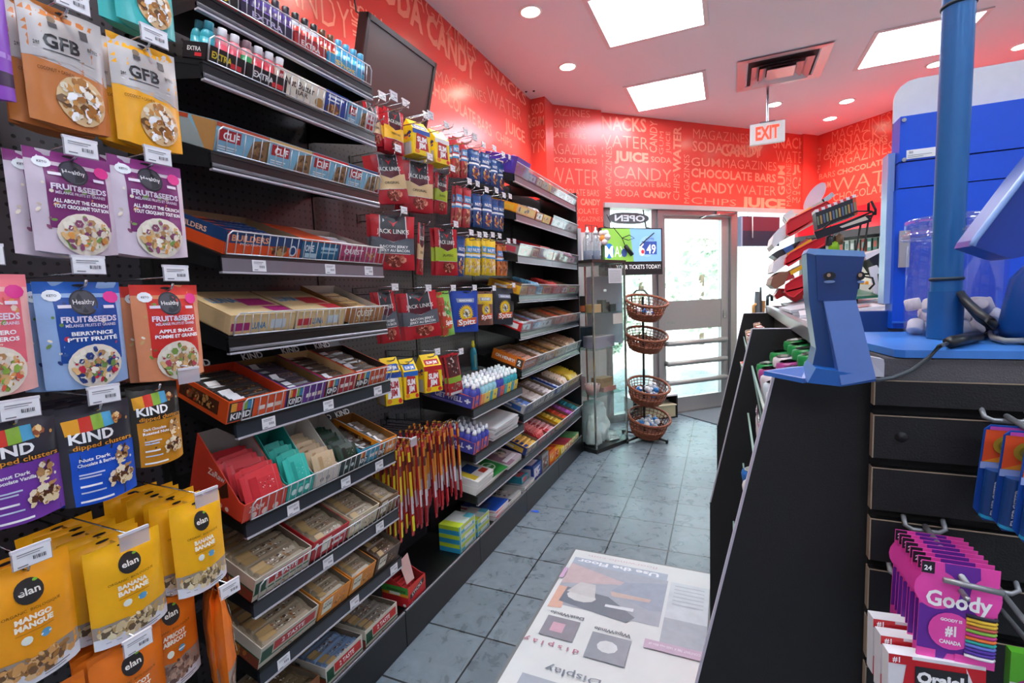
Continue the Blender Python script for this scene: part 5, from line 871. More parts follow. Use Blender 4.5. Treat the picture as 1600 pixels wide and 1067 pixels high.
# ------------------------------------------------------------------ bays 4 and 5: sweets
ORD = ['top', 'second', 'third', 'fourth', 'fifth', 'sixth', 'seventh', 'eighth']
ZS = [2.02, 1.796, 1.55, 1.31, 1.085, .852, .575, .31]; TL = [.3, .34, .3, .3, .34, .34, .36, .36]
def sweets(T, y, w, c, c2, kind_, nm, row, h=.055, d=.22, tx=None, txc='#ffffff', s=.012, inner='#8a7458'):
    short = '%s carton on the %s sweets shelf' % (nm, row)
    f = [('r', .1, .15, .9, .85, c2), ('b', .5, .5, .4, .3, [c, '#f0e6d4', c2, '#5a3a2a'], 14, .05)] if not tx else [('t', tx, .5, .3, .4, txc, .8, .03)]
    sd = [('t', tx, .42, .38, .3, txc, .62, .03), ('r', .78, .1, .98, .9, '#4a3a30'), ('t', '2', .87, .25, .5, '#ffffff', .1, .05)] if tx else [('r', .1, .2, .9, .8, c2), ('r', .2, .35, .6, .6, '#f0ece4')]
    b = MB(); carton(b, w, d, h, c, f, sd, inner=inner, op=kind_ != 'closed', top=[('r', .1, .1, .9, .9, c2), ('b', .5, .5, .4, .4, [c, '#f2ecdc', '#5a3a2a', c2], 20, .06)] if kind_ == 'closed' else ())
    M = place(b, 'display_carton' if kind_ != 'closed' else 'sweet_box', T, y, s, ('open ' if kind_ != 'closed' else 'closed ') + short)
    if kind_ == 'bars': bars(M, 6, w - .018, .033, .018, c2, [c, '#f0e8dc', c2, '#6a4a34'], short, -.024, .034, h * .5, nm='sweet bar')
    if kind_ == 'up': bars(M, 8, w - .018, .06, .014, c2, [c, '#f0e8dc', c2], short, -.03, .022, h * .8, lean=.8, nm='sweet bar')
for k in range(8):
    for bay in (4, 5):
        T_ = shelf(BY[bay], BY[bay + 1], ZS[k], '%s sweets shelf, %s half, %s' % (ORD[k], 'near' if bay == 4 else 'far', 'with a clear front' if k != 1 else 'with a metal lip'), TL[k], fence='clear' if not (k == 1 and bay == 4) else None, style=2 if k < 3 else 1 if k < 6 else 0, fh=.07)
        if bay == 4: Ta = T_
    y4, y5 = BY[4], BY[5]
    L = {0: [(y4 + .12, .2, '#4b2a8c', '#4a35a8', 'up', 'tall purple chocolate', .1), (y4 + .30, .12, '#5a3a9c', '#d8d0e8', 'bars', 'violet and white'), (y4 + .42, .1, '#b84a3c', '#d8c4a0', 'bars', 'brick red'), (y4 + .54, .12, '#d8c49a', '#c9bfa0', 'up', 'sand coloured'), (y5 + .1, .17, '#d8a860', '#c2303c', 'up', 'honey'), (y5 + .28, .17, '#e8e4e4', '#c42c34', 'bars', 'white and red'), (y5 + .47, .18, '#eceaea', '#c42838', 'bars', 'white cherry')],
         1: [(y4 + .17, .3, '#f09a1c', '#e8b23a', 'bars', 'bright orange'), (y4 + .40, .12, '#c46a3c', '#e8e2d4', 'up', 'copper'), (y4 + .54, .14, '#e8ba3a', '#d8a02c', 'bars', 'mustard'), (y5 + .16, .28, '#b8404a', '#d8a8a4', 'bars', 'dull red'), (y5 + .45, .26, '#a89a9c', '#c9bcbc', 'bars', 'grey pink')],
         2: [(y4 + .13, .2, '#8a8488', '#c94a58', 'bars', 'grey'), (y4 + .30, .1, '#e0bc90', '#c44a40', 'closed', 'peach'), (y4 + .45, .18, '#c4202c', '#8a4a8a', 'bars', 'scarlet', .08), (y5 + .1, .16, '#c9322c', '#6a3428', 'bars', 'poppy red'), (y5 + .28, .17, '#b88a5c', '#e8e0d8', 'bars', 'caramel'), (y5 + .47, .18, '#d85a9a', '#e8c4d4', 'up', 'pink')],
         3: [(y4 + .08, .11, '#e8b22c', '#d8902c', 'bars', 'golden yellow'), (y4 + .22, .13, '#d8683c', '#c98a5a', 'bars', 'terracotta'), (y4 + .36, .1, '#3a9ccc', '#7ac4e4', 'up', 'sky blue'), (y4 + .5, .15, '#e89a3c', '#b8303c', 'bars', 'apricot'), (y5 + .1, .16, '#d8282c', '#e0504c', 'up', 'vivid red'), (y5 + .28, .16, '#b83a3c', '#e8d4cc', 'bars', 'rose'), (y5 + .47, .19, '#96bc38', '#d8342c', 'bars', 'lime green')],
         4: [(y4 + .10, .16, '#d0262c', '#e6e4e4', 'bars', 'red and white'), (y4 + .28, .16, '#b8486a', '#8fb0d8', 'bars', 'mauve'), (y4 + .48, .2, '#b8a088', '#e4e0dc', 'bars', 'stone'), (y5 + .14, .22, '#b87858', '#e8602c', 'bars', 'tan'), (y5 + .43, .28, '#c89878', '#ee7a2c', 'bars', 'sandy orange')],
         5: [(y4 + .14, .23, '#ea7a1c', '#d8a088', 'bars', 'orange', .065), (y4 + .36, .16, '#c9b8a0', '#dcd4c8', 'bars', 'silvery beige'), (y4 + .53, .15, '#eaa22c', '#8a5a2c', 'bars', 'amber'), (y5 + .13, .2, '#d8b878', '#c4a880', 'bars', 'light tan'), (y5 + .42, .3, '#c9b08c', '#8a6a50', 'up', 'speckled beige')],
         6: [(y4 + .09, .15, '#c9c4c0', '#3a6ab0', 'bars', 'blue and grey'), (y4 + .28, .2, '#e4ded8', '#d0c4bc', 'bars', 'white cookie'), (y4 + .49, .18, '#9a8a88', '#e8e2de', 'bars', 'taupe'), (y5 + .07, .1, '#2454b0', '#c9d4e8', 'bars', 'cobalt'), (y5 + .23, .17, '#b88a4c', '#e8dcc8', 'up', 'ochre'), (y5 + .46, .26, '#e4c42c', '#d8b82c', 'up', 'lemon yellow')],
         7: [(y4 + .12, .2, '#2c3a78', '#e8b84c', 'bars', 'navy and yellow'), (y4 + .31, .14, '#c02c30', '#d84a48', 'up', 'crimson'), (y4 + .49, .18, '#c4242c', '#e6a0a4', 'bars', 'bright red'), (y5 + .08, .13, '#e8b81c', '#f0cc3c', 'bars', 'sunny yellow'), (y5 + .22, .12, '#e8602c', '#d4302c', 'bars', 'flame orange'), (y5 + .36, .13, '#8a4a9a', '#c05ac0', 'bars', 'lilac'), (y5 + .52, .16, '#2f8a94', '#3aa0a8', 'bars', 'teal')]}[k]
    for it in L:
        sweets(Ta if it[0] < y5 else T_, it[0], it[1], it[2], it[3], it[4], it[5], ORD[k], h=it[6] if len(it) > 6 else .052, tx='OH HENRY!' if it[5] == 'orange' else None)
TB5 = Matrix.Translation((XF - .015, 0, .130)) @ Matrix.Rotation(.0, 4, 'Y')
for y, w, c, c2, nm, h in [(BY[4] + .26, .15, '#2c4a94', '#dcd6e4', 'navy dotted', .1), (BY[4] + .42, .13, '#8f8e90', '#6a4a3c', 'grey and brown', .12), (BY[4] + .56, .12, '#e8641f', '#e8a02c', 'orange', .1), (BY[5] + .05, .1, '#e8b42c', '#c83a2c', 'yellow', .085)]:
    b = MB(); carton(b, w, .18, h, c, [('r', .1, .2, .8, .8, c2), ('b', .5, .5, .4, .3, [c, '#f0e8e0', c2], 16, .06)], [('r', .1, .2, .9, .8, c2)], op=False, top=[('r', .1, .1, .9, .9, c2)]); place(b, 'sweet_box', TB5, y, .01, 'closed %s box on the base of the sweets rack' % nm)
for i, (c, nm) in enumerate([('#e8c83a', 'yellow'), ('#a83a4a', 'wine red'), ('#b84a5c', 'rose red'), ('#5a9a5c', 'green'), ('#7ab07a', 'pale green')]):
    b = MB(); carton(b, .09, .19, .055, c, [('r', .05, .05, .95, .95, '#e6dca4'), ('b', .5, .5, .25, .3, ['#8a2c2c', '#c9a03c', c], 12, .08)], [('r', 0, 0, 1, 1, c)], op=False, top=[('r', .1, .2, .9, .8, c)]); place(b, 'sweet_box', TB5, BY[5] + .155 + .095 * i, .0, 'box with a cream flower front and %s top on the sweets rack base' % nm)
# ================================================================== BY THE DOOR
u1 = V((.4096, .9122, 0)); u2 = V((-.9122, .4096, 0)); SC0 = V((-1.023, 3.924, 0)); SZ = .44
TS = Matrix(((u1.x, u2.x, 0, SC0.x), (u1.y, u2.y, 0, SC0.y), (0, 0, 1, 0), (0, 0, 0, 1)))
t = thing('glass_showcase', SC0, 'tall square glass showcase tower with black base and top', 'showcase'); GG = GL('showcase_glass', '#f7fbfa', .07, .02)
b = MB(); b.box((-.01, -.01, .0), (SZ + .01, SZ + .01, .035), BLK, TS); b.build('base', t)
b = MB(); b.box((-.012, -.012, 1.60), (SZ + .012, SZ + .012, 1.625), K('#2a2523', .4), TS); b.build('top', t)
b = MB()
for a in ((.004, 0, .008, SZ), (0, 0, SZ, .004), (SZ - .004, .004, SZ, SZ)): b.box((a[0], a[1], .035), (a[2], a[3], 1.60), GG, TS)
b.build('glass_panel', t)
for x, y in ((0, 0), (SZ, 0), (0, SZ), (SZ, SZ)): b = MB(); b.box((x - .007, y - .007, .035), (x + .007, y + .007, 1.6), K('#a9aaa4', .25, .8), TS); b.build('corner_post', t)
for z in (1.185, .877, .479): b = MB(); b.box((.01, .01, z - .006), (SZ - .01, SZ - .01, z), GL('shelf_glass', '#e2f2ee', .12, .02), TS); b.build('glass_shelf', t)
b = MB(); b.tube([TS @ V((-.01, .17, 1.17)), TS @ V((-.045, .17, 1.18)), TS @ V((-.045, .17, 1.42)), TS @ V((-.01, .17, 1.43))], .011, K('#b8953c', .25, .9), 8); b.build('brass_handle', t)
b = MB(); b.box((-.002, .30 - .22, 1.19), (-.001, .14, 1.33), K('#2a2724', .4), TS); b.box((-.003, .085, 1.2), (-.0015, .135, 1.25), K('#b5603c', .5), TS); b.build('sticker', t)
b = MB(); b.box((.15, .0045, 1.36), (.19, .0055, 1.38), WHITE, TS); b.build('white_mark', t)
b = MB(); b.box((.21, -.0045, 1.43), (.40, -.0025, 1.555), K('#cfd0d2', .6), TS)
for i in range(6): b.box((.22, -.005, 1.445 + i * .017), (.38, -.0045, 1.449 + i * .017), K('#7c7c80', .6), TS)
tag(b.build('paper_notice'), 'typed white paper notice taped near the top of the showcase glass', 'paper')
b = MB(); b.box((.26, -.005, 1.08), (.40, -.003, 1.17), K('#c9c4b8', .6), TS); tag(b.build('paper_notice'), 'blank beige paper taped low on the showcase glass', 'paper')
b = MB(); b.box((SZ - .009, .02, .9), (SZ - .006, SZ - .02, 1.5), K('#c9d8ea', .7), TS); tag(b.build('window_paper'), 'pale blue paper sheet lining the back of the showcase', 'paper')
def tbox(lo, hi, c, name, label, cat, extra=None, group=None):
    b = MB(); m = col(c); b.box(lo, hi, m, TS)
    if extra: b.box(*extra[:2], col(extra[2]), TS)
    return tag(b.build(name), label, cat, group)
tbox((.06, .05, 1.186), (.17, .16, 1.25), '#c9a06c', 'gift_box', 'tan box on the top glass shelf of the showcase', 'box', ((.06, .05, 1.25), (.17, .16, 1.256), '#e0c490'))
tbox((.19, .05, 1.186), (.24, .11, 1.29), '#3c4440', 'gift_box', 'dark green box standing on the top glass shelf, the tallest one', 'box')
tbox((.25, .06, 1.186), (.30, .12, 1.27), '#2c3238', 'gift_box', 'black box on the top glass shelf beside the tallest one', 'box')
tbox((.31, .05, 1.186), (.38, .12, 1.25), '#4c5654', 'gift_box', 'grey green low box on the top glass shelf, rightmost', 'box')
tbox((.10, .06, .878), (.36, .2, .975), '#9f8fa4', 'gift_box', 'mauve box on the middle glass shelf of the showcase', 'box', ((.10, .06, .975), (.36, .2, .98), '#d8c4c8'))
tbox((.10, .25, .878), (.30, .40, 1.05), '#2c3a44', 'gift_box', 'dark blue-grey box standing behind the mauve one', 'box')
tbox((.22, .08, .48), (.40, .20, .52), '#c98a80', 'gift_box', 'pink flat box under the tan box on the lower glass shelf', 'box')
b = MB(); b.box((.20, .09, .521), (.37, .2, .60), K('#b98d5c', .6), TS); b.prism([TS @ V((.20, .085, .6)), TS @ V((.37, .085, .6)), TS @ V((.33, .085, .56)), TS @ V((.24, .085, .56))], (0, .003, 0), K('#a67a48', .6)); tag(b.build('gift_box'), 'tan carton with a flap on the lower glass shelf', 'box')
tbox((.05, .28, .48), (.22, .42, .6), '#c9a0a4', 'gift_box', 'dusty pink box at the back of the lower glass shelf', 'box')
b = MB(); b.lathe([(.0, 0), (.05, 0), (.07, .09), (.064, .088), (.046, .006), (0, .006)], K('#cf9c9c', .6, bump=.5), 24, TS @ V((.09, .10, .482))); tag(b.build('pink_basket'), 'round dusty pink basket at the front of the lower glass shelf', 'basket')
for i in range(9): 
    b = MB(); b.lathe([(0, -.014), (.012, -.007), (.014, 0), (.012, .007), (0, .014)], K('#e2c4bc', .7), 10, TS @ V((.09 + .035 * math.cos(i * .8) * (i > 0), .10 + .035 * math.sin(i * .8) * (i > 0), .568))); tag(b.build('candle'), 'small pale ball heaped in the round pink basket', 'candle', 'pale balls in the pink basket')
def sack(cx, cy, r, h, sd, lab, c='#dfe6e4'):
    b = MB(); n, q = 26, 18; o = V((sd, sd * 2, 0)); vs = []
    for j in range(q + 1):
        v = j / q; rr = r * (1 - .45 * v ** 2) * (1 if 0 < j < q else .2)
        for i in range(n):
            a = 6.283 * i / n; d = V((math.cos(a), math.sin(a), v * 3)); k = 1 + .22 * noise.noise(d * 1.3 + o) + .12 * noise.noise(d * 4 + o); vs.append(TS @ V((cx + rr * k * math.cos(a), cy + rr * k * math.sin(a), .036 + h * v + .02 * noise.noise(d * 3 + o) * (j > 0))))
    b.add(vs, [(j * n + i, j * n + (i + 1) % n, (j + 1) * n + (i + 1) % n, (j + 1) * n + i) for j in range(q) for i in range(n)] + [tuple(range(n))[::-1], tuple(range(q * n, q * n + n))], K(c, .35, bump=.3), smooth=True)
    tag(b.build('plastic_sack'), lab, 'sack')
sack(.21, .20, .15, .36, 4, 'tall white plastic sack in the bottom of the showcase'); sack(.09, .10, .07, .27, 9, 'narrow white plastic sack in the front corner of the showcase'); sack(.34, .12, .085, .06, 2, 'low crumpled white plastic bag at the right of the showcase floor')
# on top of the showcase
ZT = 1.626
def spray(x, y, nm):
    t = thing('spray_bottle', TS @ V((x, y, ZT)), nm, 'bottle'); c = TS @ V((x, y, ZT)); g = GL('clear_plastic', '#e6ecef', .15, .05, .25, '#c9d2d8')
    b = MB(); b.lathe([(0, 0), (.036, 0), (.039, .006), (.039, .15), (.03, .19), (.015, .21), (.015, .22)], g, 20, c); b.build('bottle_body', t)
    b = MB(); b.lathe([(0, .002), (.034, .002), (.035, .08), (0, .081)], GL('gel', '#b9c4dc', .05, .1, .3, '#aeb8d4'), 18, c); b.build('liquid', t)
    b = MB(); b.lathe([(.018, .215), (.018, .24), (.010, .25), (.007, .275), (0, .276)], K('#e9e7ea', .4), 14, c); b.build('cap', t)
    b = MB(); b.box((x + .028, y - .028, ZT + .04), (x + .031, y + .01, ZT + .15), WHITE, TS @ Matrix.Translation((0, 0, 0))); b.build('label', t)
spray(.07, .10, 'clear bottle with white cap on the showcase, the left one'); spray(.155, .08, 'clear bottle with white cap on the showcase, the right one')
b = MB(); b.box((-.06 + .06, .16, ZT), (.06, .30, ZT + .27), K('#b7b4ba', .5), TS); b.box((.0605, .18, ZT + .03), (.061, .28, ZT + .1), K('#c98a88', .5), TS); tag(b.build('cardboard_box'), 'tall silver grey box standing at the left of the showcase top', 'box')
t = thing('sign_stand', TS @ V((.2, .16, ZT)), 'thin black wire sign frame standing on the showcase', 'frame'); b = MB()
P = lambda x, y, z: TS @ V((x, y, z)); b.tube([P(.10, .14, ZT), P(.10, .14, ZT + .3), P(.25, .14, ZT + .3), P(.25, .14, ZT)], .004, BLKM); b.tube([P(.18, .14, ZT), P(.18, .14, ZT + .3)], .003, BLKM); b.build('wire', t)
t = thing('plush_toy', TS @ V((.30, .12, ZT)), 'small orange and white plush flower toy on the showcase', 'toy')
def ball(b, c, r, m, sx=1, sy=1, sz=1, n=14):
    prof = [(r * math.sin(math.pi * i / 8), -r * math.cos(math.pi * i / 8)) for i in range(9)]
    vs = []; c = V(c)
    for q, z in prof:
        for k in range(n): a = 6.283 * k / n; vs.append(c + V((q * math.cos(a) * sx, q * math.sin(a) * sy, z * sz)))
    b.add(vs, [(i * n + k, i * n + (k + 1) % n, (i + 1) * n + (k + 1) % n, (i + 1) * n + k) for i in range(8) for k in range(n)], m, smooth=True)
b = MB(); ball(b, P(.31, .12, ZT + .19), .035, K('#d98a3c', .9)); b.cyl(P(.31, .12, ZT), P(.31, .12, ZT + .17), .012, K('#4c7a44', .8)); b.build('body', t)
b = MB()
for i in range(6): a = i * 1.047; ball(b, P(.31 + .01 * math.sin(a), .12 + .045 * math.cos(a), ZT + .20 + .045 * math.sin(a)), .028, K('#e6dede', .9))
b.build('petal', t)
# lottery screen behind the showcase
t = thing('lottery_screen', W(.2, .15, 1.54), 'wide advertising lottery screen, half green and half blue, beside the door', 'screen')
b = MB(); wbox(b, -.165, .555, .10, .145, 1.515, 1.975, K('#232325', .4)); b.build('casing', t)
def scr(h, s=1.0): return EM(h, s * .42, 'screen_' + h.strip('#'))
b = MB(); S = flat(W(-.15, .146, 1.535), E45, UP, N45); LW, LH = .69, .43
art(b, S, LW, LH, [('r', 0, 0, 1, .26, scr('#1c1c1e', .1)), ('r', 0, .26, .52, 1, scr('#86bb4c', .75)), ('g', [(.52, .26), (1, .26), (1, 1), (.46, 1)], scr('#7fb0e0', .75)), ('e', .75, .60, .14, .24, scr('#93bdea', .75)), ('e', .11, .5, .085, .17, scr('#1f6cb4', .8)), ('t', 'M', .11, .37, .25, scr('#ffffff', .9), .13, .03), ('t', 'AX', .29, .37, .25, scr('#e8f2e0', .9), .18, 0), ('e', .36, .46, .05, .1, scr('#3a4f8a', .6)),
  ('r', .66, .42, .92, .72, scr('#2f4f9a', .8)), ('t', '6', .66, .40, .3, scr('#ffffff', .9), .1, .03), ('e', .675, .48, .03, .05, scr('#d8323c', .9)), ('t', '49', .82, .44, .22, scr('#ffffff', .9), .16, .01), ('t', 'LOTTO', .8, .74, .06, scr('#2f4f9a', .8), .14, .03), ('t', 'YOUR TICKETS TODAY!', .60, .09, .1, scr('#f4f4f4', .85), .76, 0)], 0)
b.build('screen', t)
b = MB(); b.tube([W(.45, .12, 1.97), W(.45, .02, 2.0), W(.45, -.02, 2.18)], .008, BLK); b.tube([W(-.05, .12, 1.97), W(-.05, .02, 2.0), W(-.05, -.02, 2.18)], .008, BLK); b.build('hanger', t)
t = thing('power_adapter', W(.1, .2, 1.9), 'black power adapter with cables dangling in front of the lottery screen', 'adapter')
q = [onp(*p, W(0, .17, 0), N45) for p in ((948, 335), (958, 355), (972, 372), (977, 384), (988, 398), (1000, 384), (1010, 374), (1022, 364))]
b = MB(); b.tube(q[:4], .004, BLKM); b.tube(q[5:], .006, BLKM); b.tube([q[2], q[2] + V((.06, .06, .03)), q[2] + V((.1, .1, .0)), q[2] + V((.05, .05, -.02)), q[2]], .004, BLKM); b.build('cable', t)
b = MB(); b.tube([q[3], q[4]], .024, K('#1c1c1e', .4), 4); b.build('brick', t)
# oval sign in the window, seen from behind
t = thing('open_sign', W(.25, -.02, 2.09), 'dark oval window sign seen from behind at the top of the window', 'sign'); b = MB(); n = 28
oc = W(.255, -.02, 2.092); b.prism([oc + E45 * (.24 * (abs(math.cos(6.283 * i / n)) ** .7) * (1 if math.cos(6.283 * i / n) > 0 else -1)) + UP * .056 * math.sin(6.283 * i / n) for i in range(n)], N45 * .03, K('#55585c', .4)); b.build('plate', t)
b = MB(); b.text('OPEN', oc + N45 * .031 + E45 * .19 - UP * .03, -E45, UP, .062, K('#e8ecee', .4), wfit=.36, bold=.03); b.build('lettering', t)
# basket stand
BX, BYY = -.715, 4.5
t = thing('basket_stand', (BX, BYY, 0), 'black pole stand with an arched handle carrying four wicker baskets', 'stand')
b = MB(); b.cyl((BX, BYY, .02), (BX, BYY, 1.3), .011, BLK, 10); b.build('pole', t)
b = MB(); b.tube([(BX - .12, BYY + .12, 1.22), (BX - .12, BYY + .12, 1.31), (BX - .075, BYY + .12, 1.36), (BX - .01, BYY + .12, 1.36), (BX + .035, BYY + .12, 1.31), (BX + .035, BYY + .12, 1.22), (BX, BYY, 1.2)], .009, K('#4c5450', .4), 8); b.build('handle', t)
for i, a in enumerate((-.5, 1.1, 2.7, 4.2)): b = MB(); b.tube([(BX, BYY, .03), (BX + .12 * math.cos(a), BYY + .12 * math.sin(a), .025), (BX + .25 * math.cos(a), BYY + .25 * math.sin(a), .02)], .011, BLK); b.cyl((BX + .24 * math.cos(a), BYY + .24 * math.sin(a), 0), (BX + .24 * math.cos(a), BYY + .24 * math.sin(a), .03), .012, BLK); b.build('foot', t)
WK = K('#8a4a2e', .5, var=.25, sc=30); WK2 = K('#6e3622', .55, var=.25, sc=30)
def basket(c, rt, rb, h, tx, ty, lab, cells):
    t = thing('wicker_basket', c, lab, 'basket'); T = Matrix.Translation(c) @ Matrix.Rotation(tx, 4, 'X') @ Matrix.Rotation(ty, 4, 'Y'); n = 30
    def pt(a, v): r = rb + (rt - rb) * v ** .8; return T @ V((r * math.cos(a), r * math.sin(a), h * v))
    b = MB()
    for i in range(n): b.tube([pt(6.283 * i / n, v) for v in (0, .35, .7, 1)], .0038, WK2, 4)
    for j in range(8):
        v = .04 + .42 * j / 7; b.tube([pt(6.283 * i / 60, v + .012 * (1 if (i // 2 + j) % 2 else -1)) + (T.to_3x3() @ V((math.cos(6.283 * i / 60), math.sin(6.283 * i / 60), 0))) * .004 * (1 if (i // 2 + j) % 2 else -1) for i in range(61)], .0075, WK, 5)
    for v in (.62, .8): b.tube([pt(6.283 * i / 40, v) for i in range(41)], .0035, WK, 4)
    b.build('weave', t)
    b = MB(); b.tube([pt(6.283 * i / 48, 1) + V((0, 0, .004 * (i % 2))) for i in range(49)], .012, WK, 8); b.tube([pt(6.283 * (i + .5) / 48, 1.03) for i in range(49)], .009, WK2, 6); b.build('rim', t)
    b = MB(); b.add([T @ V((rb * math.cos(6.283 * i / 24), rb * math.sin(6.283 * i / 24), .004)) for i in range(24)], [tuple(range(24))], WK2); b.build('bottom', t)
    return T
bz = [(1.115, .155, 'top'), (.835, .14, 'second'), (.36, .15, 'third'), (.055, .17, 'lowest')]
TBK = [basket(V((BX + .01 + .01 * (i > 1), BYY - .02, z)), .185, .125, h, .24, .2, '%s brown wicker basket on the black pole stand' % nm, 0) for i, (z, h, nm) in enumerate(bz)]
BALL = {}
for bi, n in ((0, 5), (2, 16), (3, 20)):
    for i in range(n):
        k = i % 3; nm = ['white', 'blue', 'silver'][k]; g = '%s foil balls in the %s basket' % (nm, bz[bi][2])
        if k not in BALL:
            b = MB(); ball(b, (0, 0, 0), .026, K(['#e6e9ec', '#2f7cc4', '#8fa0b4'][k], .25), 1, 1, .9); b.cyl((0, 0, .02), (0, 0, .036), .004, K('#dfe6ea', .3), 6, .013); BALL[k] = o = b.build('foil_ball', org=(0, 0, 0))
        else: o = dup(BALL[k])
        a = R_.random() * 6.283; r = (.1 if bi else .07) * math.sqrt(R_.random()); zz = (.035 if bi == 0 else .085) + (.03 if (bi and i > 8) else 0) + R_.random() * .02
        o.location = TBK[bi] @ V((r * math.cos(a), r * math.sin(a), zz)); o.rotation_euler = (R_.uniform(-1, 1), R_.uniform(-1, 1), 0); tag(o, '%s foil wrapped ball lying in the %s wicker basket' % (nm, bz[bi][2]), 'ball', g)
# low black cabinet under the window
t = thing('low_cabinet', (-.75, 5.15, 0), 'low black open cabinet with a white top behind the baskets', 'cabinet')
def cb(lo, hi, m, nm):
    b = MB(); T = Matrix.Translation((-.50, 5.34, 0)) @ Matrix.Rotation(math.radians(38), 4, 'Z'); b.box(lo, hi, m, T); return b.build(nm, t)
cb((-.52, 0, .235), (0, .2, .25), K('#d9d6d8', .5), 'top'); cb((-.015, 0, 0), (0, .2, .235), BLK, 'side'); cb((-.52, 0, 0), (-.505, .2, .235), BLK, 'side'); cb((-.505, .185, 0), (-.015, .2, .235), BLK, 'back'); cb((-.505, 0, .0), (-.015, .185, .02), BLK, 'bottom')
b = MB(); T = Matrix.Translation((-.50, 5.34, 0)) @ Matrix.Rotation(math.radians(38), 4, 'Z'); b.box((-.40, -.02, .02), (-.04, .15, .14), K('#b5ab88', .6), T); b.box((-.41, -.03, .14), (-.03, .15, .15), K('#c9c1a4', .6), T); tag(b.build('paper_box'), 'dull yellow paper box with a lid inside the low black cabinet', 'box')
# hanging box sign in the right window, umbrellas
t = thing('window_sign', W(1.9, -.03, 1.8), 'back of a dark hanging sign box, maroon above navy, in the right window', 'sign')
b = MB(); wbox(b, 1.735, 2.30, -.03, .03, 1.81, 1.98, K('#2a2f42', .4)); wbox(b, 1.735, 2.30, -.03, .03, 1.98, 2.135, K('#6a2c3c', .4)); b.build('panel', t)
b = MB(); wbox(b, 1.712, 1.735, -.03, .034, 1.81, 2.14, K('#8b93b0', .4)); wbox(b, 1.735, 2.30, -.03, .034, 2.135, 2.142, K('#8b93b0', .4)); b.build('edge_strip', t)
b = MB(); b.tube([W(1.80, .04, 2.18), W(1.80, .04, 2.135)], .003, BLK); b.tube([W(2.1, .0, 2.18), W(2.1, .0, 2.135)], .003, BLK); b.build('hanger', t)
b = MB(); b.tube([W(1.86, .05, 2.17), W(1.865, .05, 1.9)], .006, WHITE); tag(b.build('blind_rod'), 'thin white rod hanging before the maroon sign box', 'rod')
b = MB(); wbox(b, 1.68, 2.45, -.02, .02, 2.145, 2.18, EM('#f4f6fa', .9, 'tube_light')); tag(b.build('tube_light'), 'white strip light at the top of the right window', 'light')
t = thing('umbrella_stand', W(1.7, .35, 0), 'dark round umbrella stand beside the entrance', 'stand'); b = MB(); b.lathe([(0, 0), (.13, 0), (.15, .5), (.142, .5), (.125, .01), (0, .01)], K('#3a3c40', .4), 22, W(1.66, .35, 0)); b.build('bin', t)
for i, (t0, zt, kd, nm) in enumerate([(1.56, 1.15, 'wood', 'cane with a light wooden crook handle, left in the umbrella stand'), (1.61, 1.30, 'dark', 'grey folded umbrella standing in the umbrella stand'), (1.66, 1.345, 'thin', 'black folded umbrella with a thin long tip'), (1.70, 1.2, 'wood2', 'umbrella with a straight wooden grip'), (1.70, 1.12, 'crook', 'umbrella with a pale grey crook handle'), (1.76, 1.24, 'black', 'umbrella with a black crook handle, rightmost in the stand')]):
    t = thing('umbrella', W(t0, .35, .02), nm, 'umbrella'); c = {'wood': '#b98a50', 'wood2': '#b07a48', 'dark': '#5c6064', 'thin': '#2c2f34', 'crook': '#a8aca4', 'black': '#24272c'}[kd]; b = MB(); bb = W(1.64 + (t0 - 1.66) * .6, .35 + .02 * (i % 3 - 1), .02); tp = W(t0, .35, zt)
    b.cyl(bb, bb + (tp - bb) * .8, .018, K('#33363c', .6), 8, .034); b.build('canopy', t); b = MB()
    if kd in ('wood', 'crook', 'black'):
        h0 = bb + (tp - bb) * .8; b.tube([h0, tp - UP * .04, tp, tp + E45 * .03 + UP * .015, tp + E45 * .06, tp + E45 * .065 - UP * .05], .017, K(c, .4), 8)
    else: b.cyl(bb + (tp - bb) * .78, tp, .03 if kd == 'dark' else .02, K(c, .5), 8, .009 if kd == 'thin' else .022)
    b.build('handle', t)
# ================================================================== RIGHT SIDE: COUNTER
TXB = K('#121214', .6, var=.15, sc=400, bump=.3, name='black_laminate'); EDG = K('#b9b5c4', .4); TAN = K('#9c8a74', .6)
YP, CT = .845, 1.222
prof = [(.066, CT), (-.055, .64), (-.055, 0), (2.2, 0), (2.2, CT)]
def gable_panel(y, xe, lab, th=.018):
    t = thing('end_panel', (.2, y, 0), lab, 'panel'); pr_ = prof[:3] + [(xe, 0), (xe, CT)]
    b = MB(); b.prism([(x, y, z) for x, z in pr_], (0, th, 0), TXB); b.build('board', t)
    b = MB(); e = .0035
    for (x0, z0), (x1, z1) in ((prof[0], prof[1]), (prof[1], prof[2])):
        d = V((x1 - x0, 0, z1 - z0)).normalized(); nn = V((d.z, 0, -d.x))
        b.prism([(x0, y - .0005, z0), (x1, y - .0005, z1), (x1 + nn.x * e, y - .0005, z1 + nn.z * e), (x0 + nn.x * e, y - .0005, z0 + nn.z * e)], (0, th + .001, 0), EDG if z1 > .3 else TXB)
    b.box((prof[0][0], y - .0005, CT), (.18, y + th, CT + .002), EDG); b.build('edge_band', t); return t
gable_panel(YP, .26, 'large black end panel with a slanted front edge in the foreground', .012); gable_panel(1.70, .2, 'black slanted divider panel behind the foreground end panel'); gable_panel(2.70, .2, 'farthest black slanted divider panel of the sweets counter')
b = MB(); b.box((.2, YP + .03, 0), (1.7, 2.72, 1.20), TXB); tag(b.build('counter_cabinet'), 'black counter cabinet behind the slanted sweets bins', 'cabinet')
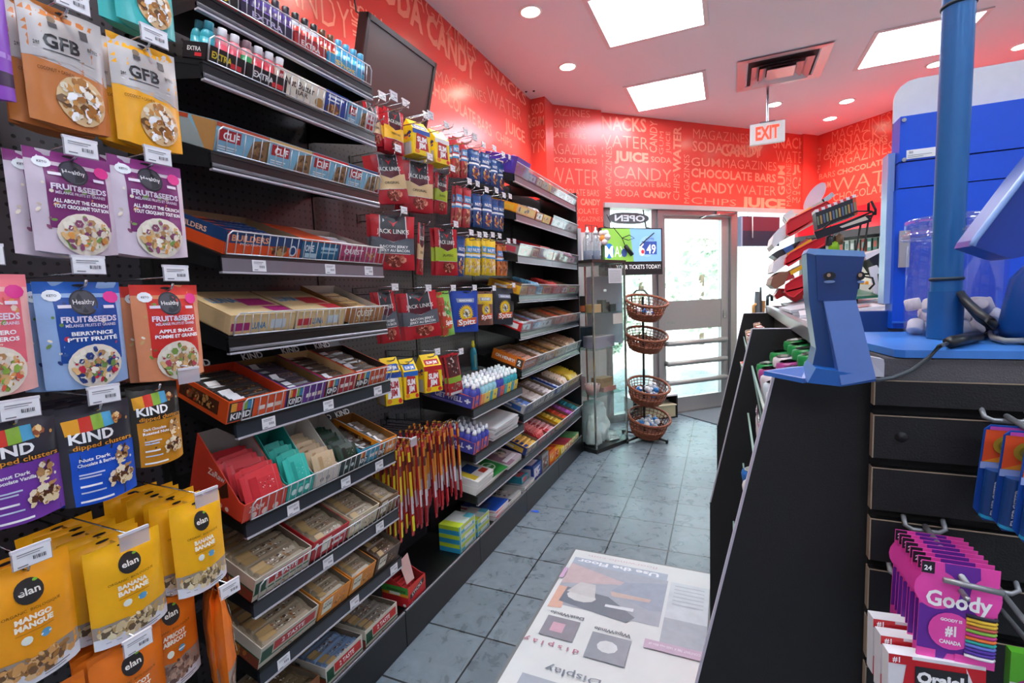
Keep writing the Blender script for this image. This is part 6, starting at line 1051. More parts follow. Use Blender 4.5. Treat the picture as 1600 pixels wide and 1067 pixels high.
# bins with clear fronts between the dividers
SW = ['#e8e4e8', '#c9d4dc', '#3a9a4c', '#e2e0e4', '#b84a8c', '#2c6cb8', '#d8dce2', '#8a8f94', '#e05a3c', '#e8d8a0', '#4c8a5c', '#c4323c']
PANE = [((.063, 1.105), (.098, .90)), ((.053, .952), (.078, .75)), ((.040, .785), (.058, .60)), ((.012, .585), (.030, .43)), ((-.008, .43), (.010, .28)), ((-.012, .26), (.0, .12))]
LV = ['top', 'second', 'third', 'fourth', 'fifth', 'sixth']
PK_ = {}
def pack(c, c2, kd):
    k = (c, c2, kd)
    if k in PK_: return dup(PK_[k])
    b = MB()
    if kd == 'tub':
        b.lathe([(0, 0), (.036, 0), (.04, .006), (.042, .07), (.04, .075)], K(c, .35), 20, sq=.8); b.lathe([(.043, .072), (.045, .075), (.045, .088), (.04, .092), (0, .093)], K(c2, .3), 20, sq=.8); b.lathe([(.0, .0935), (.03, .0935)], K('#dfe6e0', .4), 16, sq=.8)
    elif kd == 'bag':
        PB = pouch('x', .095, .13, .035, c, [('r', 0, .75, 1, 1, c2), ('e', .5, .42, .34, .16, c2), ('r', .2, .1, .8, .16, '#d8d8dc'), ('b', .5, .3, .4, .2, [c2, '#f2f0ee', '#8f8a90'], 12, .08)], True, False, 3); b = PB; b.v = [p + V((0, 0, .13)) for p in b.v]
    else:
        b.box((-.03, -.04, 0), (0, .04, .10), col(c)); art(b, flat((0, -.04, 0), (0, 1, 0), (0, 0, 1), (1, 0, 0)), .08, .10, [('r', .05, .55, .95, .95, c2), ('r', .15, .1, .85, .3, '#f0eef0'), ('e', .5, .6, .3, .15, '#f0eef0')], 0); art(b, flat((-.03, -.04, .1), (1, 0, 0), (0, 1, 0), (0, 0, 1)), .03, .08, [('r', .1, .1, .9, .9, c2)], 0)
    o = b.build({'tub': 'gum_tub', 'bag': 'sweet_bag', 'box': 'sweet_pack'}[kd], org=(0, 0, 0)); PK_[k] = o; return o
for bay, (ya, yb) in enumerate(((YP + .014, 1.698), (1.72, 2.698))):
    bn = ['near', 'far'][bay]
    for k in range(6):
        (xt, ztp), (xb_, z) = PANE[k]; x0 = xb_; t = thing('sweets_bin', (x0, (ya + yb) / 2, z), '%s stepped sweets bin with a clear front, %s bay of the counter' % (LV[k], bn), 'shelf')
        b = MB(); b.prism([(x0, ya, z), (.198, ya, z + .02), (.198, ya, z + .01), (x0, ya, z - .01)], (0, yb - ya, 0), BLK); b.build('deck', t)
        b = MB(); b.prism([(x0, ya, z), (x0 + .004, ya, z), (xt + .004, ya, ztp), (xt, ya, ztp)], (0, yb - ya, 0), GL('bin_acrylic', '#eef6f4', .1, .04, .04, '#d4e4e0')); b.box((xt - .0005, ya, ztp - .001), (xt + .0045, yb, ztp + .002), K('#a8c9c0', .2))
        for yy in (ya, yb - .003): b.prism([(x0 - .0005, yy, z), (x0 + .0045, yy, z), (xt + .0045, yy, ztp), (xt - .0005, yy, ztp)], (0, .003, 0), K('#c4dcd6', .2))
        b.build('clear_front', t)
        n = int((yb - ya - .06) / .105); kd = ['tub', 'bag', 'box', 'bag', 'box', 'box'][k] if bay == 0 else ['box', 'box', 'bag', 'box', 'box', 'box'][k]
        for i in range(n):
            ci = (i * 5 + k * 3 + bay) % 12; c, c2 = SW[ci], SW[(ci + 5) % 12]
            if bay == 0 and k == 0: c, c2, kd = ('#e6e2e6', ['#cfcad2', '#dad6de', '#b9b2bf', '#c4d0dc'][i % 4], 'tub')
            if bay == 0 and k == 1: c, c2, kd = [('#dcd6de', '#b8438c', 'bag'), ('#b8438c', '#e6dce6', 'bag'), ('#dfe0e4', '#2c6cb8', 'bag')][i % 3]
            if bay == 0 and k == 2 and i < 2: c, c2, kd = '#2c6cb8', '#7ab83c', 'tub'
            if bay == 1 and k == 0: c, c2 = ['#a8643c', '#e8dccc', '#c23a3c'][i % 3], ['#e8c8a0', '#5a3a2c', '#f0e8e0'][i % 3]
            for r in range(3 if (k == 0 and bay == 0) else 2 if k < 3 else 1):
                if bay == 0 and k == 0: c2 = '#1f8a48' if (r == 2 or i >= n - 1) else ['#cfcad2', '#a8468c', '#dad6de', '#c4d0dc'][(i + r) % 4]
                y = ya + .07 + .105 * i + .01 * r; o = pack(c, c2, kd); sc = (ztp - z + .045) / (.1 if kd != 'bag' else .13); o.scale = (.7 if kd == 'tub' else .8, 1, sc); o.location = (x0 + (.038 if kd == 'tub' else .034) + .035 * r, y, z + .008 + .032 * r); o.rotation_euler = (0, -.16, R_.uniform(-.15, .15)); tag(o, '%s in %s %s-bay bin, %s, %s from camera' % ({'tub': 'gum tub', 'bag': 'sweet bag', 'box': 'sweet pack'}[kd], LV[k], bn, ['front row', 'middle row', 'back row'][r], ['first', 'second', 'third', 'fourth', 'fifth', 'sixth', 'seventh', 'eighth', 'ninth'][i]), {'tub': 'gum', 'bag': 'sweet bag', 'box': 'sweets'}[kd])
# steel newspaper tray along the counter edge
t = thing('steel_tray', (.25, 1.9, CT), 'brushed steel tray holding papers along the top of the sweets counter', 'tray'); ST = K('#b5b7bc', .32, .7, name='brushed_steel')
b = MB(); b.prism([(.172, 1.0, CT - .002), (.165, 1.0, CT + .035), (.169, 1.0, CT + .036), (.176, 1.0, CT)], (0, 1.70, 0), ST); b.box((.166, 1.0, CT + .034), (.185, 2.70, CT + .037), ST); b.prism([(.172, 1.0, CT - .002), (.62, 1.0, CT - .002), (.62, 1.0, CT), (.172, 1.0, CT)], (0, 1.70, 0), ST); b.box((.165, 2.698, CT), (.62, 2.702, CT + .036), ST); b.build('sheet', t)
for i, (y, x, c, nm, h, rz) in enumerate([(1.35, .30, '#d8d6dc', 'white newspapers nearest the blue terminal', .045, .1), (1.70, .31, '#e2e0e6', 'white magazines in the middle of the steel tray', .05, -.1), (2.05, .30, '#cfd2dc', 'pale magazines towards the far end of the steel tray', .05, .05), (2.4, .33, '#c9ccd4', 'grey papers at the far end of the steel tray', .055, 0)]):
    b = MB(); T = Matrix.Translation((x, y, CT + .001)) @ Matrix.Rotation(rz, 4, 'Z') @ Matrix.Rotation(-.12, 4, 'Y')
    for j in range(5): b.box((-.11 + .004 * (j % 2), -.14, .012 + h / 5 * j), (.13, .14, .012 + h / 5 * (j + .85)), K('#dcdade', .5) if j % 2 else K(c, .4), T)
    art(b, flat(T @ V((-.11, .14, .012 + h)), T.to_3x3() @ V((0, -1, 0)), T.to_3x3() @ V((1, 0, 0)), T.to_3x3() @ V((0, 0, 1))), .28, .24, [('r', .1, .8, .9, .92, '#8a8c98'), ('r', .1, .4, .5, .75, '#a8acb8'), ('r', .55, .45, .9, .7, '#b89098')], 0); tag(b.build('newspaper_pile'), 'pile of ' + nm, 'newspapers')
b = MB(); T = Matrix.Translation((.30, 1.92, CT + .088)) @ Matrix.Rotation(.08, 4, 'X'); b.prism([T @ V(p) for p in ((-.06, -.14, 0), (.12, -.14, .01), (.14, .10, .02), (.02, .14, .03), (-.07, .02, 0))], (0, 0, .008), K('#2a7a5c', .4)); tag(b.build('green_booklet'), 'dark green booklet lying on the magazines in the steel tray', 'booklet')
b = MB(); b.box((.26, 2.45, CT + .06), (.42, 2.66, CT + .16), K('#b9bcc6', .3)); b.box((.25, 2.44, CT + .155), (.43, 2.67, CT + .165), K('#d6d8de', .3)); tag(b.build('steel_box'), 'pale grey box at the far end of the counter beside the umbrellas', 'box')
# ------------------------------------------------------------------ red display rack with sloping trays
def pp(px, Y): return [ony(x, y, Y) for x, y in px]
t = thing('red_display_rack', (.35, 2.3, CT), 'red display rack with three sloping trays standing on the counter', 'display rack')
RDP = K('#d2202a', .3, name='red_plastic'); YLW = K('#f0b41c', .4); BG = K('#c9c4b8', .4)
b = MB(); b.box((.33, 2.34, CT + .002), (.50, 2.50, CT + .02), BLK); b.box((.34, 2.38, CT), (.36, 2.41, 1.56), BLK); b.build('post', t)
TR = [([(1229, 350), (1234, 343), (1292, 315), (1299, 320), (1296, 330), (1276, 342), (1234, 369), (1229, 366)], [(1231, 344), (1267, 323), (1269, 327), (1235, 350)], [(1206, 381), (1209, 366), (1219, 355), (1231, 346), (1229, 368), (1210, 387)]),
      ([(1228, 404), (1234, 396), (1290, 366), (1300, 368), (1296, 378), (1262, 396), (1232, 416), (1226, 413)], [(1229, 396), (1267, 373), (1270, 377), (1233, 402)], [(1206, 425), (1209, 410), (1219, 401), (1230, 396), (1228, 414), (1212, 426)]),
      ([(1227, 445), (1240, 436), (1290, 412), (1296, 420), (1262, 446), (1240, 464), (1232, 462), (1226, 455)], [(1234, 424), (1262, 410), (1264, 414), (1236, 430)], [(1204, 445), (1207, 434), (1219, 424), (1234, 424), (1226, 444), (1212, 452)])]
for i, (red, yel, whi) in enumerate(TR):
    tr = MB(); tr.prism(pp(red, 2.28), (0, .008, 0), RDP); tr.prism(pp(red, 2.60), (0, .008, 0), RDP)
    A = pp(red, 2.28); tr.add([A[1], A[2], A[2] + V((0, .32, 0)), A[1] + V((0, .32, 0))], [(0, 1, 2, 3)], RDP) if False else None
    lo, hi = A[-1], A[3]; tr.prism([lo, A[4], A[4] - UP * .006, lo - UP * .006], (0, .33, 0), RDP); o = tr.build('tray', t)
    c = A[0].lerp(A[6], .5); e = MB(); rim = [A[j] + V((0, -.004, 0)) for j in range(len(A))] + [A[0] + V((0, -.004, 0))]; e.tube(rim, .0028, K('#e8343c', .3), 5); e.build('raised_rim', o)
    b = MB(); b.prism(pp(yel, 2.285), (0, .31, 0), YLW); b.build('price_strip', t)
    b = MB(); wc = [K('#e6e3e8', .5), K('#e6e3e8', .5), K('#8a5a44', .5)][i]; b.prism(pp(whi, 2.29), (0, .30, 0), wc); b.build('front_scoop', t)
    for j in range(7):
        f = j / 6; p = A[0].lerp(A[2], .1 + .12 * f) + V((-.005, .03 + .04 * j, .008)); b = MB(); b.box((-.004, -.015, 0), (.03, .015, .03), K(['#e9e9ec', '#3a5a9c', '#c23a3c'][(j + i) % 3], .4), Matrix.Translation(p) @ Matrix.Rotation(-.5, 4, 'Y'))
        tag(b.build('lighter_pack'), 'small packet in the %s red tray' % ['top', 'middle', 'lowest'][i], 'packet', 'small packets in the %s red tray' % ['top', 'middle', 'lowest'][i])
b = MB(); b.prism(pp([(1267, 323), (1286, 311), (1289, 315), (1270, 327)], 2.285), (0, .31, 0), BG); b.prism(pp([(1284, 312), (1300, 300), (1305, 305), (1288, 318)], 2.285), (0, .1, 0), STEEL); b.build('clip', t)
b = MB(); oc = ony(1273, 308, 2.35); b.prism([oc + V((.030 * math.cos(a) + .025 * math.sin(a), 0, .055 * math.sin(a))) for a in [i * 6.283 / 24 for i in range(24)]], (0, .003, 0), GL('frosted_plate', '#f6f0fa', .2, .15, .55, '#e9e2ee')); b.build('oval_plate', t)
for i, pts in enumerate([[(1205, 398), (1214, 392), (1250, 376), (1252, 384), (1215, 404)], [(1240, 384), (1262, 372), (1268, 380), (1246, 390)]]):
    b = MB(); b.prism(pp(pts, 2.33), (0, .2, 0), K(['#3c3c40', '#d8606a'][i], .4)); tag(b.build('booklet'), ['dark booklet between the top and middle red trays', 'pink booklet sticking out between the red trays'][i], 'booklet')
b = MB(); b.prism(pp([(1210, 462), (1218, 450), (1238, 452), (1262, 446), (1258, 464), (1243, 472), (1226, 462), (1214, 468)], 2.4), (0, .12, 0), K('#cf2a30', .35)); tag(b.build('red_packet'), 'crumpled red packets hanging below the red display rack', 'packet')
# wire rack with black packs
t = thing('wire_rack', (.42, 1.95, CT), 'thin black wire rack with a sloping tray on the counter', 'wire rack'); Yw = 1.9
b = MB(); w = lambda pts, y=Yw, r=.0028: b.tube(pp(pts, y), r, BLKM, 5)
w([(1278, 366), (1300, 345), (1340, 330), (1362, 330), (1364, 334), (1360, 344), (1342, 352)]); w([(1357, 344), (1348, 400), (1340, 460), (1338, 480)]); w([(1345, 350), (1336, 400), (1332, 450)]); w([(1357, 330), (1357, 318), (1361, 314), (1368, 328), (1367, 336)], Yw, .004); w([(1362, 330), (1369, 335)], Yw)
for y in (1.9, 2.12): w([(1275, 372), (1364, 336)], y); w([(1276, 366), (1362, 331)], y)
for q in (0, .33, .66, 1): b.tube([pp([(1275 + 89 * q, 372 - 36 * q)], 1.9)[0], pp([(1275 + 89 * q, 372 - 36 * q)], 1.9)[0] + V((0, .22, .02))], .0025, BLKM, 5)
w([(1335, 445), (1350, 432), (1363, 434), (1366, 444), (1358, 452)], 1.7, .003); w([(1325, 428), (1362, 428)], 1.8, .003); b.build('frame', t)
b = MB(); b.prism(pp([(1272, 362), (1358, 335), (1362, 346), (1276, 374)], Yw - .004), (0, .01, 0), BLK); b.build('front_plate', t)
b = MB(); b.prism(pp([(1312, 354), (1352, 338), (1357, 343), (1316, 356)], Yw - .009), (0, .002, 0), K('#bdb8aa', .5)); b.build('label_strip', t)
for i in range(13):
    f = i / 12; p = pp([(1280 + 58 * f, 357 - 22 * f)], 1.93)[0]; last = i == 12; b = MB(); T = Matrix.Translation(p) @ Matrix.Rotation(-.12, 4, 'Y'); m = K('#c8532c' if last else '#22242a', .4)
    b.box((-.005, 0, 0), (.0045, .075, .062), m, T); b.box((-.0052, -.0006, .055), (.0048, .0756, .064), K('#d23a44' if i % 2 else '#e8e2e4', .4), T); b.box((-.003, -.001, .012), (.002, 0, .04), K(['#7a8a6a', '#b08a4c', '#5a6a8a'][i % 3], .4), T); o = b.build('black_pack')
    tag(o, 'orange topped pack at the right end of the black packs row' if last else 'thin black pack with a red and white top in the wire rack', 'pack', None if last else 'black packs in the wire rack')
for i, (p0_, c, r) in enumerate([((1303, 385), '#a8e02c', .016), ((1297, 376), '#3a3c40', .014), ((1311, 374), '#8a6a4c', .013)]):
    p = ony(*p0_, 1.98); b = MB(); b.lathe([(0, -.02), (r, -.015), (r, .012), (0, .02)], K(c, .4), 10, p); b.tube([p + UP * .02, p + UP * .05], .0015, STEEL, 4); tag(b.build('key_charm'), ['lime green charm hanging below the black packs', 'dark charm hanging below the black packs', 'brown charm hanging below the black packs'][i], 'charm')
# ------------------------------------------------------------------ tobacco cabinet on the far right wall
OF = .42; Pc = C0 - E45 * OF
def rb(b, s0, s1, o0, o1, z0, z1, m): T = Matrix(((N45.x, -E45.x, 0, C0.x), (N45.y, -E45.y, 0, C0.y), (0, 0, 1, 0), (0, 0, 0, 1))); return b.box((s0, o0, z0), (s1, o1, z1), m, T)
t = thing('wall_cabinet', C0 + N45 * 1.2, 'long red fronted cabinet on the right wall behind the counter', 'cabinet'); s0 = .05; qz = lambda x, y: onp(x, y, Pc, -E45).z; zF, zD, zP, zT = qz(1392, 350), qz(1392, 362), qz(1392, 388), qz(1392, 312)
b = MB(); rb(b, s0, 3.6, .0, OF, zF, zT, K('#dc2430', .15, name='red_gloss_front')); b.build('upper_front', t)
b = MB(); rb(b, s0, 3.6, .0, OF + .003, zD, zF, K('#3c3a3e', .4)); b.build('dark_rail', t)  # dark band below the red front
b = MB(); rb(b, s0, 3.6, .0, OF - .25, .0, zP, K('#c9bfae', .6)); b.build('lower_body', t)
b = MB(); rb(b, s0, 3.6, .0, .05, zP, zD, K('#d8d2c8', .6)); rb(b, s0, 3.6, .0, OF - .1, zP - .015, zP, K('#c9bfae', .6)); b.build('shelf_back', t)
for i in range(48):
    b = MB(); rb(b, .5 + .058 * i, .5 + .058 * i + .04, .2, .30, zP + .001, zD - .03, K(['#4f7a68', '#d9ddd4', '#a8b4a4', '#7c8f84', '#c9604c', '#5f9484'][i * 7 % 6], .5)); rb(b, .505 + .058 * i, .5 + .058 * i + .035, .30, .301, zP + .04, zP + .1, K(['#c9604c', '#8fa89c', '#e2e2dc'][i % 3], .5)); tag(b.build('cigarette_carton'), 'small upright carton in the shelf under the red cabinet front', 'carton', 'small cartons under the red cabinet')
JZ = ony(1350, 464, 2.9).z
for i, (x0, x1, yt, yb_, c, nm) in enumerate([(1343, 1350, 440, 464, '#e2a81c', 'yellow jar, the left one'), (1351, 1357, 439, 464, '#d8901c', 'amber jar, the middle one'), (1361, 1366, 438, 464, '#d8786c', 'pink patterned jar, the right one')]):
    a = ony(x0, yb_, 2.9); c2 = ony(x1, yt, 2.9); b = MB(); cx = (a.x + c2.x) / 2; r = (c2.x - a.x) / 2 * 1.2; a.z = JZ; b.lathe([(0, a.z), (r, a.z), (r, c2.z - .01), (r * .8, c2.z), (0, c2.z)], K(c, .3), 14, (cx, 2.9, 0)); tag(b.build('jar'), nm + ' behind the wire rack', 'jar')
b = MB(); b.box((.42, 2.6, 1.25), (1.4, 3.1, JZ), K('#cfcac2', .5)); b.box((.45, 2.72, 0), (1.38, 3.08, 1.25), TXB); tag(b.build('back_counter'), 'pale topped counter behind the tray, carrying the jars', 'counter')
for i, (z, c, y, rz) in enumerate([(0, '#d4d4d6', 1.55, .1), (.012, '#8a8c90', 1.55, -.05), (.024, '#e2e2e4', 1.56, .12), (.036, '#5a5c60', 1.57, 0), (.048, '#dadadd', 1.56, .2)]):
    b = MB(); b.box((-.12, -.14, 0), (.12, .14, .010), K(c, .4), Matrix.Translation((.52, y, 1.203 + z)) @ Matrix.Rotation(rz, 4, 'Z')); tag(b.build('document'), ['bottom', 'second', 'third', 'fourth', 'top'][i] + ' sheet bundle in the paper pile beside the blue cabinet', 'papers')
t = thing('card_printer', (.6, 1.9, 1.26), 'tilted black till printer with white paper beside the blue lottery cabinet', 'printer')
b = MB(); A = [(1356, 402), (1366, 392), (1382, 394), (1394, 412), (1396, 450), (1388, 455), (1372, 425)]; b.prism(pp(A, 1.75), (0, .12, 0), K('#2a2a2e', .35)); b.build('body', t)
b = MB(); b.prism(pp([(1350, 398), (1375, 388), (1393, 396), (1394, 402), (1376, 394), (1354, 406)], 1.745), (0, .12, 0), K('#dcd8dc', .5)); b.prism(pp([(1358, 418), (1370, 414), (1388, 440), (1390, 452), (1378, 462), (1366, 458)], 1.735), (0, .01, 0), K('#d6d6dc', .5)); b.build('paper_sheet', t)
b = MB(); 
for A in ([(1372, 428), (1376, 462)], [(1372, 428), (1388, 442)], [(1380, 448), (1390, 460), (1376, 446)]): b.tube(pp(A, 1.73), .0022, BLKM, 4)
b.build('cable', t)
b = MB(); b.box((.50, 1.80, 1.203), (.68, 1.95, 1.262), K('#3c3e44', .4)); tag(b.build('till_base'), 'dark block under the till printer', 'box')
# ------------------------------------------------------------------ blue lottery cabinet
BLU = K('#004fd2', .4, name='blue_plastic'); BLD = K('#123f86', .35); BLT = K('#2267ae', .35, name='terminal_blue'); PZ = 1.262
YM = 1.16; g = lambda x, y: ony(x, y, YM)
xl = g(1403, 300).x; zt = g(1410, 182).z; zs1 = g(1402, 254).z; zs2 = g(1404, 295).z
t = thing('lottery_cabinet', (xl + .2, YM, PZ), 'large bright blue lottery cabinet on the counter with a white header panel', 'cabinet')
b = MB(); b.box((xl, YM, zs1 + .001), (xl + .55, YM + .05, zt), BLU); b.build('top_panel', t)
b = MB(); b.box((xl + .001, YM + .001, zs2 + .001), (xl + .55, YM + .05, zs1 - .0015), BLU); b.build('middle_panel', t)
b = MB(); b.box((xl - .002, YM + .002, PZ + .002), (xl + .55, YM + .05, zs2 - .001), BLU); b.build('lower_panel', t)
b = MB(); b.box((xl - .012, YM + .02, PZ + .05), (xl - .001, YM + .06, zt - .06), K('#8fb0e0', .2)); b.build('side_rail', t)
b = MB(); b.box((xl - .11, YM + .03, CT), (xl, YM + .06, PZ + .035), BLD); b.build('lower_apron', t)
b = MB(); r = .035; za = zt - .01; zb = g(1420, 112).z; A = [(xl, za), (xl + .6, za), (xl + .6, zb), (xl + r, zb)] + [(xl + r - r * math.sin(a), zb - r + r * math.cos(a)) for a in (.4, .8, 1.2, 1.57)]; b.prism([(x, YM + .045, z) for x, z in A], (0, .006, 0), K('#d4d2d2', .5)); b.build('header_panel', t)
for px, py in ((1412, 188), (1412, 250)): p = g(px, py); b = MB(); b.cyl(p, p - V((0, .003, 0)), .0038, STEEL, 10); b.build('screw', t)
p = g(1416, 249); b = MB(); b.box((p.x, YM - .0012, p.z), (p.x + .062, YM, p.z + .016), WHITE); S = flat((p.x, YM - .0013, p.z), (1, 0, 0), UP, (0, -1, 0)); art(b, S, .062, .016, [('t', 'OLG', .1, .6, .25, '#3c4048', .1, .03), ('r', .03, .35, .6, .4, '#77777c'), ('r', .03, .15, .4, .2, '#77777c')], 0); b.build('label', t)
p = g(1403, 418); q = g(1421, 360); b = MB(); b.box((p.x, YM - .006, p.z), (q.x, YM, q.z), K('#a8a6a6', .4)); b.build('latch_plate', t)
b = MB(); b.box((xl - .002, YM - .0015, PZ + .012), (xl + .55, YM + .001, PZ + .016), K('#2f6fd8', .3)); b.box((xl + .035, YM - .001, PZ + .01), (xl + .06, YM + .0005, PZ + .025), K('#0a3c9a', .4)); b.build('bottom_trim', t)
# counter top, textured band and blue plate by the pole
b = MB(); b.box((.198, .826, 1.2187), (1.7, 1.45, 1.249), K('#5a585c', .8, var=.3, sc=500, bump=.6, name='dark_fabric_edge')); b.box((.19, 1.0, 1.249), (1.7, 1.45, 1.2505), K('#77757a', .6)); tag(b.build('counter_ledge'), 'raised dark fabric-edged ledge on top of the slatwall', 'ledge')
b = MB(); b.prism([(.178, .826, 1.2225), (.201, .826, 1.2225), (.197, .826, 1.2475), (.176, .828, 1.252)], (0, .02, 0), K('#cfccd4', .5)); tag(b.build('white_wedge'), 'small white wedge between the blue terminal and the dark ledge', 'wedge')
b = MB(); b.prism([(.19, .95, 1.2506), (.21, .83, 1.2506), (.22, .823, 1.2506), (1.2, .823, 1.2506), (1.2, 1.12, 1.2506), (.2, 1.12, 1.2506)], (0, 0, .0105), K('#3f7fd0', .35)); tag(b.build('base_plate'), 'flat light blue metal base plate under the blue pole', 'plate')
p = onz(1475, 528, PZ); t = thing('blue_pole', p, 'thick blue steel pole rising from the counter to the ceiling', 'pole'); dpt = CF.dot(p - EYE); r = 25 * .77 * dpt / F; PB_ = K('#2668a4', .35, .15, name='pole_blue')
b = MB(); b.cyl((p.x, p.y, PZ), (p.x, p.y, CZ), r, PB_, 40); b.build('tube', t)
b = MB(); b.cyl((p.x, p.y, PZ), (p.x, p.y, PZ + .075), r * 1.13, K('#175894', .4), 40); b.build('collar', t)
for px in ((1475, 436), (1500, 8)):
    z = ony(px[0], px[1], p.y).z; b = MB(); b.lathe([(r, z - .003), (r + .002, z - .0015), (r + .002, z + .0015), (r, z + .003)], K('#22303c', .5), 36, (p.x, p.y, 0)); b.build('band', t)
# jar
c = ony(1488, 500, 1.045); c.z = PZ; t = thing('plastic_jar', c, 'clear plastic jar half behind the blue pole', 'jar'); r2 = .064; g2 = GL('jar_plastic', '#f8f8fc', .12, .02, .03, '#d8d4ea')
b = MB(); b.lathe([(.0, 0), (r2 - .006, 0), (r2, .008), (r2, .15), (r2 - .004, .158), (r2 + .004, .162), (r2 + .006, .166)], g2, 36, c); b.build('jar_body', t)
b = MB(); b.lathe([(r2 + .004, .160), (r2 + .009, .163), (r2 + .009, .170), (r2 + .002, .173), (r2 + .004, .178), (r2 + .004, .192), (r2, .196), (0, .197)], GL('jar_lid', '#ffffff', .28, .02, .02, '#ffffff'), 36, c); b.build('lid', t)
for i in range(34):
    a = R_.random() * 6.283; q = .052 * math.sqrt(R_.random()); l = i // 12; b = MB() if i == 0 else None
    if i == 0: b.lathe([(0, 0), (.0105, .0), (.012, .002), (.012, .017), (.0105, .0195), (0, .02)], K('#e6ddda', .4), 12); capp = b.build('bottle_cap', org=(0, 0, 0)); o = capp
    else: o = dup(capp)
    o.location = c + V((q * math.cos(a), q * math.sin(a), .006 + .018 * l)); o.rotation_euler = (R_.uniform(-.8, .8), R_.uniform(-.8, .8), 0); tag(o, 'white cap lying in the bottom of the clear jar', 'cap', 'white caps in the clear jar')
# customer display at the right edge
t = thing('customer_display', (.42, .80, PZ), 'tilted dark blue screen housing cut by the right edge of the photo', 'display')
A = pp([(1519, 384), (1524, 374), (1602, 272), (1640, 225), (1720, 330), (1600, 400), (1584, 404), (1572, 402)], .80); b = MB(); b.prism(A, (0, .055, 0), K('#0d3a9c', .35)); b.build('housing', t)
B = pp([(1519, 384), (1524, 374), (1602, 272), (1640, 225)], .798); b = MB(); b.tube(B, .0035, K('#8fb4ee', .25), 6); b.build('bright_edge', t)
b = MB(); cc = ony(1655, 455, .93); b.lathe([(.0, PZ), (.055, PZ), (.06, PZ + .02), (.05, PZ + .09), (.02, PZ + .13), (.018, PZ + .2)], K('#0f448c', .3), 28, (cc.x, .93, 0)); b.build('round_foot', t)
# cables on the plate
t = thing('power_cable', (.3, .86, PZ), 'grey cable with black connectors lying across the blue base plate', 'cable'); CG = K('#4a5054', .5)
zz = 1.267; q = [ony(1350, 590, .76), ony(1372, 594, .79), onp(1395, 590, V((0, .81, 0)), V((0, 1, 0))), ony(1425, 578, .812), ony(1450, 560, .815), onz(1468, 541, zz + .004), onz(1484, 535, zz)]
b = MB(); b.tube(q, .0027, CG, 8); b.tube([onz(1527, 527, zz), onz(1540, 522, zz), onz(1556, 519, zz)], .003, CG, 8); b.tube([ony(1500, 458, .97), ony(1515, 475, .95), ony(1532, 490, .93), ony(1550, 503, .9), onz(1556, 512, zz + .01)], .0055, K('#2c3034', .4), 8); b.tube([ony(1500, 462, .975), ony(1530, 497, .95), onz(1552, 512, zz + .01), onz(1600, 500, zz)], .0055, K('#33383c', .4), 8)
b.tube([onz(1548, 520, zz), onz(1552, 528, zz), onz(1572, 533, zz), onz(1610, 532, zz)], .0045, K('#8a8e90', .35), 8); b.tube([onz(1578, 512, zz), onz(1590, 504, zz), onz(1610, 498, zz)], .004, K('#2c3034', .4), 8); b.build('cord', t)
for a0, a1, rr in (((1484, 535), (1527, 526), .0085), ((1553, 516), (1580, 511), .014)):
    b = MB(); b.tube([onz(*a0, zz + .003), onz(*a1, zz + .003)], rr, K('#1f2224', .35), 6); b.build('connector', t)
# blue terminal stand in front
t = thing('blue_terminal', (.13, .80, 1.22), 'angled blue plastic ticket terminal standing at the corner of the counter', 'terminal')
def tp(px, Y, dy, m, nm): b = MB(); b.prism(pp(px, Y), (0, dy, 0), m); return b.build(nm, t)
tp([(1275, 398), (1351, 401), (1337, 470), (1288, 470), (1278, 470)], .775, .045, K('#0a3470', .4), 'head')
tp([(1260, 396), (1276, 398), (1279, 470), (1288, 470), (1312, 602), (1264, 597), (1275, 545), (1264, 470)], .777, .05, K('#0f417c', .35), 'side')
b = MB(); A = pp([(1260, 395), (1264, 388), (1350, 392), (1353, 401), (1276, 399)], .776); b.prism(A, (0, .05, 0), K('#6f9ad0', .3)); b.build('top_face', t)  # top, side and leaning faces carry light and shade in their blues
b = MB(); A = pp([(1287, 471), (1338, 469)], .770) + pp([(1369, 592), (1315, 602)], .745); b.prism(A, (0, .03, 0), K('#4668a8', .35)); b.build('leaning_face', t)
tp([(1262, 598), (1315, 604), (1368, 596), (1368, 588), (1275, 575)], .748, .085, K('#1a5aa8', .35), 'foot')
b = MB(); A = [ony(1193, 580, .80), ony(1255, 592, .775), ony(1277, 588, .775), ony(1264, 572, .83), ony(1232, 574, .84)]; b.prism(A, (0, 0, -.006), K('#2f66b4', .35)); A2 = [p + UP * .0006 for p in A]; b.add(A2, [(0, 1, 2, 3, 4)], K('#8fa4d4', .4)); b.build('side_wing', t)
for px, rx in ((1296, 8), (1345, 5)):
    c = ony(px, 431, .774); b = MB(); b.prism([c + V((rx * .0009 * math.cos(a), 0, .0055 * math.sin(a))) for a in [i * .3927 for i in range(16)]], (0, -.0012, 0), K('#0b0f18', .3)); b.prism([c + V((rx * .0008 * math.cos(a), -.0002, -.0078 + .0018 * math.sin(a))) for a in [i * .3927 for i in range(16)]], (0, -.0012, 0), K('#6f8cba', .3)); b.prism([c + V((-.001 + .0022 * math.cos(a), -.0014, .001 + .0025 * math.sin(a))) for a in [i * .3927 for i in range(16)]], (0, -.001, 0), K('#a88a74', .4)); b.build('eyelet', t)  # pale ellipse below each hole is a painted highlight
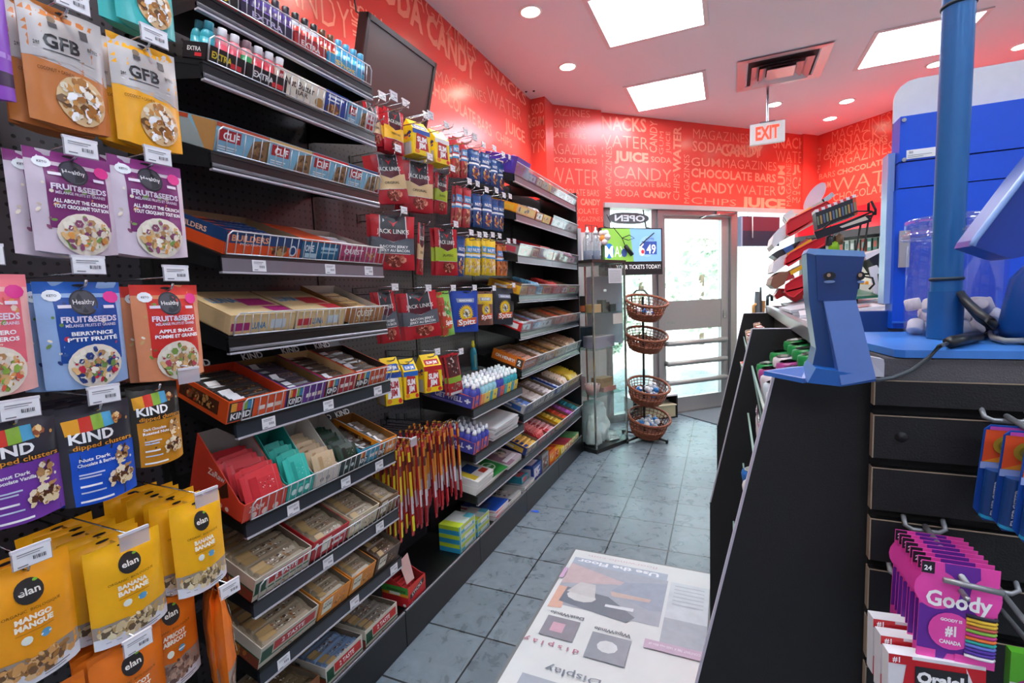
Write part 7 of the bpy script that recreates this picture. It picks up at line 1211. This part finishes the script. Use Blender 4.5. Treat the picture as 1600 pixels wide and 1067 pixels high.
# ------------------------------------------------------------------ slatwall with hanging goods
t = thing('slatwall', (.6, .83, 0), 'black slatwall panel with pale edges on the front of the counter', 'slatwall'); x0, x1 = .187, 1.3
b = MB(); b.box((x0, .836, .2), (x1, .8448, 1.2187), K('#050506', .8)); b.build('backing', t)
for k in range(14):
    zt_ = 1.2187 if k == 0 else 1.169 - .0762 * (k - 1); zb_ = 1.169 - .0762 * k + .014
    if k == 0: zb_ = 1.183
    b = MB(); b.box((x0, .822, zb_), (x1, .836, zt_), TXB); b.box((x0 - .0012, .8216, zb_), (x0 + .0004, .8365, zt_), TAN); b.box((x0, .8215, zt_ - .0012), (x1, .8225, zt_ + .0002), TAN); b.build('slat', t)
p = ony(1408, 683, .822); b = MB(); b.lathe([(0, 0), (.006, 0), (.0075, .001), (0, .0012)], TXB, 16, (0, 0, 0), Matrix.Translation(p) @ Matrix.Rotation(math.pi / 2, 4, 'X')); b.build('screw_cover', t)
WH_ = K('#8d8f92', .35, .4)
def shook(x, z, L, nm):
    t = thing('slatwall_hook', (x, .82, z), nm, 'hook'); b = MB(); b.tube([(x - .022, .826, z + .014), (x - .022, .815, z + .004), (x - .014, .812, z), (x + .014, .812, z), (x + .022, .815, z + .004), (x + .022, .826, z + .014)], .0032, WH_, 8)
    b.tube([(x, .815, z + .006), (x, .812 - L, z - .002)], .0036, WH_, 8); b.tube([(x, .80, z - .018), (x, .812 - L, z - .018), (x - .004, .800 - L, z - .012)], .003, WH_, 8); b.tube([(x - .022, .81 - L, z + .001), (x + .03, .81 - L, z - .004)], .0034, WH_, 8); b.build('wire', t); return t
# hair-tie cards
HX, HZ = .247, 1.012; shook(HX, HZ, .13, 'grey double hook carrying the pink hair-tie cards')
cols = ['#2a2436', '#ecc23a', '#e0ba3a', '#c9604c', '#8cc04c', '#c83a8c', '#ee7a3c', '#2fa89c', '#6a7ad0', '#5a3aa8', '#5a3aa8', '#f0ecf2']
b = MB(); CW, CH = .073, .103; pk, pu = K('#ee4fb0', .35), K('#6a2c9c', .35)
b.box((-CW / 2, -.0009, -CH), (CW / 2, 0, 0), pk); S = flat((-CW / 2, -.001, -CH), (1, 0, 0), UP, (0, -1, 0))
art(b, S, CW, CH, [('g', [(0, .1), (0, .55), (.35, .62), (.3, 1), (.75, 1), (.8, .55), (1, .5), (1, .12), (.4, .08), (.35, .0), (.2, 0)], '#6a2c9c'), ('e', .22, .72, .3, .2, '#ee4fb0'), ('e', .84, .7, .2, .2, '#ee4fb0'), ('r', 0, 0, .25, .1, '#ee4fb0'), ('r', .5, 0, 1, .1, '#ee4fb0'), ('t', 'Goody', .5, .56, .16, '#ffffff', .84, .03), ('r', 0, .88, .17, 1, '#26222a'), ('t', '24', .08, .91, .05, '#ffffff', .1, .03), ('e', .42, .32, .29, .19, '#ee4fb0'), ('t', 'GOODY IS', .42, .42, .03, '#ffffff', .28, .04), ('t', '#1', .42, .28, .1, '#ffffff', .14, .05), ('t', 'CANADA', .42, .19, .04, '#ffffff', .28, .04)], 0)
for i, c in enumerate(cols): z = -CH + CH * (.52 - .037 * i); b.tube([(.008, -.003, z), (.02, -.0045, z - .0006), (CW / 2 - .004, -.0045, z - .0008), (CW / 2 - .001, -.002, z - .0004)], .0018, K(c, .7), 6)
gd = b.build('hair_tie_card', org=(0, 0, 0)); NM = ['front one', 'second', 'third', 'fourth', 'fifth', 'sixth', 'seventh', 'eighth']
for i in range(8):
    o = gd if i == 0 else dup(gd); o.location = (HX - .001 + R_.uniform(-.001, .001) * (i > 0) - .0004 * i, .70 + .0125 * i, HZ + .012 - .0006 * i); o.rotation_euler = (-.03 + R_.uniform(-.02, .02), .03, .04 + R_.uniform(-.03, .03)); o.scale = (1, 1, 1.15); tag(o, 'pink and purple card of coloured hair ties, %s' % (NM[i] if i == 0 else NM[i] + ' from the front'), 'hair ties')
# battery packs
BX2, BZ2 = .325, 1.172; shook(BX2, BZ2 + .0, .10, 'grey hook carrying the blue battery packs')
b = MB(); BW2, BH = .052, .125; A = [(-BW2 / 2 + .006, 0), (BW2 / 2 - .006, 0), (BW2 / 2, -.006), (BW2 / 2, -BH + .015), (BW2 / 2 - .012, -BH), (-BW2 / 2 + .012, -BH), (-BW2 / 2, -BH + .015), (-BW2 / 2, -.006)]
b.prism([(x, 0, z) for x, z in A], (0, -.0012, 0), K('#1f4fa8', .3)); S = flat((-BW2 / 2, -.0013, -BH), (1, 0, 0), UP, (0, -1, 0))
art(b, S, BW2, BH, [('r', .03, .62, .97, .95, '#ee5a2c'), ('g', [(.03, .62), (.6, .72), (.97, .62)], '#f0982c'), ('r', .1, .95, .9, .985, '#c84fb0'), ('e', .48, .80, .28, .1, '#b0902c'), ('e', .48, .80, .18, .06, '#8a7a2c'), ('r', .0, .55, 1, .62, '#9fb4e8')], 0)
for x in (-.013, .013): b.cyl((x, -.008, -.055), (x, -.008, -BH + .012), .0095, K('#17407c', .3), 12); b.cyl((x, -.008, -BH + .012), (x, -.008, -BH + .008), .0095, K('#2a9ccc', .3), 12)
b.text('ENERGIZER', (.002 - .013, -.0185, -.11), UP, V((-1, 0, 0)), .007, K('#dfe6f4', .4), wfit=.045, bold=.03); bt = b.build('battery_pack', org=(0, 0, 0))
for i in range(3):
    o = bt if i == 0 else dup(bt); o.location = (BX2 + .002 - .006 * i, .715 + .032 * i, BZ2 + .006 - .002 * i); o.rotation_euler = (.04, .05, .12); tag(o, 'blue and orange battery pack on the slatwall, %s' % ['the front one at the photo edge', 'the middle one', 'the rear one, leftmost'][i], 'batteries')
# red medicine boxes, green pack
OX, OZ = .222, .905; shook(OX + .01, OZ + .035, .10, 'grey hook under the hair-tie cards carrying red and white boxes')
b = MB(); OW, OH = .095, .075; b.box((-OW / 2, -.002, -OH), (OW / 2, .016, 0), K('#dfe0e4', .35)); S = flat((-OW / 2, -.0021, -OH), (1, 0, 0), UP, (0, -1, 0))
art(b, S, OW, OH, [('g', [(.15, .45), (1, .45), (1, .95), (.2, .95)], '#c41c28'), ('r', .0, .85, .25, 1, '#c41c28'), ('t', '#1', .08, .88, .09, '#ffffff', .08, .03), ('g', [(.8, .95), (.95, .45), (.85, .45)], '#dfe0e4'), ('r', .28, .52, .82, .86, '#26262a'), ('t', 'Orajel', .54, .6, .18, '#ffffff', .48, .05), ('t', 'MAXIMUM', .4, .3, .12, '#26262a', .56, .03), ('r', .1, .22, .7, .24, '#55555c'), ('r', .1, .1, .8, .14, '#c41c28'), ('g', [(0, 0), (.12, 0), (.06, .3), (0, .35)], '#d83a44')], 0); oj = b.build('medicine_box', org=(0, 0, 0))
for i in range(3): o = oj if i == 0 else dup(oj); o.location = (OX + .002 - .003 * i, .69 + .022 * i, OZ + .003 + .007 * i); o.rotation_euler = (-.03, 0, .12); tag(o, 'red and white medicine box, %s' % ['front one', 'middle one', 'rear one'][i], 'medicine')
p = ony(1580, 1018, .70); b = MB(); b.box((p.x, .70, p.z - .08), (p.x + .07, .712, p.z), K('#5ab42c', .4)); S = flat((p.x, .6999, p.z - .08), (1, 0, 0), UP, (0, -1, 0)); art(b, S, .07, .08, [('r', .0, .0, 1, .55, '#e2e0ea'), ('e', .35, .45, .3, .2, '#b83a8c'), ('e', .35, .38, .3, .2, '#e6e4ee'), ('t', 'J', .2, .2, .2, '#2c4a9c', .1, .03)], 0); tag(b.build('small_green_pack'), 'green and white pack at the bottom right corner', 'pack'); shook(p.x + .03, p.z + .012, .12, 'grey hook carrying the green pack at the bottom right corner')
b = MB(); p = onx(1108, 900, -.062); b.prism([(-.062, p.y - .13, .0), (-.062, p.y + .1, .0), (-.062, p.y + .1, .14), (-.062, p.y + .06, .16), (-.062, p.y - .13, .15)], (.004, 0, 0), K('#d8501c', .4)); tag(b.build('orange_flap'), 'orange plastic flap sticking out at the foot of the black divider', 'flap')
